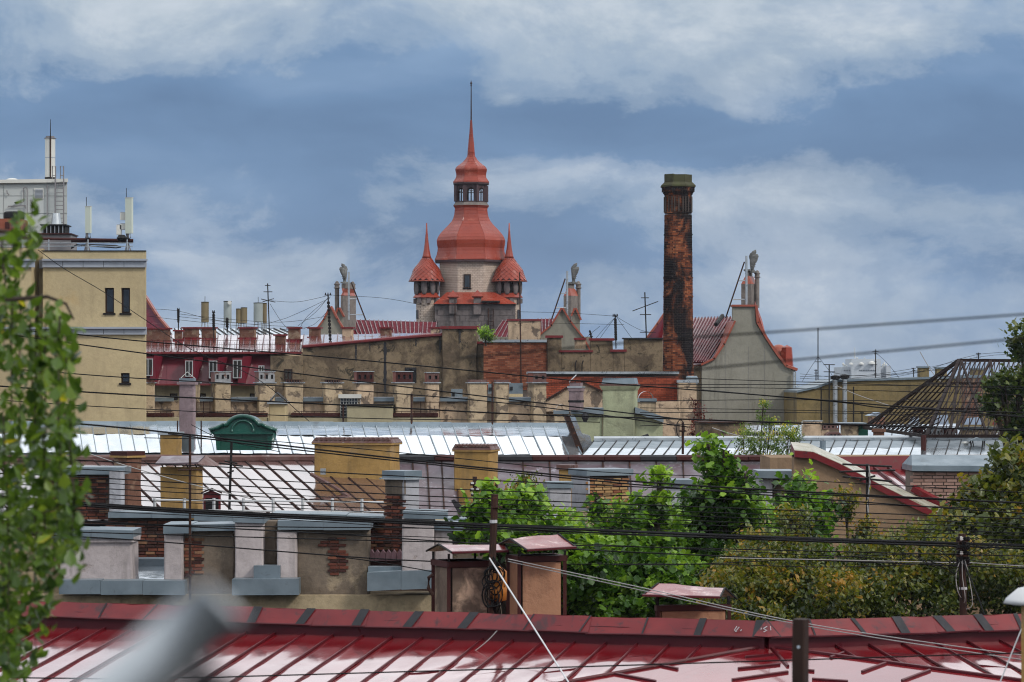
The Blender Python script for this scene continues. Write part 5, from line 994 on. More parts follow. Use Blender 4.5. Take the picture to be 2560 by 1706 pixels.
def low_roofs():
    D = 118; t = thing('white_roof_house', 'low house with patchy white sheet roof under the ochre wall', 'building', (X(1930, D), D, 0))
    seamroof(t, W(1862, 1064, D + 8), W(2400, 1060, D + 8), W(1850, 1105, D), W(2400, 1105, D), 16, M['silver'], M['dark_metal'], .04, .04, .02, 2, 4)
    MB().box(X(1750, D), X(2920, D), D + .5, D + 9, 0, Z(1112, D)).build('wall', M['cream'], t)
    MB().fbox(1750, 1862, 1058, 1112, D - 2, 3).build('brown_annex', M['brownwall'], t); MB().fbox(1748, 1864, 1055, 1058.3, D - 2.1, 3.2).build('annex_roof', M['rusty'], t)
    for a, b in ((1862, 1915), (1932, 1975)):
        c = MB().fbox(a, b, 1078, 1100, D - 4, 1).build('roof_light', M['offwhite'], t)
        for k in range(6): w = (b - a) / 6; MB().fbox(a + k * w + 1, a + k * w + w - 1.5, 1081, 1096, D - 4.04, .05).build('pane', M['glass'], c)
    for a, b, y0, y1 in ((2005, 2012, 1055, 1112),): MB().fbox(a, b, y0, y1, D - 3, .3).build('pier', M['offwhite'], t)
    c = MB().rough(fplan(2110, 2146, D - 6, 1.2), Z(1120, D), Z(1062, D - 6), .02).build('chimney_stack', M['cream2'], t); MB().fbox(2098, 2170, 1058, 1062.4, D - 6.2, 2).build('canopy', M['zinc'], t); MB().fbox(2146, 2170, 1063, 1100, D - 5.5, 1).build('green_wall', M['greenpaint'], t)
    a, b, c2, e = W(2172, 1040, D + 2), W(2198, 1031, D + 2), W(2214, 1043, D + 2), Vector((0, 1.5, 0)); MB().prism([a, b, c2], [a + e, b + e, c2 + e]).build('skylight_gable', M['silver'], t); MB().fbox(2180, 2212, 1043, 1062, D + 2, 1.4).build('skylight', M['brickred_chim'], t)
    for a, b, y in ((2270, 2300, 1046), (2330, 2372, 1040), (2410, 2460, 1046), (2480, 2540, 1050)): MB().prism([W(a, 1062, D + 4), W(b, 1062, D + 4), W(b, 1062, D + 6), W(a, 1062, D + 6)], [W(a + 6, y, D + 4), W(b - 3, y - 4, D + 4), W(b - 3, y - 4, D + 6), W(a + 6, y, D + 6)]).build('roof_hump', M['silver'] if a % 20 else M['redcap'], t)
low_roofs()
# ================================================================ brown-roofed house with ochre chimneys
def ochre_house():
    D = 70; t = thing('brown_roof_house', 'house with wet brown seamed roof, purple sheets and big ochre chimneys', 'building', (X(700, D), D, 0))
    r0, r1 = W(-350, 1152, D + 6.2), W(905, 1152, D + 6.2); e0, e1 = W(-215, 1300, D), W(1080, 1300, D)
    MB().prism([r0 + Vector((0, 1, -3)), r1 + Vector((0, 1, -3)), e1 + Vector((0, 0, -2)), e0 + Vector((0, 0, -2))], [r0 - Vector((0, 0, .2)), r1 - Vector((0, 0, .2)), e1 - Vector((0, 0, .2)), e0 - Vector((0, 0, .2))]).build('roof_body', M['rusty'], t)
    seamroof(t, r0, r1, e0, e1, 30, M['brownsheet'], M['rusty'], .022, .035, .02, 4, 10, .7)
    MB().tube([W(-350 + k * 42, 1147 + rnd.uniform(-1, 1), D + 6.2) for k in range(31)], .1, 6).build('ridge_cap', M['rustcap'], t)
    # steep weathered purple slopes to the right
    for a, b, y0, y1, n in ((995, 1140, 1150, 1300, 4), (1240, 2040, 1150, 1300, 12)):
        seamroof(t, W(a, y0, D + 6), W(b, y0 + 2, D + 6), W(a + 8, y1, D + 2.6), W(b + 8, y1, D + 2.6), n, M['purplesheet'], M['rusty'], .04, .04, .015, 4, 6, .9)
        for q in range(int((b - a) / 90) + 1): MB().tube([W(a + q * 90, 1146, D + 5.8), W(min(b, a + q * 90 + 92), 1146.5, D + 5.8)], .09, 6).build('gutter', M['brown_red'] if q % 4 else M['tar'], t)
        MB().prism([W(a, 1142, D + 8.4), W(b, 1143, D + 8.4), W(b, 1147, D + 6), W(a, 1147, D + 6)], [W(a, 1139, D + 8.4), W(b, 1140, D + 8.4), W(b, 1144, D + 6), W(a, 1144, D + 6)]).build('parapet_sheet', M['rustcap'], t)
    MB().box(X(-300, D), X(2000, D), D + 7, D + 9, 0, Z(1150, D + 7)).build('wall', M['ochre'], t)
    MB().box(X(-215, D), X(2000, D), D + .6, D + 7, 0, Z(1302, D + .6)).build('lower_wall', M['sandwall'], t)
    # big ochre stack
    Dc = 74; pl = cplan(785, 976, 1000, Dc, 14); c = MB().rough(pl, Z(1330, Dc), Z(1113, Dc), .02, cell=.3).build('ochre_stack', M['ochre'], t)
    MB().ext(pl, Z(1113, Dc), Z(1108, Dc), .05).build('stack_cornice', M['ochre'], c)
    cap = MB().ext(pl, Z(1108, Dc), Z(1099, Dc), .06, .0).build('stack_cap', M['rustcap'], c)
    for k in range(16): A, B = Vector(pl[0]), Vector(pl[1]); p = A.lerp(B, (k + .5) / 16); q = p + (Vector(pl[3]) - A); MB().tube([(p.x, p.y - .05, Z(1098.5, Dc)), (q.x, q.y, Z(1098.5, Dc))], .045, 5).build('corrugation', M['rustcap'], cap)
    a, b = W(778, 1186, 73.3), W(965, 1302, 71.5); MB().tube([a, a.lerp(b, .3) + Vector((0, 0, .04)), a.lerp(b, .7), b], .055, 6).build('roof_abutment', M['rustcap'], t)
    fl = MB().fbox(801, 814, 1172, 1187, 73.4, .12).build('flood_lamp', M['galv'], t)
    pl = cplan(1135, 1224, 1245, Dc, 14); c = MB().rough(pl, Z(1330, Dc), Z(1130, Dc), .02, cell=.3).build('ochre_stack', M['ochre'], t); MB().ext(pl, Z(1130, Dc), Z(1125, Dc), .04).build('stack_cornice', M['ochre'], c); cap = MB().ext(pl, Z(1125, Dc), Z(1116, Dc), .05, .0).build('stack_cap', M['rustcap'], c)
    for k in range(10): A, B = Vector(pl[0]), Vector(pl[1]); p = A.lerp(B, (k + .5) / 10); q = p + (Vector(pl[3]) - A); MB().tube([(p.x, p.y - .05, Z(1115, Dc)), (q.x, q.y, Z(1115, Dc))], .045, 5).build('corrugation', M['rustcap'], cap)
    # ochre shaft with bent hood
    Dc = 69; pl = cplan(400, 494, 508, Dc, 14); c = MB().rough(pl, Z(1300, Dc), Z(1169, Dc), .012, cell=.3).build('ochre_shaft', M['ochre'], t)
    a, b, d2, e = W(388, 1163, Dc - .3), W(404, 1145, Dc + .4), W(545, 1166, Dc + .4), Vector((0, 1.4, 0)); b2 = W(512, 1143, Dc + .4)
    MB().prism([a, W(495, 1160, Dc - .3), b2, b], [p + Vector((0, 0, .04)) for p in (a, W(495, 1160, Dc - .3), b2, b)]).build('hood_leaf', M['purplesheet'], c); MB().prism([b2, W(495, 1160, Dc - .3), d2], [p + Vector((0, .3, .03)) for p in (b2, W(495, 1160, Dc - .3), d2)]).build('hood_end', M['rustcap'], c)
    for x in (408, 440, 470, 492): MB().tube([W(x, 1169, Dc), W(x - 5, 1160, Dc)], .02, 4).build('hood_leg', M['dark_metal'], c)
    d = MB().prism([W(508, 1290, 68.6), W(552, 1290, 68.6), W(552, 1236, 68.6), W(529, 1226, 68.6), W(508, 1234, 68.6)], [W(508, 1290, 67.8), W(552, 1290, 67.8), W(552, 1236, 67.8), W(529, 1226, 67.8), W(508, 1234, 67.8)]).build('roof_hatch', M['redcap'], t); MB().fbox(514, 546, 1245, 1290, 67.75, .05).build('black_hatch_patch', M['black'], d)  # black plate on the hatch front stands for its dark interior
    for s in (-1, 1): MB().prism([W(529, 1224, 67.7), W(529 + 26 * s, 1235, 67.7), W(529 + 26 * s, 1235, 68.7), W(529, 1224, 68.7)], [p + Vector((0, 0, .04)) for p in (W(529, 1224, 67.7), W(529 + 26 * s, 1235, 67.7), W(529 + 26 * s, 1235, 68.7), W(529, 1224, 68.7))]).build('hatch_roof', M['rusty'], d)
    # mottled brick stack, far left
    pl = cplan(283, 318, 355, 66, 40); c = MB().rough(pl, Z(1270, 66), Z(1145, 66), .03, cell=.15).build('mottled_stack', M['brickred_chim'], t); MB().ext(pl, Z(1145, 66), Z(1140, 66), .06).build('stack_cornice', M['ochre'], c); MB().ext(pl, Z(1140, 66), Z(1129, 66), .05).build('stack_cap', M['brown_red'], c)
    # ochre stub and grey stacks right of centre
    pl = cplan(1397, 1432, 1440, 71, 14); c = MB().rough(pl, Z(1300, 71), Z(1175, 71), .015, cell=.2).build('ochre_stub', M['ochre'], t); MB().ext(pl, Z(1175, 71), Z(1163, 71), .05).build('stub_cap', M['rustcap'], c)
    pl = cplan(1428, 1470, 1576, 62, 68); zt, z0 = Z(1190, 62), Z(1310, 62); c = MB().ext(pl, z0, zt, -.03).build('plastered_brick_stack', M['mortar_dark'], t)
    A, B, C = Vector(pl[0]), Vector(pl[1]), Vector(pl[2]); u = (C - B).normalized(); n = Vector((u.y, -u.x)); brick_parts(c, (B.x - n.x * .03, B.y - n.y * .03, z0), (u.x, u.y, 0), (n.x, n.y, 0), (C - B).length, zt - z0, M['brick_yellow'], .2, .066, dep=.03)
    v = (A - B).normalized(); MB().rough([tuple(A), tuple(B), tuple(B + u * .05), tuple(A + u * .05)], z0, zt, .008, cell=.25).build('plaster_face', M['greywhite'], c); MB().ext(pl, zt, Z(1174, 62), .05).build('zinc_cap', M['zinc'], c)
    pl = cplan(1362, 1372, 1428, 61.5, 80); c = MB().rough(pl, Z(1310, 61.5), Z(1221, 61.5), .012, cell=.2).build('grey_stack', M['greywhite'], t); MB().ext(pl, Z(1221, 61.5), Z(1205, 61.5), .04).build('zinc_cap', M['zinc'], c)
    c = MB().fbox(1668, 1738, 1203, 1300, 64, .8).build('grey_dormer', M['greywhite'], t); MB().fbox(1664, 1740, 1200, 1212, 63.9, 1).build('dormer_cap', M['zinc'], c); MB().fbox(1728, 1734, 1213, 1285, 63.95, .1).build('dormer_post', M['grey_trim'], c); MB().fbox(1640, 1760, 1268, 1282, 63.6, 1.4).build('zinc_ledge', M['zinc'], c)
    MB().fbox(1895, 1990, 1178, 1196, 63.6, 1.5).build('zinc_ledge', M['zinc'], t); MB().rough(fplan(1898, 1932, 63.8, 1), 0, Z(1196, 63.8), .015).build('grey_pier', M['greywhite'], t); MB().rough(fplan(1932, 1990, 64.2, .6), 0, Z(1196, 64.2), .015).build('brown_pier', M['brownrender'], t)
    MB().fpoly([(1300, 1250), (1310, 1236), (1345, 1258), (1352, 1275), (1330, 1290)][::1] if 0 else [(1128, 1252), (1135, 1249), (1172, 1280), (1172, 1292), (1150, 1292)], 72, .3).build('soot_flashing', M['tar'], t)
ochre_house()
# ================================================================ plastered parapets with zinc, nearer left
def parapets():
    D = 57; t = thing('zinc_parapet_house', 'house with pinkish plaster piers, bare brick and zinc-capped parapets', 'building', (X(600, D), D, 0)); zn = M['zinc']
    def zincbox(a, b, y0, y1, Dd, dep, nm='zinc_cap', sl=0): 
        p = W(a, y0, Dd); q = W(b, y0 + sl, Dd); h = Z(y0, Dd) - Z(y1, Dd); e = Vector((0, dep, 0)); d = Vector((0, 0, -h))
        n = max(1, int((b - a) / 85)); o = None
        for k in range(n):
            j = Vector((0, rnd.uniform(-.012, .012), rnd.uniform(-.008, .012))); g = p.lerp(q, k / n) + j; f = p.lerp(q, (k + 1) / n) + j - Vector((.006, 0, rnd.uniform(-.01, .01))); o = MB().prism([g + d, f + d, f + d + e, g + d + e], [g, f, f + e, g + e]).build(nm, zn, t)
        return o
    # old brick walls built brick by brick
    def brickface(a, b, y0, y1, Dd, dep=.5, lim=300, mat='brick_dark'):
        o = MB().fbox(a, b, y0, y1, Dd, dep).build('brick_wall', M['mortar_dark'], t); brick_parts(o, (X(a, Dd), Dd, Z(y1, Dd)), (1, 0, 0), (0, -1, 0), X(b, Dd) - X(a, Dd), Z(y0, Dd) - Z(y1, Dd), M[mat], .21, .072, limit=lim, dep=.03); return o
    brickface(100, 276, 1186, 1300, D + 4); zincbox(90, 310, 1168, 1186, D + 3.8, 1.2, sl=2)
    brickface(270, 470, 1294, 1430, D + 3); zincbox(270, 490, 1281, 1295, D + 2.8, 1.2, sl=2)
    brickface(918, 1012, 1300, 1385, D + 3)
    pl = cplan(272, 304, 312, D + 3.5, 14); MB().rough(pl, Z(1282, D + 3.5), Z(1178, D + 3.5), .012, cell=.2).build('grey_pier', M['greywhite'], t)
    zincbox(485, 680, 1284, 1303, D + 2.6, 1.2, sl=5); zincbox(680, 960, 1282, 1296, D + 2.4, 1.2, sl=10); 
    # white railing behind
    for y in (1250, 1275): MB().tube([W(380, y, D + 5), W(960, y + 6, D + 5)], .02, 5).build('railing_rail', M['whitesheet'], t)
    for k in range(9): x = 387 + k * 74; MB().tube([W(x, 1287, D + 5), W(x, 1246, D + 5)], .035, 5).build('railing_post', M['whitesheet'], t)
    # pinkish wall, left
    MB().rough(fplan(150, 330, D, 1), Z(1460, D), Z(1348, D), .015, cell=.3).build('pink_wall', M['pinkgrey'], t); MB().rough(fplan(144, 334, D - .06, 1.1), Z(1356, D), Z(1344, D), .008, cell=.3).build('wall_cornice', M['pinkgrey'], t); zincbox(122, 333, 1322, 1344, D - .12, 1.3, sl=3)
    MB().rough(fplan(-320, 150, D + .4, 1), Z(1560, D), Z(1350, D), .02, cell=.3).build('sand_wall', M['sandwall'], t)
    zincbox(147, 462, 1452, 1487, D - .5, .5, 'zinc_ledge'); MB().rough(fplan(-320, 1100, D - .2, 1.2), 0, Z(1487, D), .02, cell=.6).build('lower_wall', M['sandwall'], t)
    a = MB().fbox(328, 416, 1398, 1418, D + 1.4, .6).build('zinc_ledge', zn, t); MB().prism([W(325, 1460, D + .3), W(412, 1460, D + .3), W(412, 1418, D + 1.5), W(325, 1418, D + 1.5)], [p + Vector((0, .05, .05)) for p in (W(325, 1460, D + .3), W(412, 1460, D + .3), W(412, 1418, D + 1.5), W(325, 1418, D + 1.5))]).build('inner_roof', M['silver'], t)
    # piers with L-shaped zinc caps
    pl = cplan(410, 456, 586, D, 72); pl = [(X(410, D), D), (X(456, D), D), (X(456, D), D + 1), (X(410, D), D + 1)]
    MB().rough(pl, Z(1460, D), Z(1334, D), .02, cell=.2).build('pink_pier', M['pinkgrey'], t); zincbox(408, 478, 1311, 1334, D - .1, 1.3, sl=0); zincbox(478, 590, 1311, 1328, D + .02, 1.1, sl=-2)
    bw = MB().rough(fplan(456, 586, D + .25, .8), Z(1540, D), Z(1330, D), .02, cell=.25).build('brown_wall', M['brownrender'], t)
    brick_parts(bw, (X(458, D), D + .235, Z(1470, D)), (1, 0, 0), (0, -1, 0), X(520, D) - X(458, D), Z(1340, D) - Z(1470, D), M['brick_dark'], .2, .066, gap=.01, dep=.012, keep=lambda x, z: ((x - .2) / .2) ** 2 + ((z - .6) / .5) ** 2 + .9 * noise.noise(Vector((x * 5, z * 4, 2))) < .9)
    MB().rough(fplan(586, 658, D - .05, .9), Z(1445, D), Z(1300, D), .015, cell=.25).build('pink_pier', M['pinkgrey'], t); zincbox(582, 662, 1290, 1306, D - .12, 1.2, sl=3)
    MB().rough(fplan(658, 692, D + .4, .6), Z(1500, D), Z(1306, D), .02, cell=.2).build('brown_wall', M['brownrender'], t)
    MB().rough(fplan(692, 742, D - .1, .9), Z(1450, D), Z(1328, D), .02, cell=.2).build('pink_pier', M['pinkgrey'], t); zincbox(694, 926, 1303, 1326, D - .16, 1.3, sl=-1)
    bw = MB().rough(fplan(742, 922, D + .1, .8), Z(1540, D), Z(1326, D), .02, cell=.25).build('brown_wall', M['brownrender'], t)
    brick_parts(bw, (X(800, D), D + .085, Z(1440, D)), (1, 0, 0), (0, -1, 0), X(880, D) - X(800, D), Z(1338, D) - Z(1440, D), M['brick_dark'], .19, .064, gap=.01, dep=.012, keep=lambda x, z: ((x - .3 - .1 * math.sin(z * 6)) / .24) ** 2 + ((z - .4) / .45) ** 2 + 1. * noise.noise(Vector((x * 5, z * 5, 7))) < .9)
    zincbox(580, 748, 1449, 1489, D - .55, .5, 'zinc_ledge'); MB().fbox(634, 700, 1415, 1449, D - .3, .4).build('zinc_upstand', zn, t); zincbox(918, 1088, 1434, 1480, D - .6, .5, 'zinc_ledge', sl=-8); MB().fbox(920, 1004, 1418, 1434, D - .2, .4).build('zinc_upstand', zn, t)
    MB().fbox(918, 1006, 1402, 1420, D + .8, .4).build('dark_gap_strip', M['brown_red'], t)  # solid dark strip standing for the shade below the ridge tiles
    for k in range(6): x = 922 + k * 14; P = [(x, 1402), (x, 1384), (x + 6.5, 1375), (x + 13, 1384), (x + 13, 1402)]; MB().fpoly(P, D + .7, .3).build('ridge_tile', M['pinktile'], t)
    # tall stack, half bare brick, half white plaster
    Ds = 59; pl = cplan(962, 1011, 1048, Ds, 40); z0, zt = Z(1440, Ds), Z(1200, Ds); c = MB().ext(pl, z0, zt, -.03).build('plastered_brick_stack', M['mortar_dark'], t); A, B, C = [Vector(q) for q in pl[:3]]
    u = (B - A).normalized(); n = Vector((u.y, -u.x)); brick_parts(c, (A.x - n.x * .03, A.y - n.y * .03, z0), (u.x, u.y, 0), (n.x, n.y, 0), (B - A).length, (zt - z0) * .84, M['brick_dark'], .21, .072, dep=.03)
    MB().rough([tuple(A), tuple(B), tuple(B - n * .05), tuple(A - n * .05)], zt - (zt - z0) * .15, zt, .01, cell=.15).build('plaster_collar', M['brownrender'], c)
    w = (C - B).normalized(); n2 = Vector((w.y, -w.x)); MB().rough([tuple(B + n2 * .0), tuple(C), tuple(C - n2 * .06), tuple(B - n2 * .06)], z0, zt, .01, cell=.2).build('plaster_face', M['greywhite'], c)
    MB().ext(pl, zt, Z(1196, Ds), .08).build('cap_lip', M['galv'], c); MB().ext(pl, Z(1196, Ds), Z(1178, Ds), .04).build('zinc_cap', zn, c)
    MB().rough(fplan(1005, 1085, D - .4, 1), Z(1470, D), Z(1296, D), .015, cell=.25).build('pink_pier', M['pinkgrey'], t); zincbox(1008, 1118, 1278, 1296, D - .5, 1.2, sl=3); MB().rough(fplan(1085, 1130, D - .2, .8), Z(1470, D), Z(1325, D), .015, cell=.25).build('pink_pier', M['pinkgrey'], t); zincbox(1078, 1200, 1308, 1326, D - .3, 1.2, sl=3); zincbox(1115, 1420, 1296, 1310, D + 1, 1.2, sl=2)
    MB().rough(fplan(1130, 1400, D + .5, .6), 0, Z(1326, D), .02, cell=.4).build('sand_wall', M['brownrender'], t); MB().rough(fplan(1400, 1990, D + 2, .6), 0, Z(1282, D + 2), .02, cell=.6).build('sand_wall', M['sandwall'], t)
parapets()
# ================================================================ tan gable with red coping, right
def tan_gable():
    D = 62; t = thing('tan_gable_house', 'tan rendered gable with mossy red coping sloping down behind the trees', 'building', (X(2150, D), D, 0))
    P = [(1985, 1136), (2032, 1140), (2100, 1170), (2200, 1222), (2300, 1272), (2382, 1308)]; f = [W(x, y, D) for x, y in P]; f = [Vector((f[0].x, D, 0))] + f + [Vector((W(2382, 1308, D).x, D, 0))]
    MB().prism([p + Vector((0, .5, 0)) for p in f], f).build('gable_wall', M['tanwall'], t)
    for k in range(5):
        a, b = W(*P[k], D), W(*P[k + 1], D); o = Vector((0, -.12, 0)); e = Vector((0, .75, 0)); u = Vector((0, 0, .08)); dn = Vector((0, 0, -.06))
        c = MB().prism([a + o + dn, b + o + dn, b + e + dn, a + e + dn], [a + o + u, b + o + u, b + e + u * 3., a + e + u * 3.]).build('coping', M['ridge_red'], t)
        MB().prism([a + o + u + Vector((0, .02, .004)), b + o + u + Vector((0, .02, .004)), b + e + u * 3. + Vector((0, 0, .004)), a + e + u * 3. + Vector((0, 0, .004))], [a + o + u + Vector((0, .02, .014)), b + o + u + Vector((0, .02, .014)), b + e + u * 3. + Vector((0, 0, .014)), a + e + u * 3. + Vector((0, 0, .014))]).build('lichen_sheet', M['lichen'], c)
    # red roof beyond the coping
    seamroof(t, W(2080, 1172, D + 5), W(2290, 1172, D + 5), W(2240, 1300, D + .8), W(2450, 1300, D + .8), 6, M['wetred'], M['redseam'], .06, .05, .02, 4, 6)
    MB().prism([W(2075, 1142, D + 5.2), W(2292, 1140, D + 5.2), W(2292, 1140, D + 6), W(2075, 1142, D + 6)][::-1], [W(2075, 1180, D + 5.1), W(2288, 1178, D + 5.1), W(2288, 1178, D + 6), W(2075, 1180, D + 6)][::-1]).build('ridge_upstand', M['redcap'], t)
    # pinkish brick stack under a broad zinc cap
    Ds = 63.5; z0, zt = Z(1290, Ds), Z(1180, Ds); c = MB().fbox(2282, 2850, 1180, 1290, Ds + .03, 1.2).build('brick_stack', M['mortar'], t); brick_parts(c, (X(2282, Ds), Ds + .03, z0), (1, 0, 0), (0, -1, 0), X(2560, Ds) - X(2282, Ds), zt - z0, M['brick_pink'], .25, .075, dep=.03)
    a, b = W(2280, 1178, Ds - .15), W(2850, 1182, Ds - .15); u = Z(1166, Ds) - Z(1180, Ds); MB().prism([a, b, b + Vector((0, 1.6, 0)), a + Vector((0, 1.6, 0))], [p + Vector((0, 0, u)) for p in (a, b, b + Vector((0, 1.6, 0)), a + Vector((0, 1.6, 0)))]).build('zinc_cap', M['zinc'], c)
    a, b = W(2280, 1165.5, Ds - .15), W(2850, 1169, Ds - .15); v = Vector((.1, .8, Z(1140, Ds) - Z(1166, Ds))); MB().prism([a, b, b + Vector((0, 1.6, 0)), a + Vector((0, 1.6, 0))], [a + v, b + v, b + v + Vector((0, .1, 0)), a + v + Vector((0, .1, 0))]).build('zinc_slope', M['zinc'], c)
    MB().tube([W(2282, 1222, Ds - .1), W(2380, 1275, Ds - .5)], .1, 5).build('abutment', M['redcap'], t)
    MB().box(X(1990, D), X(2850, D), D + 6.2, D + 9, 0, Z(1145, D + 6)).build('wall', M['tanwall'], t); MB().box(X(2384, D), X(2850, D), D + 2.5, D + 3.5, 0, Z(1291, D + 2.5)).build('low_wall', M['tanwall'], t)
tan_gable()
# ================================================================ the near red roof
def near_roof():
    zr = CZ - 2.585; A = Vector((X(1915, 31), 31, zr)); L = Vector((X(130, 33.7), 33.7, zr)); Rr = Vector((X(2560, 31.97), 31.97, zr))
    t = thing('red_roof_house', 'house under a wet red standing-seam roof with raised scuffed ridge', 'building', (A.x, A.y, 0))
    dl = (L - A).normalized(); dr = (Rr - A).normalized(); sl = math.tan(R(9.5))
    nl = Vector((-dl.y, dl.x, 0)); nl = nl if nl.y < 0 else -nl; nr = Vector((dr.y, -dr.x, 0)); nr = nr if nr.y < 0 else -nr
    tl = (nl + Vector((0, 0, -sl))).normalized(); tr = (nr + Vector((0, 0, -sl))).normalized(); drop = Vector((0, 0, -.28))
    A0 = A + drop; Nl = dl.cross(tl).normalized(); Nr = dr.cross(tr).normalized()
    Nl = Nl if Nl.z > 0 else -Nl; Nr = Nr if Nr.z > 0 else -Nr
    P1 = hit(1500, 1692, A0, Nl); P2 = hit(2560, 1704, A0, Nr)
    roof = MB().prism([A0 + dl * 13 - Vector((0, 0, .1)), A0 - Vector((0, 0, .1)), A0 + dr * 9 - Vector((0, 0, .1)), A0 + dr * 9 + tr * 9 - Vector((0, 0, 2)), A0 + dl * 13 + tl * 9 - Vector((0, 0, 2))], [A0 + dl * 13 - Vector((0, 0, .03)), A0 - Vector((0, 0, .03)), A0 + dr * 9 - Vector((0, 0, .03)), A0 + dr * 9 + tr * 9 - Vector((0, 0, .5)), A0 + dl * 13 + tl * 9 - Vector((0, 0, .5))]).build('roof', M['redseam'], t)
    def side(d, tt, N, Pm, n, w):
        q = Pm - A0; M2 = Matrix(((d.x, tt.x), (d.y, tt.y))); s1, t1 = M2.inverted() @ Vector((q.x, q.y)); tm = lambda s: min(9, max(0, s * t1 / s1))
        for k in range(n):
            a, b = k * w, (k + 1) * w; Pt = lambda s, u: A0 + d * s + tt * u + N * .0
            til = N * rnd.uniform(-.006, .006); ta, tb = tm(a), tm(b); MB().sheet(Pt(a, 0), Pt(b, 0) + til, Pt(b, tb) + til, Pt(a, max(ta, .02)), 6, 20, .013, 1.5).build('roof_panel', M['wetred'], roof, smooth=True)
            if k:
                u = d * .012; h = N * .024; wj = d * rnd.uniform(-.012, .012); MB().prism([Pt(a, 0) - u, Pt(a, 0) + u, Pt(a, ta) + u, Pt(a, ta) - u], [Pt(a, 0) - u + h, Pt(a, 0) + u * .2 + h, Pt(a, ta) + u * .2 + h + wj, Pt(a, ta) - u + h + wj]).build('seam', M['redseam'], roof)
            if k > 2 and k % 2: MB().tube([Pt(a + .02, ta * (.45 + .1 * (k % 3))), Pt(b - .02, tb * (.45 + .1 * (k % 3)))], .008, 4).build('cross_joint', M['redseam'], roof)
    side(dl, tl, Nl, P1, 32, .36); side(dr, tr, Nr, P2, 20, .40)
    # chamfered facet between the two wings
    Nf = (P1 - A0).cross(P2 - A0).normalized(); Nf = Nf if Nf.z > 0 else -Nf; Q1 = A0 + (P1 - A0) * 2.6; Q2 = A0 + (P2 - A0) * 2.6
    for k in range(6):
        a, b = Q1.lerp(Q2, k / 6), Q1.lerp(Q2, (k + 1) / 6); MB().sheet(A0, A0 + Nf * .0005, b, a, 4, 16, .006, 1.2).build('roof_panel', M['wetred'], roof, smooth=True)
    for q in (P1, P2): e = A0 + (q - A0) * 2.6; MB().tube([A0 + Nf * .012, A0.lerp(e, .4) + Nf * .012, e + Nf * .012], .02, 5).build('hip_seam', M['redseam'], roof)
    for p in (((1880, 1616), (1915, 1614)), ((1864, 1645), (1935, 1639)), ((1845, 1674), (1950, 1663)), ((1830, 1702), (1970, 1682)), ((1635, 1662), (1695, 1675)), ((1535, 1686), (1640, 1706)), ((2076, 1646), (2110, 1634)), ((2155, 1682), (2225, 1656)), ((2255, 1704), (2325, 1678)), ((2015, 1678), (2036, 1680)), ((1908, 1596), (1970, 1668)), ((2030, 1700), (2120, 1706))):
        a, b = hit(*p[0], A0, Nf), hit(*p[1], A0, Nf); d = (b - a).normalized(); u = d.cross(Nf) * .014; h = Nf * .022; MB().prism([a - u, a + u, b + u, b - u], [a - u + h, a + u + h, b + u + h, b - u + h]).build('seam', M['redseam'], roof)
    # ridge capping in lengths, with tarred joints
    def ridge(d, nn, n, w):
        for k in range(n):
            a, b = A + d * (k * w), A + d * ((k + 1) * w + .03); o = nn * .14; top = Vector((0, 0, .0 + (k % 2) * .005)); dn = Vector((0, 0, -.17)); bk = -nn * .2
            jl = Vector((0, 0, rnd.uniform(-.006, .006))); c = MB().sheet(a + top, b + top + jl, b + o + dn + jl * 2, a + o + dn, 6, 4, .012, 3).build('ridge_sheet', M['ridge_red'], t, smooth=True)
            MB().sheet(a + top, b + top + jl, b + bk + dn, a + bk + dn, 4, 3, .01, 3).build('ridge_back', M['ridge_red'], c, smooth=True)
            lip = o + dn; MB().tube([a + lip, b + lip + jl * 2], .012, 5).build('ridge_lip', M['redseam'], c)
            s = d * rnd.choice((.02, .05, .08, .11)); e = d * rnd.uniform(-.02, .14); up = (nn + Vector((0, 0, 1))).normalized() * .012; MB().sheet(a + top + up, a + s + top + up, a + s + e + o + dn + up, a + e + o + dn + up, 2, 4, .006, 5).build('tar_joint', M['tar'], c)
        MB().prism([A - nn * .1 + Vector((0, 0, -.03)), A + d * n * w - nn * .1 + Vector((0, 0, -.03)), A + d * n * w - nn * .1 + Vector((0, 0, -.35)), A - nn * .1 + Vector((0, 0, -.35))], [A + nn * .08 + Vector((0, 0, -.1)), A + d * n * w + nn * .08 + Vector((0, 0, -.1)), A + d * n * w + nn * .08 + Vector((0, 0, -.35)), A + nn * .08 + Vector((0, 0, -.35))]).build('ridge_board', M['redseam'], t)
    ridge(dl, nl, 16, .66); ridge(dr, nr, 11, .5); w3 = Vector((0, 0, .008)); dn = Vector((0, 0, -.17)); MB().prism([A + w3, A + nl * .14 + dn + w3, A + (nl + nr).normalized() * .19 + dn + w3, A + nr * .14 + dn + w3], [A + w3 * 2, A + nl * .15 + dn + w3 * 2 + dl * .1, A + (nl + nr).normalized() * .2 + dn + w3 * 2, A + nr * .15 + dn + w3 * 2 + dr * .1]).build('ridge_corner', M['ridge_red'], t)
    # graffiti-like scratches on the ridge: pale chalk strokes
    for p in (((1842, 1566), (1836, 1576)), ((1848, 1568), (1838, 1580)), ((1836, 1576), (1842, 1580)), ((1851, 1578), (1854, 1574)), ((1918, 1566), (1908, 1572)), ((1908, 1572), (1918, 1576)), ((1918, 1576), (1909, 1580)), ((1926, 1566), (1927, 1576)), ((1904, 1570), (1902, 1574))):
        Dd = 31 + (1915 - p[0][0]) / 1785 * 2.7 - .12; a, b = W(*p[0], Dd), W(*p[1], Dd); MB().tube([a, b], .006, 4).build('chalk_mark', M['whitesheet'], t)
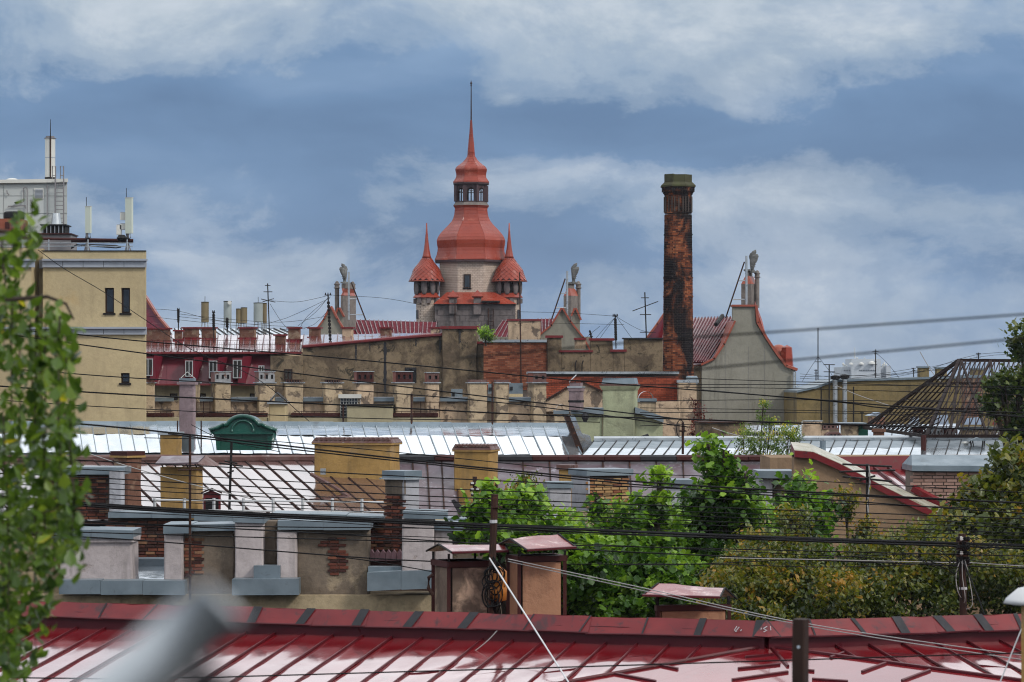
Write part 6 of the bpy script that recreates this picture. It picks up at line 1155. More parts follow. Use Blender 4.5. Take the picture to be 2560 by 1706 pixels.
    # back slope and body of the house
    MB().prism([A + dl * 13 + Vector((0, 0, -.3)), A + Vector((0, 0, -.3)), A - nl * 5 + Vector((0, 0, -1.9)), A + dl * 13 - nl * 5 + Vector((0, 0, -1.9))][::-1], [A + dl * 13 + Vector((0, 0, -.2)), A + Vector((0, 0, -.2)), A - nl * 5 + Vector((0, 0, -1.8)), A + dl * 13 - nl * 5 + Vector((0, 0, -1.8))][::-1]).build('back_slope', M['redcap'], t)
    MB().prism([A + Vector((0, 0, -.3)), A + dr * 9 + Vector((0, 0, -.3)), A + dr * 9 - nr * 5 + Vector((0, 0, -1.9)), A - nr * 5 + Vector((0, 0, -1.9))][::-1], [A + Vector((0, 0, -.2)), A + dr * 9 + Vector((0, 0, -.2)), A + dr * 9 - nr * 5 + Vector((0, 0, -1.8)), A - nr * 5 + Vector((0, 0, -1.8))][::-1]).build('back_slope', M['redcap'], t)
    MB().ext([tuple((A + dl * 12.5 + tl * 8.5)[:2]), tuple((A + dr * 8.6 + tr * 8.5)[:2]), tuple((A + dr * 8.6 - nr * 4.5)[:2]), tuple((A - Vector((0, -4, 0)))[:2]), tuple((A + dl * 12.5 - nl * 4.5)[:2])], 0, zr - 2.2).build('wall', M['brownrender'], t)
near_roof()
# ---------------------------------------------------------------- ventilation shafts behind the ridge
def shaft(label, px0, pxm, px2, y0, y1, D, th, front, side, hood, hcol, posts=None):
    t = thing('vent_shaft', label, 'vent shaft', W(pxm, y1, D), 'hooded ventilation shafts behind the near ridge'); pl = cplan(px0, pxm, px2, D, th); z0, z1 = Z(y1, D) - .9, Z(y0, D)
    body = MB().ext(pl, z0, z1, -.03).build('shaft_body', M['dark_metal'], t); A, B, C, E = [Vector(q) for q in pl]
    for a, b, mt in ((A, B, side), (B, C, front)):
        u = (b - a).normalized(); n = Vector((u.y, -u.x)); i = .05; p = [a + u * i, b - u * i, b - u * i - n * .04, a + u * i - n * .04]; MB().rough([tuple(q) for q in p], z0, z1 - .08, .004, cell=.3).build('shaft_panel', M[mt], t)
    for q in (A, B, C): MB().box(q.x - .022, q.x + .022, q.y - .022, q.y + .022, z0, z1).build('corner_angle', M['brown_red'], t)
    MB().ext(pl, z1 - .07, z1, .025).build('top_frame', M['brown_red'], t)
    h = [W(x, y, D + dd) for x, y, dd in hood]; hd = MB(); k = len(h) // 2
    # hood: two sloping leaves over a ridge; points: front eave L,R ; ridge L,R ; back eave L,R
    fl, fr, rl, rr, bl, br = h; up = Vector((0, 0, .02))
    o = MB().sheet(rl, rr, fr, fl, 8, 5, .02, 2.2).build('hood_leaf', M[hcol], t, smooth=True); MB().sheet(rl, rr, br, bl, 8, 5, .02, 2.2).build('hood_leaf', M[hcol], t, smooth=True)
    MB().tube([fl, fr], .018, 5).build('hood_edge', M['redseam'], t); MB().tube([fl, rl, bl], .014, 5).build('hood_edge', M['dark_metal'], t); MB().tube([fr, rr, br], .014, 5).build('hood_edge', M['dark_metal'], t)
    for q in (A, B, C, E): MB().tube([(q.x, q.y, z1), (q.x, q.y, z1 + (Z(hood[0][1], D) - z1) * .85)], .02, 4).build('hood_leg', M['dark_metal'], t)
    return t
shaft('brown mottled vent shaft with curled red hood, leftmost behind the ridge', 1083, 1122, 1228, 1405, 1545, 34.6, 68, 'mottled', 'brownrender', ((1130, 1382, -.35), (1270, 1378, -.1), (1097, 1361, .2), (1262, 1362, .35), (1066, 1378, .7), (1230, 1376, .9)), 'hoodred')
shaft('peach-panelled vent shaft with peaked red hood, right of the coiled cables', 1270, 1298, 1412, 1391, 1555, 34.3, 70, 'peach', 'peach', ((1318, 1376, -.35), (1440, 1369, -.1), (1275, 1347, .2), (1397, 1336, .35), (1245, 1362, .7), (1350, 1356, .9)), 'hoodred')
shaft('low peach vent shaft with rounded red hood before the trees', 1642, 1645, 1823, 1514, 1570, 36, 80, 'peach', 'peach', ((1606, 1489, -.4), (1800, 1494, -.4), (1645, 1459, .1), (1812, 1470, .1), (1660, 1480, .8), (1842, 1497, .8)), 'hoodred')
t = thing('small_cowl', 'little white pyramid cowl in front of the low peach shaft', 'vent', W(1700, 1550, 37)); MB().prism([W(1686, 1548, 36.8), W(1714, 1548, 36.8), W(1714, 1548, 37.2), W(1686, 1548, 37.2)], [W(1699, 1539, 36.98), W(1701, 1539, 36.98), W(1701, 1539, 37.02), W(1699, 1539, 37.02)]).build('cowl', M['whitesheet'], t); MB().fbox(1692, 1708, 1548.2, 1565, 36.9, .2).build('stub', M['dark_metal'], t)
# ================================================================ trees
def leafshape(kind, s, r):
    if kind == 'maple': pts = [(0, -.5, 0), (.28, -.3, .03), (.52, -.02, -.05), (.27, .12, .03), (.3, .42, -.04), (0, .6, -.08), (-.3, .42, -.04), (-.27, .12, .03), (-.52, -.02, -.05), (-.28, -.3, .03)]
    elif kind == 'birch': pts = [(0, -.5, 0), (.34, -.22, .05), (.3, .05, .03), (0, .6, -.08), (-.3, .05, .03), (-.34, -.22, .05)]
    else: pts = [(0, -.5, 0), (.25, 0, .05), (0, .5, -.05), (-.25, 0, .05)]
    return [Vector(p) * s for p in pts]
def add_leaf(mb, kind, p, s, r, tint, droop=.35):
    e = Matrix.Rotation(r.uniform(0, 6.28), 3, 'Z') @ Matrix.Rotation(r.uniform(.25, 1.3), 3, 'X') @ Matrix.Rotation(r.uniform(-.6, .6), 3, 'Y')
    i = len(mb.v); L = leafshape(kind, s, r)
    for q in L: mb.v.append(tuple(p + e @ q))
    n = len(L)
    # fold along the midrib to catch light; one half also tinted darker as shade
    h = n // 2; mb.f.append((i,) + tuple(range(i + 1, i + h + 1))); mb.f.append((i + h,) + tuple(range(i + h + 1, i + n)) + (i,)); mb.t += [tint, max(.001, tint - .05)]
def tree(name, label, foot, blobs, mat, kind, size, nl, clump=.45, seed=1, group=None, trunk_r=.16, tbias=0., zfoot=0):
    r = random.Random(seed); fx, fy = foot; t = thing(name, label, 'tree', (fx, fy, zfoot), group)
    C = [(W(px, py, D), rx / FPX * D, ry / FPX * D, rz) for px, py, D, rx, ry, rz in blobs]
    vol = [a * b * c for _, a, b, c in C]; tot = sum(v ** .75 for v in vol); lo = min(c[0].z - c[2] for c in C)
    top = Vector((fx, fy, zfoot + (max(lo, zfoot + .5) - zfoot) * .9)); pts = [Vector((fx, fy, zfoot - .2)), Vector((fx, fy, zfoot)).lerp(top, .5) + Vector((r.uniform(-.3, .3), r.uniform(-.3, .3), 0)) * min(1, trunk_r * 5), top]
    MB().tube(pts, trunk_r * 1.2, 8, trunk_r * .7).build('trunk', M['bark'], t, smooth=True)
    for c, a, b, d in C:
        s = top.lerp(pts[1], r.uniform(0, .3)); mid = s.lerp(c, .5) + Vector((r.uniform(-1, 1) * a * .3, r.uniform(-1, 1) * d * .2, -b * .2)); e = c + Vector((0, 0, b * .4)); MB().tube([s, mid, c, e], trunk_r * .55, 6, trunk_r * .1).build('limb', M['bark'], t, smooth=True)
        for k in range(5): q = c + Vector((r.uniform(-1, 1) * a, r.uniform(-1, 1) * d, r.uniform(-.2, 1) * b)) * .75; MB().tube([mid.lerp(c, r.random()), c.lerp(q, .55) + Vector((0, 0, .05)), q], trunk_r * .2, 5, trunk_r * .04).build('branch', M['bark'], t)
    mb = MB()
    for (c, a, b, d), v in zip(C, vol):
        n = int(nl * v ** .75 / tot); per = 26; nc = max(3, n // per); R0 = (a * b * d) ** (1 / 3)
        for k in range(nc):
            while True:
                q = Vector((r.uniform(-1, 1), r.uniform(-1, 1), r.uniform(-1, 1)))
                if .25 < q.length < 1: break
            q = q * (q.length ** -.35); w = noise.noise(Vector((c.x, c.y, c.z)) + q * 2.1); q *= 1 + .3 * w
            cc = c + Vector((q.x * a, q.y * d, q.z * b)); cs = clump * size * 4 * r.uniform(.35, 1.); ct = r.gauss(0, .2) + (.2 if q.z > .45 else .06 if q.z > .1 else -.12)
            for j in range(per):
                p = cc + Vector((r.gauss(0, 1), r.gauss(0, 1), r.gauss(0, .8))) * cs
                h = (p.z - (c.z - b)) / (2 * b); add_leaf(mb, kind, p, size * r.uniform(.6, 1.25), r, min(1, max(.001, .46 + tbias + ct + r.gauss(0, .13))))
    mb.build('crown', mat, t, kind='stuff'); return t
G = 'trees in the courtyard behind the near ridge'
lg, lo_, ld = M['leaf_green'], M['leaf_olive'], M['leaf_dark']
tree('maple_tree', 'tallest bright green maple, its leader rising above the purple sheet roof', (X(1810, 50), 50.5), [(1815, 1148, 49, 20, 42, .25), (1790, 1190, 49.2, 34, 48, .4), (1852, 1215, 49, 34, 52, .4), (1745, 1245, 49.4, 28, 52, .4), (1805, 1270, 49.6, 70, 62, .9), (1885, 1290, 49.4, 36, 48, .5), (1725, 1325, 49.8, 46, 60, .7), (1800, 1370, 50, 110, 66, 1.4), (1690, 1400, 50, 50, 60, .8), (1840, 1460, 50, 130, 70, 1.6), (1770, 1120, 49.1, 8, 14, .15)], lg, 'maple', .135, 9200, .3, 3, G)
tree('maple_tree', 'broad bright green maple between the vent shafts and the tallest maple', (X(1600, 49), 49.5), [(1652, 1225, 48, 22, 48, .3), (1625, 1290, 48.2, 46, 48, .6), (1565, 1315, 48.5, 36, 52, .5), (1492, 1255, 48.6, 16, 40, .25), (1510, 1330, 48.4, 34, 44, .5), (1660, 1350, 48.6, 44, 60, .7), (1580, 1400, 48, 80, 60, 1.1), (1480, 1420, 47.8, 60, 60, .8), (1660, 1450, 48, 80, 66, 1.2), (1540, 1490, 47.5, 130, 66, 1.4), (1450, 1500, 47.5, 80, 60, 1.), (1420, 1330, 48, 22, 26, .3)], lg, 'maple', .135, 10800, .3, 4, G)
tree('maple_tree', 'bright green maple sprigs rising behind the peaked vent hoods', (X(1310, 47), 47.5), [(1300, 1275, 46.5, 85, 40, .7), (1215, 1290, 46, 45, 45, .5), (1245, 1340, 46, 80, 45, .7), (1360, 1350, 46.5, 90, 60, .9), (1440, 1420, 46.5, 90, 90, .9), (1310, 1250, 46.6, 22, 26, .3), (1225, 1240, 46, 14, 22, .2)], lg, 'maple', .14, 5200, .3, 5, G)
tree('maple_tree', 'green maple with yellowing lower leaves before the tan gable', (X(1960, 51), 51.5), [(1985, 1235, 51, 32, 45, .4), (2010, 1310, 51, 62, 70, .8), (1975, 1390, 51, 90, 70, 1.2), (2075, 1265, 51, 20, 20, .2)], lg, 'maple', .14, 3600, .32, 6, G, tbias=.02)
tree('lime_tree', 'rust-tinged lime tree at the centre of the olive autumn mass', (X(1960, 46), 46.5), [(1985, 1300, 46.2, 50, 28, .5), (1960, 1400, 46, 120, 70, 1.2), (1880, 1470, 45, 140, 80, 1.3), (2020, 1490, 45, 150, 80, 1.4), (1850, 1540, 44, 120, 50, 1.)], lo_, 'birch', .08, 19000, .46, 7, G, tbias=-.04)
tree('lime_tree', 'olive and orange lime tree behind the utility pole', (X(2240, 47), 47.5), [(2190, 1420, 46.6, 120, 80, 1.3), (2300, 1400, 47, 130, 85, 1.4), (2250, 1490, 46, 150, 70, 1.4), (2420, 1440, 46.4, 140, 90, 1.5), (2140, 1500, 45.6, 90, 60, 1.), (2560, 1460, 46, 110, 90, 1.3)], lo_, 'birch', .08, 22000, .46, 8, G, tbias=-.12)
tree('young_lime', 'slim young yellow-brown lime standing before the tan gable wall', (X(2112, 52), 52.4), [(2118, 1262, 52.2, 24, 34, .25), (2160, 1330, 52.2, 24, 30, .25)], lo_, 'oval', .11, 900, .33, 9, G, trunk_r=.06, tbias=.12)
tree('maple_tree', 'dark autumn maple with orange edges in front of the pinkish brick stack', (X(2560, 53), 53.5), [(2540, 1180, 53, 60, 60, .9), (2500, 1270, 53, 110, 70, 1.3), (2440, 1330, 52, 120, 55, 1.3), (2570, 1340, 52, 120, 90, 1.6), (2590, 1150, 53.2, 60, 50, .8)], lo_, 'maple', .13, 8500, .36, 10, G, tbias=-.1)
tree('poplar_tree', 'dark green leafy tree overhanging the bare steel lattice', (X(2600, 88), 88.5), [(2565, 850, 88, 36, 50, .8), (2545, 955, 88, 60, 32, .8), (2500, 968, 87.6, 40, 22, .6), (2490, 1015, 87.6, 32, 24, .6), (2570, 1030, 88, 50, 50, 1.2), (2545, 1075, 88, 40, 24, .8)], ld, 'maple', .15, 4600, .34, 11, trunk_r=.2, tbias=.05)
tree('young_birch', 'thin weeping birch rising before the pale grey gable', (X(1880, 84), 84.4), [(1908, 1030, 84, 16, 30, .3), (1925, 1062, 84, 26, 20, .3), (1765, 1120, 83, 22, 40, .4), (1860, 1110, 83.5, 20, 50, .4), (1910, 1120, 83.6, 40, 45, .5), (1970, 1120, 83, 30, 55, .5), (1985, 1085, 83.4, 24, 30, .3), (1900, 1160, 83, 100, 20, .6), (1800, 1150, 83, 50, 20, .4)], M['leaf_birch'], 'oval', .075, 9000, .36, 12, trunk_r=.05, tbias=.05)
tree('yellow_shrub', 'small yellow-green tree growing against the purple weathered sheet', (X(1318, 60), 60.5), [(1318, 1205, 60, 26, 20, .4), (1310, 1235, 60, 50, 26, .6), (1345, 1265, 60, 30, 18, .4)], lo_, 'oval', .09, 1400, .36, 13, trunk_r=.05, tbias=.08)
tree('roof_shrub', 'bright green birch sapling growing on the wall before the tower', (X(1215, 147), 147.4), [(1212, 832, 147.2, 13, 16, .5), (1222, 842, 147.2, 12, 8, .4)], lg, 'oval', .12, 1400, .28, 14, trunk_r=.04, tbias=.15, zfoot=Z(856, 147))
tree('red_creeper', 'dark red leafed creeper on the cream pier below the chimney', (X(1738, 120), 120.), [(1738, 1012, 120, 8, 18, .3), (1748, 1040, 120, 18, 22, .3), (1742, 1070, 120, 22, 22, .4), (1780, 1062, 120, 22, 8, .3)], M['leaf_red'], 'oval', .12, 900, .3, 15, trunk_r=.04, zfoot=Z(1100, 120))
# ---------------------------------------------------------------- birch hanging into the picture close to the camera
def near_birch():
    r = random.Random(21); D0 = 9.5; t = thing('birch_tree', 'blurred weeping birch hanging in front of the yellow block', 'tree', (-4.5, 9.7, 0)); bm = M['bark']
    MB().tube([(-4.5, 9.7, -.1), (-4.45, 9.7, 8), (-4.3, 9.7, 16), (-4.1, 9.6, 24), (-4., 9.6, 28), (-3.95, 9.5, 32)], .15, 10, .03).build('trunk', bm, t, smooth=True)
    MB().tube([Vector((-4.1, 9.6, 24.4)), W(-60, 748, D0), W(40, 748, D0), W(118, 742, D0), W(165, 760, D0), W(185, 800, D0)], .012, 6, .003).build('limb', bm, t)
    MB().tube([Vector((-4.1, 9.6, 24.8)), W(-90, 560, D0), W(20, 580, D0 + .1), W(80, 600, D0 + .1)], .009, 6, .002).build('limb', bm, t)
    spots = []
    strands = [(x, y0, ln, r.uniform(-.5, .5)) for x, y0, ln in ((-10, 700, 200), (15, 690, 240), (35, 760, 920), (-15, 1010, 600), (12, 1040, 600), (55, 770, 880), (75, 800, 700), (95, 790, 540), (120, 760, 820), (140, 780, 560), (150, 790, 420), (165, 810, 360), (182, 860, 240), (110, 1080, 330), (150, 1100, 300), (175, 1050, 300), (190, 1230, 140), (20, 1200, 520), (50, 1250, 480), (80, 1250, 420), (0, 1300, 420), (130, 1300, 150), (178, 1200, 240), (25, 560, 110), (45, 590, 80), (5, 600, 90), (82, 500, 140), (65, 560, 90), (10, 640, 120), (40, 640, 130))]
    for x, y, ln, dd in strands:
        P = []; px = x
        for k in range(9): px += r.uniform(-4, 4); P.append(W(px, y + ln * k / 8, D0 + dd + r.uniform(-.05, .05)))
        MB().tube(P, .004, 4, .0015).build('twig', bm, t)
        n = int(ln / 6.)
        for k in range(n):
            f = k / n * 8; i = min(7, int(f)); p = P[i].lerp(P[i + 1], f - i) + Vector((r.gauss(0, .022), r.gauss(0, .04), r.gauss(0, .016))); spots.append(p)
    r.shuffle(spots); base = []
    for k in range(10):
        mb = MB(); add_leaf(mb, 'birch', Vector((0, 0, 0)), 1, r, [.08, .2, .3, .35, .42, .5, .55, .62, .7, .98][k]); o = mb.build('leaf', M['leaf_birch']); base.append(o.data); bpy.data.objects.remove(o)
    for p in spots[:300]:
        o = bpy.data.objects.new('leaf', r.choice(base[:9] * 3 + base[9:])); COL.objects.link(o); o.location = p; s = r.uniform(.034, .060); o.scale = (s, s, s); o.rotation_euler = (r.uniform(-.5, .5), r.uniform(-.5, .5), r.uniform(0, 6.28)); par(o, t)
    mb = MB()
    for p in spots[300:]: add_leaf(mb, 'birch', p, r.uniform(.034, .060), r, min(.9, max(.02, r.gauss(.40, .2))))
    mb.build('foliage', M['leaf_birch'], t, kind='stuff')
near_birch()
# ================================================================ masts, aerials, poles
def mast(label, px, y0, y1, D, r=.03, bars=(), mat='dark_metal', name='aerial_mast', cat='mast', ins=0, lean=0, group=None, extra=None):
    t = thing(name, label, cat, W(px, y1, D), group); MB().tube([W(px, y1, D), W(px + lean, y0, D)], r, 6).build('pole', M[mat], t)
    for y, hw, tilt in bars:
        f = (y1 - y) / (y1 - y0); x = px + lean * f; b = MB().tube([W(x - hw, y + tilt, D - .05), W(x + hw, y - tilt, D - .05)], r * .7, 5).build('crossbar', M[mat], t)
        if ins:
            for k in range(ins): q = x - hw + 2 * hw * (k + .5) / ins; MB().lathe((X(q, D), D - .05), [(r * .5, Z(y, D)), (r * 1.1, Z(y - 2, D)), (r * .6, Z(y - 4, D)), (r * .9, Z(y - 5, D)), (.005, Z(y - 6, D))], 6).build('insulator', M['ceramic'] if ins > 1 and mat != 'dark_metal' else M['dark_metal'], b)
    if extra: extra(t)
    return t
gm = 'wire masts on the far red roof'
mast('short stubby insulator mast, leftmost over the red roof', 446, 773, 830, 160, .032, [(776 + k * 5, 4 - .2 * k, 0) for k in range(7)], ins=2, group=gm)
mast('insulator mast with cable ring in front of the dark brick chimney', 535, 779, 858, 154, .032, [(782, 4, 0)] + [(790 + k * 5, 4, 0) for k in range(8)], ins=2, group=gm, lean=-1)
mast('small insulator mast below the dish-carrying phone shroud', 568, 796, 832, 160, .04, [(800 + k * 6, 4, 0) for k in range(4)], ins=2, group=gm)
mast('tallest television aerial of the red roof with four crossed arms', 674, 709, 842, 158, .032, [(714, 7, 0), (730, 11, 0), (752, 18, -4), (751, 14, 4)], lean=-5, group=gm)
mast('black telephone mast with short rungs right of the tall aerial', 826, 737, 858, 152, .035, [(738, 9, 0)] + [(760 + k * 9, 3.5, 0) for k in range(12)], ins=3, lean=-6, group=gm)
mast('wire mast beside the notched parapet with guyed crosshead', 1540, 789, 872, 153, .032, [(791, 7, 0)] + [(803 + k * 6, 3, 0) for k in range(9)], ins=4, lean=-2, group=gm)
mast('little bent mast over the notch left of the guyed mast', 1480, 826, 850, 156, .045, [(830, 3, 0), (836, 4, 1), (842, 4, 1)], lean=-6, group=gm)
mast('television aerial with long slanted boom left of the brick chimney', 1616, 731, 845, 156, .035, [(766, 32, 12), (745, 10, 0), (787, 14, 0), (831, 16, 0)], lean=-4, group=gm)
mast('thin cream pole over the orange brick wall', 1303, 681, 990, 146, .035, [(808, 6, 0)], mat='rusty', lean=-4)
for px, y0, y1, D, bars, lab in ((2045, 820, 960, 190, [(905, 8, 0)], 'needle thin lattice mast right of the tall gable'), (2040, 924, 958, 186, [(926, 5, 0), (933, 4, 0)], 'squat wire mast beside a shrub below the needle mast'), (2073, 911, 1062, 160, [(912, 14, 0), (930, 14, 0)], 'television aerial with two long arms left of the tower block'), (2189, 874, 945, 200, [(879, 8, 0), (884, 4, 0), (905, 3, 0), (912, 3, 0), (935, 4, 0)], 'dark telephone mast with hooked top in front of the tower block'), (2284, 920, 948, 190, [(921, 5, 0), (926, 4, 0)], 'small wire mast right of the tower block'), (2446, 882, 905, 200, [(884, 6, 0), (888, 5, 0), (893, 6, 0)], 'double crossarm mast above the steel frame ridge'), (2134, 967, 1098, 150, [(976, 12, 0)], 'rusty pole with one arm before the ochre wall'), (2053, 968, 1060, 150, [], 'plain black pole at the left end of the ochre wall'), (2155, 1030, 1055, 150, [(1032, 5, 0)], 'short tee-headed pole low on the ochre wall')):
    mast(lab, px, y0, y1, D, .035, bars, group='masts along the right skyline', name='skyline_mast')
mast('rusty tall pole rising from the pinkish piers past the ochre shaft', 475, 1088, 1500, 53, .025, [(1175, 30, 0)], mat='rusty', name='wire_pole', cat='pole')
mast('dark aerial pole with yellowed arms on the brown roof', 573, 1105, 1285, 67, .03, [(1156, 16, -3), (1162, 30, -4), (1180, 8, 3)], name='yagi_aerial', cat='aerial', lean=6)
mast('black pole with white insulators before the second ochre stack', 1188, 1192, 1285, 58, .045, [(1211, 12, 0), (1226, 13, 0), (1237, 10, 0)], mat='rusty', ins=2, name='insulator_pole', cat='pole', lean=-1)
mast('thin pole on the silver ridge, left of the railings', 858, 1010, 1062, 104, .03, [(1012, 4, 0)], mat='rusty', name='ridge_pole', cat='pole')
mast('dark pole on the silver ridge at the railing frame', 1029, 985, 1062, 103, .04, [(988, 3, 0)], mat='rusty', name='ridge_pole', cat='pole')
mast('guyed rusty pole on the silver ridge right of the railing frame', 1231, 955, 1064, 103, .035, [], mat='rusty', name='ridge_pole', cat='pole')
mast('rusty pole with cable ring near the right silver ridge', 1707, 1056, 1136, 92, .04, [(1078, 9, 0)], mat='rusty', name='ridge_pole', cat='pole', extra=lambda t: MB().tube([W(1701 + 10 * math.cos(a / 14 * 6.28), 1072 + 22 * math.sin(a / 14 * 6.28), 91.8) for a in range(15)], .015, 5).build('cable_ring', M['wire'], t))
mast('maroon post on the right silver roof before the vent boxes', 2309, 1088, 1136, 93, .09, [], mat='brown_red', name='roof_post', cat='post')
mast('aerial with three long crossed booms before the tan gable', 2169, 1160, 1365, 56, .03, [(1164, 62, -3), (1178, 70, 2), (1198, 62, -6), (1196, 20, 6)], name='yagi_aerial', cat='aerial', lean=-1, extra=lambda t: MB().tube([W(2172 + math.sin(k) * 3, 1165 + k * 20, 55.9) for k in range(11)], .015, 5).build('feeder_cable', M['wire_grey'], t))
def coil_mast():
    D = 33.5; t = thing('cable_mast', 'rusty mast wound with black cable coils and an orange canister between two shafts', 'mast', W(1233, 1535, D))
    MB().tube([W(1228, 1560, D), W(1231, 1400, D), W(1237, 1236, D)], .045, 8).build('pole', M['rusty'], t); MB().fbox(1228, 1256, 1266, 1270, D - .06, .06).build('crossbar', M['rusty'], t); MB().tube([W(1233.6, 1300, D - .01), W(1233.8, 1308, D - .01)], .048, 8).build('white_band', M['whitesheet'], t); MB().fbox(1222, 1234, 1400, 1550, D + .05, .06).build('angle_post', M['rusty'], t)
    c = (X(1247, D), D - .05); z = lambda y: Z(y, D); MB().lathe(c, [(.02, z(1505)), (.09, z(1500)), (.1, z(1470)), (.085, z(1465)), (.1, z(1460)), (.095, z(1428)), (.05, z(1420)), (.03, z(1416))], 14).build('canister', M['orange_can'], t, smooth=True)
    r = random.Random(5)
    for k in range(9):
        cx, cy, a, b = 1232 + r.uniform(-14, 12), r.choice([1440, 1475, 1485]) + r.uniform(-12, 12), r.uniform(14, 26), r.uniform(18, 34); ph = r.uniform(0, 6); MB().tube([W(cx + a * math.cos(q / 18 * 6.28 + ph), cy + b * math.sin(q / 18 * 6.28 + ph) + q * .4, D - .15 + .02 * math.sin(q)) for q in range(19)], .008, 5).build('cable_loop', M['wire'], t)
    for k in range(6): x = 1215 + r.uniform(0, 50); MB().tube([W(1233, 1392, D - .08), W(x, 1430, D - .12), W(x + r.uniform(-12, 12), 1500, D - .1), W(1238, 1540, D)], .007, 5).build('hanging_cable', M['wire'], t)
    MB().tube([W(1224, 1396, D - .1), hit(1425, 1712, Vector((0, 30.2, CZ - 3.1)), Vector((0, -.14, 1)))], .0095, 8).build('white_stay', M['whitesheet'], t)
    MB().tube([W(1083, 1437, 34.6), W(1072, 1444, 34.6), W(1071, 1470, 34.6), W(1082, 1488, 34.6)], .022, 6).build('bent_pipe', M['rusty'], t)
coil_mast()
def tangle_pole():
    D = 37; t = thing('utility_pole', 'rusty utility pole crowded with insulators and tangled cables before the limes', 'utility pole', W(2408, 1555, D))
    MB().tube([W(2409, 1560, D), W(2406, 1420, D), W(2405, 1335, D)], .05, 8).build('pole', M['rusty'], t); MB().tube([W(2407.6, 1468, D), W(2407.7, 1474, D)], .056, 8).build('white_band', M['whitesheet'], t)
    for y in (1352, 1372, 1388, 1402, 1412): 
        b = MB().fbox(2391, 2421, y, y + 4, D - .08, .05).build('crossarm', M['rusty'], t)
        for x in (2394, 2401, 2412, 2418): MB().lathe((X(x, D), D - .06), [(.02, Z(y, D)), (.035, Z(y - 4, D)), (.02, Z(y - 6, D)), (.03, Z(y - 9, D)), (.005, Z(y - 11, D))], 8).build('insulator', M['ceramic'] if (x + y) % 3 == 0 else M['dark_metal'], b)
    r = random.Random(3)
    for k in range(16):
        s = 1 if k % 2 else -1; y = r.uniform(1350, 1410); x2 = 2406 + s * r.uniform(40, 130); P = [W(2406, y, D - .1), W(2406 + s * 18, y + r.uniform(-10, 30), D - .15), W((2406 + x2) / 2, y + r.uniform(-5, 30), D - .1), W(x2, y + r.uniform(-12, 6), D)]; MB().tube(bez(P, 12), .006, 4).build('jumper_cable', M['wire'], t)
    for k in range(5): P = [W(2400 + k * 3, 1400, D - .1), W(2390 + k * 8, 1440, D - .12), W(2395 + k * 9, 1480 + k * 8, D - .1), W(2407, 1500 + k * 6, D)]; MB().tube(bez(P, 12), .006, 4).build('hanging_cable', M['wire'] if k % 2 else M['wire_grey'], t)
def bez(P, n=12):
    out = []
    for i in range(len(P) - 1):
        p0, p1, p2, p3 = P[max(i - 1, 0)], P[i], P[i + 1], P[min(i + 2, len(P) - 1)]; m = max(2, n // (len(P) - 1))
        for j in range(m):
            s = j / m; out.append(.5 * (2 * p1 + (p2 - p0) * s + (2 * p0 - 5 * p1 + 4 * p2 - p3) * s * s + (3 * p1 - p0 - 3 * p2 + p3) * s ** 3))
    return out + [P[-1]]
tangle_pole()
# ================================================================ overhead cables, each one a thing of its own
ORD = ['first', 'second', 'third', 'fourth', 'fifth', 'sixth', 'seventh', 'eighth', 'ninth', 'tenth', 'eleventh', 'twelfth']
def wire(pts, D, w, label, group=None, mat='wire', D2=None, n=28, name='overhead_cable'):
    D2 = D if D2 is None else D2; pts = list(pts)
    if pts[0][0] <= -30: (a, b), (c, d) = pts[:2]; pts.insert(0, (a - 340, b - (d - b) / (c - a) * 340 * .8))
    if pts[-1][0] >= 2600: (a, b), (c, d) = pts[-2:]; pts.append((c + 340, d + (d - b) / (c - a) * 340 * .8))
    x0, x1 = pts[0][0], pts[-1][0]; P = [W(x, y, D + (D2 - D) * (x - x0) / (x1 - x0)) for x, y in pts]; o = MB().tube(bez(P, n), w * 1.15 / FPX * (D + D2) / 2, 5).build(name, M[mat], None, smooth=True); tag(o, label, 'cable', group); return o
B = 'thick bundle of black cables sagging across the whole picture'
for k, (o1, o2, w) in enumerate(((0, 0, 2.6), (5, 6, 2.0), (-4, -3, 1.6))): wire([(-60, 1240 + o1), (360, 1271 + o1), (880, 1298 + o1), (1760, 1338 + o2), (2640, 1368 + o2)], 40 + k * .1, w, ('middle', 'lowest', 'highest')[k] + ' strand of the thick black cable bundle sagging over the courtyard trees', B)
wire([(-60, 1290), (360, 1312), (760, 1331), (1280, 1365), (1760, 1389), (2640, 1424)], 41, 1.5, 'single black cable running just below the thick bundle, full width')
wire([(-60, 1326), (150, 1340), (360, 1352), (880, 1393), (1083, 1404)], 36, 1.5, 'black cable ending at the leftmost vent shaft')
wire([(840, 1392), (934, 1404), (1083, 1430), (1130, 1440)], 36.2, 1.2, 'short drooping cable reaching the leftmost vent shaft below another')
wire([(30, 825), (190, 836), (340, 852), (860, 897), (1300, 939), (1500, 957), (2000, 996), (2640, 1050)], 46, 1.4, 'thick cable passing over the brown firewall and on to the steel frame')
wire([(-60, 825), (95, 847), (362, 884), (860, 949), (1300, 1002), (1700, 1048)], 44, 1.4, 'cable dropping from the yellow block across the red mansard')
wire([(-60, 918), (100, 928), (340, 946), (860, 975), (1300, 1012), (1720, 1068)], 60, 1.2, 'thin cable crossing the row of chimney stubs')
wire([(-60, 962), (60, 970), (340, 988), (860, 1013), (1300, 1036), (1700, 1048), (2640, 1080)], 40, 1.7, 'cable running level with the cream parapet, full width')
wire([(-60, 996), (60, 1005), (340, 1022), (860, 1045), (1300, 1052), (1500, 1056)], 62, 1.0, 'fine cable just above the silver ridge')
wire([(-60, 1040), (360, 1075), (880, 1134), (1280, 1177), (1760, 1216), (2640, 1262)], 30, 2.0, 'thick soft-edged cable crossing the silver roof diagonally')
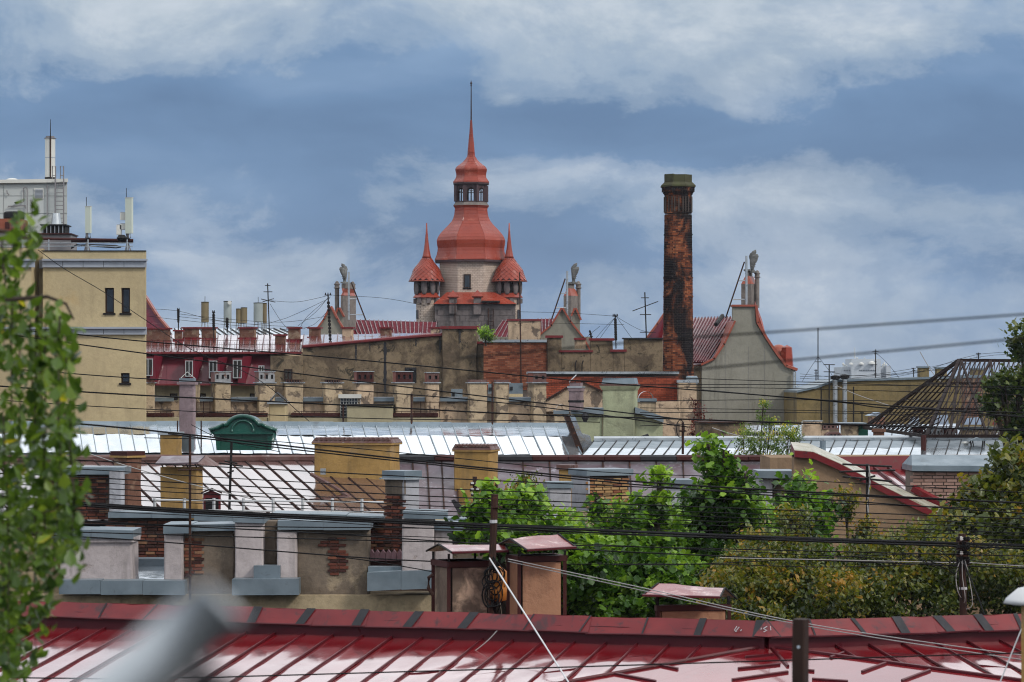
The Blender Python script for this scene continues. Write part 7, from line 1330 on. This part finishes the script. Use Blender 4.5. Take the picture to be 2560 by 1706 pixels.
wire([(420, 1085), (760, 1127), (1280, 1182), (1760, 1226), (2640, 1290)], 40, 1.5, 'cable just under the soft-edged one across the ochre stacks')
wire([(360, 1255 - 160), (700, 1105), (1100, 1142), (1500, 1180), (1900, 1196), (2640, 1236)], 45, 1.0, 'thin cable between the silver roof and the second ochre stack')
gq = 'thin black cables criss-crossing the brown seamed roof'
for qi, (a, m_, b, c) in enumerate(((1150, 1176, 1204, 1250), (1172, 1204, 1229, 1268), (1192, 1222, 1250, 1290), (1203, 1238, 1262, 1304), (1218, 1246, 1274, 1313), (1232, 1262, 1285, 1326), (1243, 1270, 1296, 1334), (1260, 1286, 1312, 1345), (1276, 1300, 1330, 1357), (1310, 1318, 1326, 1364), (1330, 1346, 1360, 1386), (1300, 1330, 1352, 1404))):
    wire([(-60, a - 10), (180, a), (720, m_), (1280, b), (2640, c + (c - b) * .25)], 42 + rnd.uniform(-4, 4), rnd.choice((.9, 1.1, 1.3)), 'thin black cable crossing the brown seamed roof, ' + ORD[qi] + ' from the top beside the birch', gq)
for pts, lab in (([(1270, 1398), (1606, 1470), (2030, 1562), (2640, 1650)], 'grey cable sloping down right from the peach shaft, upper of two'), ([(1270, 1404), (1606, 1477), (2030, 1568), (2640, 1662)], 'grey cable sloping down right from the peach shaft, lower of two')): wire(pts, 34, 1.2, lab, 'pair of cables from the peach shaft', 'wire_grey', D2=26)
wire([(-60, 1694), (400, 1696), (1040, 1679), (1560, 1664), (2640, 1630)], 24, 1.6, 'dark cable stretched low over the near red roof')
wire([(2407, 1400), (2440, 1480), (2480, 1570), (2560, 1632), (2640, 1665)], 36.5, 1.8, 'heavy cable falling from the utility pole onto the red roof', D2=28)
wire([(1530, 1412), (1760, 1410), (2200, 1388), (2406, 1385)], 37.5, 1.1, 'cable rising gently to the utility pole across the maples')
wire([(1413, 1411), (1760, 1411), (2100, 1418), (2406, 1405)], 38, 1., 'lower slack cable joining the peach shaft and the utility pole')
wire([(1800, 1395), (2160, 1402), (2406, 1408)], 37.3, .9, 'pale wet cable end glinting left of the utility pole', None, 'wire_grey'); wire([(2406, 1406), (2500, 1412), (2640, 1420)], 37.3, .9, 'pale wet cable glinting right of the utility pole', None, 'wire_grey')  # wet glint put in as pale grey cable colour
wire([(1750, 975), (2100, 1006), (2240, 1022), (2640, 1034)], 70, 1.4, 'cable crossing the grey gable and the ochre wall'); 
gg = 'fine wires over the grey gable'
for qi, (y0, y1, y2) in enumerate(((942, 955, 975), (962, 962, 968), (968, 972, 990), (1004, 1000, 1010), (1020, 1026, 1040), (1032, 1032, 1042), (1065, 1058, 1075))): wire([(1600, y0), (1990, y1), (2640, y2)], 80 + rnd.uniform(-5, 5), .8, 'fine wire crossing the pale grey gable, ' + ORD[qi] + ' from the top there', gg)
gs = 'faint wires on the skyline'
SKYL = ['faint wire linking all masts above the red mansard to the telephone mast', 'faint wire passing low behind the phone shrouds to the telephone mast', 'lowest faint wire behind the phone shrouds', 'faint wire starting at the coral slope beside the yellow block', "faint wire from the telephone mast head to the tower's turret", 'faint guy falling steeply from the tall television aerial', "faint wire from the tall aerial's arms up to the telephone mast", 'faint guy falling from the telephone mast, the wider one', 'faint guy falling from the telephone mast, the steeper one', 'upper faint wire from the tower to the guyed mast by the notches', 'lower faint wire from the tower towards the notched parapet', 'faint guy dropping steeply from the guyed mast, nearest the eagle brace', 'faint guy dropping steeply from the guyed mast towards the brick chimney', 'long faint guy from the guyed mast towards the slanted aerial', 'faint curved guy of the guyed mast reaching the parapet notch', 'faint wire over the tower block rising to the double crossarm mast', 'faint wire passing under the hooked mast and rising past the lattice ridge', 'lowest faint wire over the ochre roofline rising past the lattice ridge', 'faint wire dipping before the tower block to the small wire mast', 'outer faint guy of the needle mast', 'inner faint guy of the needle mast', 'faint guy dropping from the hooked mast before the tower block', 'faint wire from the two-armed aerial to the small wire mast', 'tiny faint stay beside the little bent mast']
for qi, p in enumerate(([(363, 772), (446, 778), (535, 800), (675, 808), (826, 745)], [(446, 785), (535, 795), (700, 806), (822, 790)], [(446, 792), (640, 812), (800, 820)], [(365, 790), (446, 800), (600, 815), (760, 822), (826, 770)], [(826, 738), (960, 746), (1064, 765)], [(675, 760), (700, 800), (715, 818)], [(675, 752), (745, 755), (826, 738)], [(822, 742), (790, 780), (745, 815)], [(826, 742), (770, 790), (750, 820)], [(1300, 780), (1420, 783), (1540, 791)], [(1300, 807), (1420, 809), (1560, 812)], [(1540, 791), (1500, 846), (1498, 850)], [(1540, 791), (1575, 840), (1580, 846)], [(1540, 792), (1600, 825), (1640, 832)], [(1540, 792), (1512, 820), (1490, 846)], [(2000, 935), (2189, 945), (2446, 893), (2600, 885)], [(2000, 942), (2189, 938), (2300, 930), (2446, 886), (2640, 880)], [(2000, 955), (2189, 950), (2446, 905), (2640, 900)], [(2000, 946), (2100, 948), (2284, 930), (2446, 922)], [(2045, 892), (2020, 930), (2005, 955)], [(2045, 892), (2075, 930), (2085, 950)], [(2189, 882), (2215, 905), (2248, 945)], [(2073, 930), (2150, 940), (2284, 922)], [(1500, 716 + 100), (1480, 832), (1465, 846)])):
    if p[0][0] > p[-1][0]: p = p[::-1]
    wire(p, 158, .42, SKYL[qi], gs, n=16)
wire([(95, 625), (160, 672), (262, 732), (360, 798), (480, 875), (640, 945), (780, 1060)], 108, .8, 'thin cable slanting down the front of the yellow block')
wire([(478, 1150 - 88), (560, 1100), (700, 1130)], 52, .8, 'short thin wire behind the green dormer')
wire([(150, 1110), (300, 1160), (475, 1210), (640, 1250)], 50, 1.1, 'pale cable slanting to the rusty tall pole', None, 'wire_grey'); wire([(2300, 880), (2330, 930), (2360, 962)], 120, .9, 'pale stay behind the left hip of the steel frame', None, 'wire_grey'); wire([(2085, 962), (2150, 990), (2235, 1018)], 140, .8, 'pale wire slanting across the ochre wall', None, 'wire_grey'); wire([(1780, 1100 - 30), (1860, 1092), (2000, 1105)], 88, 1., 'pale rod-straight wire low before the grey gable', None, 'wire_grey')
wire([(1062, 1668 + 6), (1150, 1650), (1210, 1610), (1243, 1577)], 31.5, 1.2, 'slack pale string lying on the near red roof', None, 'wire_grey')
wire([(2600, 1500), (2560, 1560), (2500, 1706), (2480, 1740)][::-1], 20, 1.6, 'white rope slanting over the red roof below the capped post', None, 'whitesheet')
gb = 'two blurred cables close to the camera, right'
wire([(1150, 895), (1680, 848), (2000, 826), (2560, 786), (2700, 776)], 7.5, 2.3, 'blurred blue-grey cable close to the camera, upper of two', gb); wire([(1300, 968), (1760, 922), (2000, 899), (2560, 846), (2700, 832)], 7.5, 2.3, 'blurred blue-grey cable close to the camera, lower of two', gb)
# ---------------------------------------------------------------- close, out of focus things
t = thing('wooden_post', 'blurred dark wooden post standing before the near red roof', 'post', W(2003, 1900, 13)); MB().rough(cplan(1981, 2012, 2024, 13, 25), Z(2500, 13), Z(1550, 13), .004, cell=.1).build('post', M['brown_wood'], t); MB().tube([W(1996, 1618, 12.96), W(1996, 1618, 12.9)], .008, 8).build('bolt', M['galv'], t)
t = thing('capped_post', 'blurred yellowish post with rounded white cap', 'post', W(2570, 1700, 16)); MB().ext(cplan(2553, 2575, 2600, 16, 30), Z(2400, 16), Z(1508, 16)).build('post', M['ochre'], t); MB().lathe((X(2575, 16), 16.1), [(.02, Z(1520, 16)), (.135, Z(1512, 16)), (.12, Z(1500, 16)), (.05, Z(1474, 16)), (.005, Z(1470, 16))], 14).build('cap', M['whitesheet'], t, smooth=True)
def near_rail():
    t = thing('railing_end', 'out of focus grey railing bar close to the lens over the red roof', 'railing', W(420, 2400, 1.05)); D = 1.05
    MB().tube([W(-200, 2100, D), W(200, 1830, D), W(400, 1650, D), W(556, 1500, D)], .0165, 12, .011).build('bar', M['galv'], t, smooth=True)
    MB().tube([W(250, 2100, D - .02), W(480, 1820, D - .02), W(560, 1690, D - .02)], .0125, 10, .009).build('rubber_sleeve', M['black'], t, smooth=True)
near_rail()
# ================================================================ thin damp air
def haze():
    m = bpy.data.materials.new('damp_air'); m.use_nodes = True; nt = m.node_tree; nt.nodes.remove(nt.nodes['Principled BSDF']); v = nt.nodes.new('ShaderNodeVolumePrincipled'); v.inputs['Color'].default_value = (.80, .88, 1, 1); v.inputs['Density'].default_value = .00009; v.inputs['Anisotropy'].default_value = .2; nt.links.new(v.outputs[0], nt.nodes['Material Output'].inputs['Volume'])
    o = MB().box(-900, 900, -300, 1900, -1, 80).build('haze', m); o['kind'] = 'stuff'
haze()
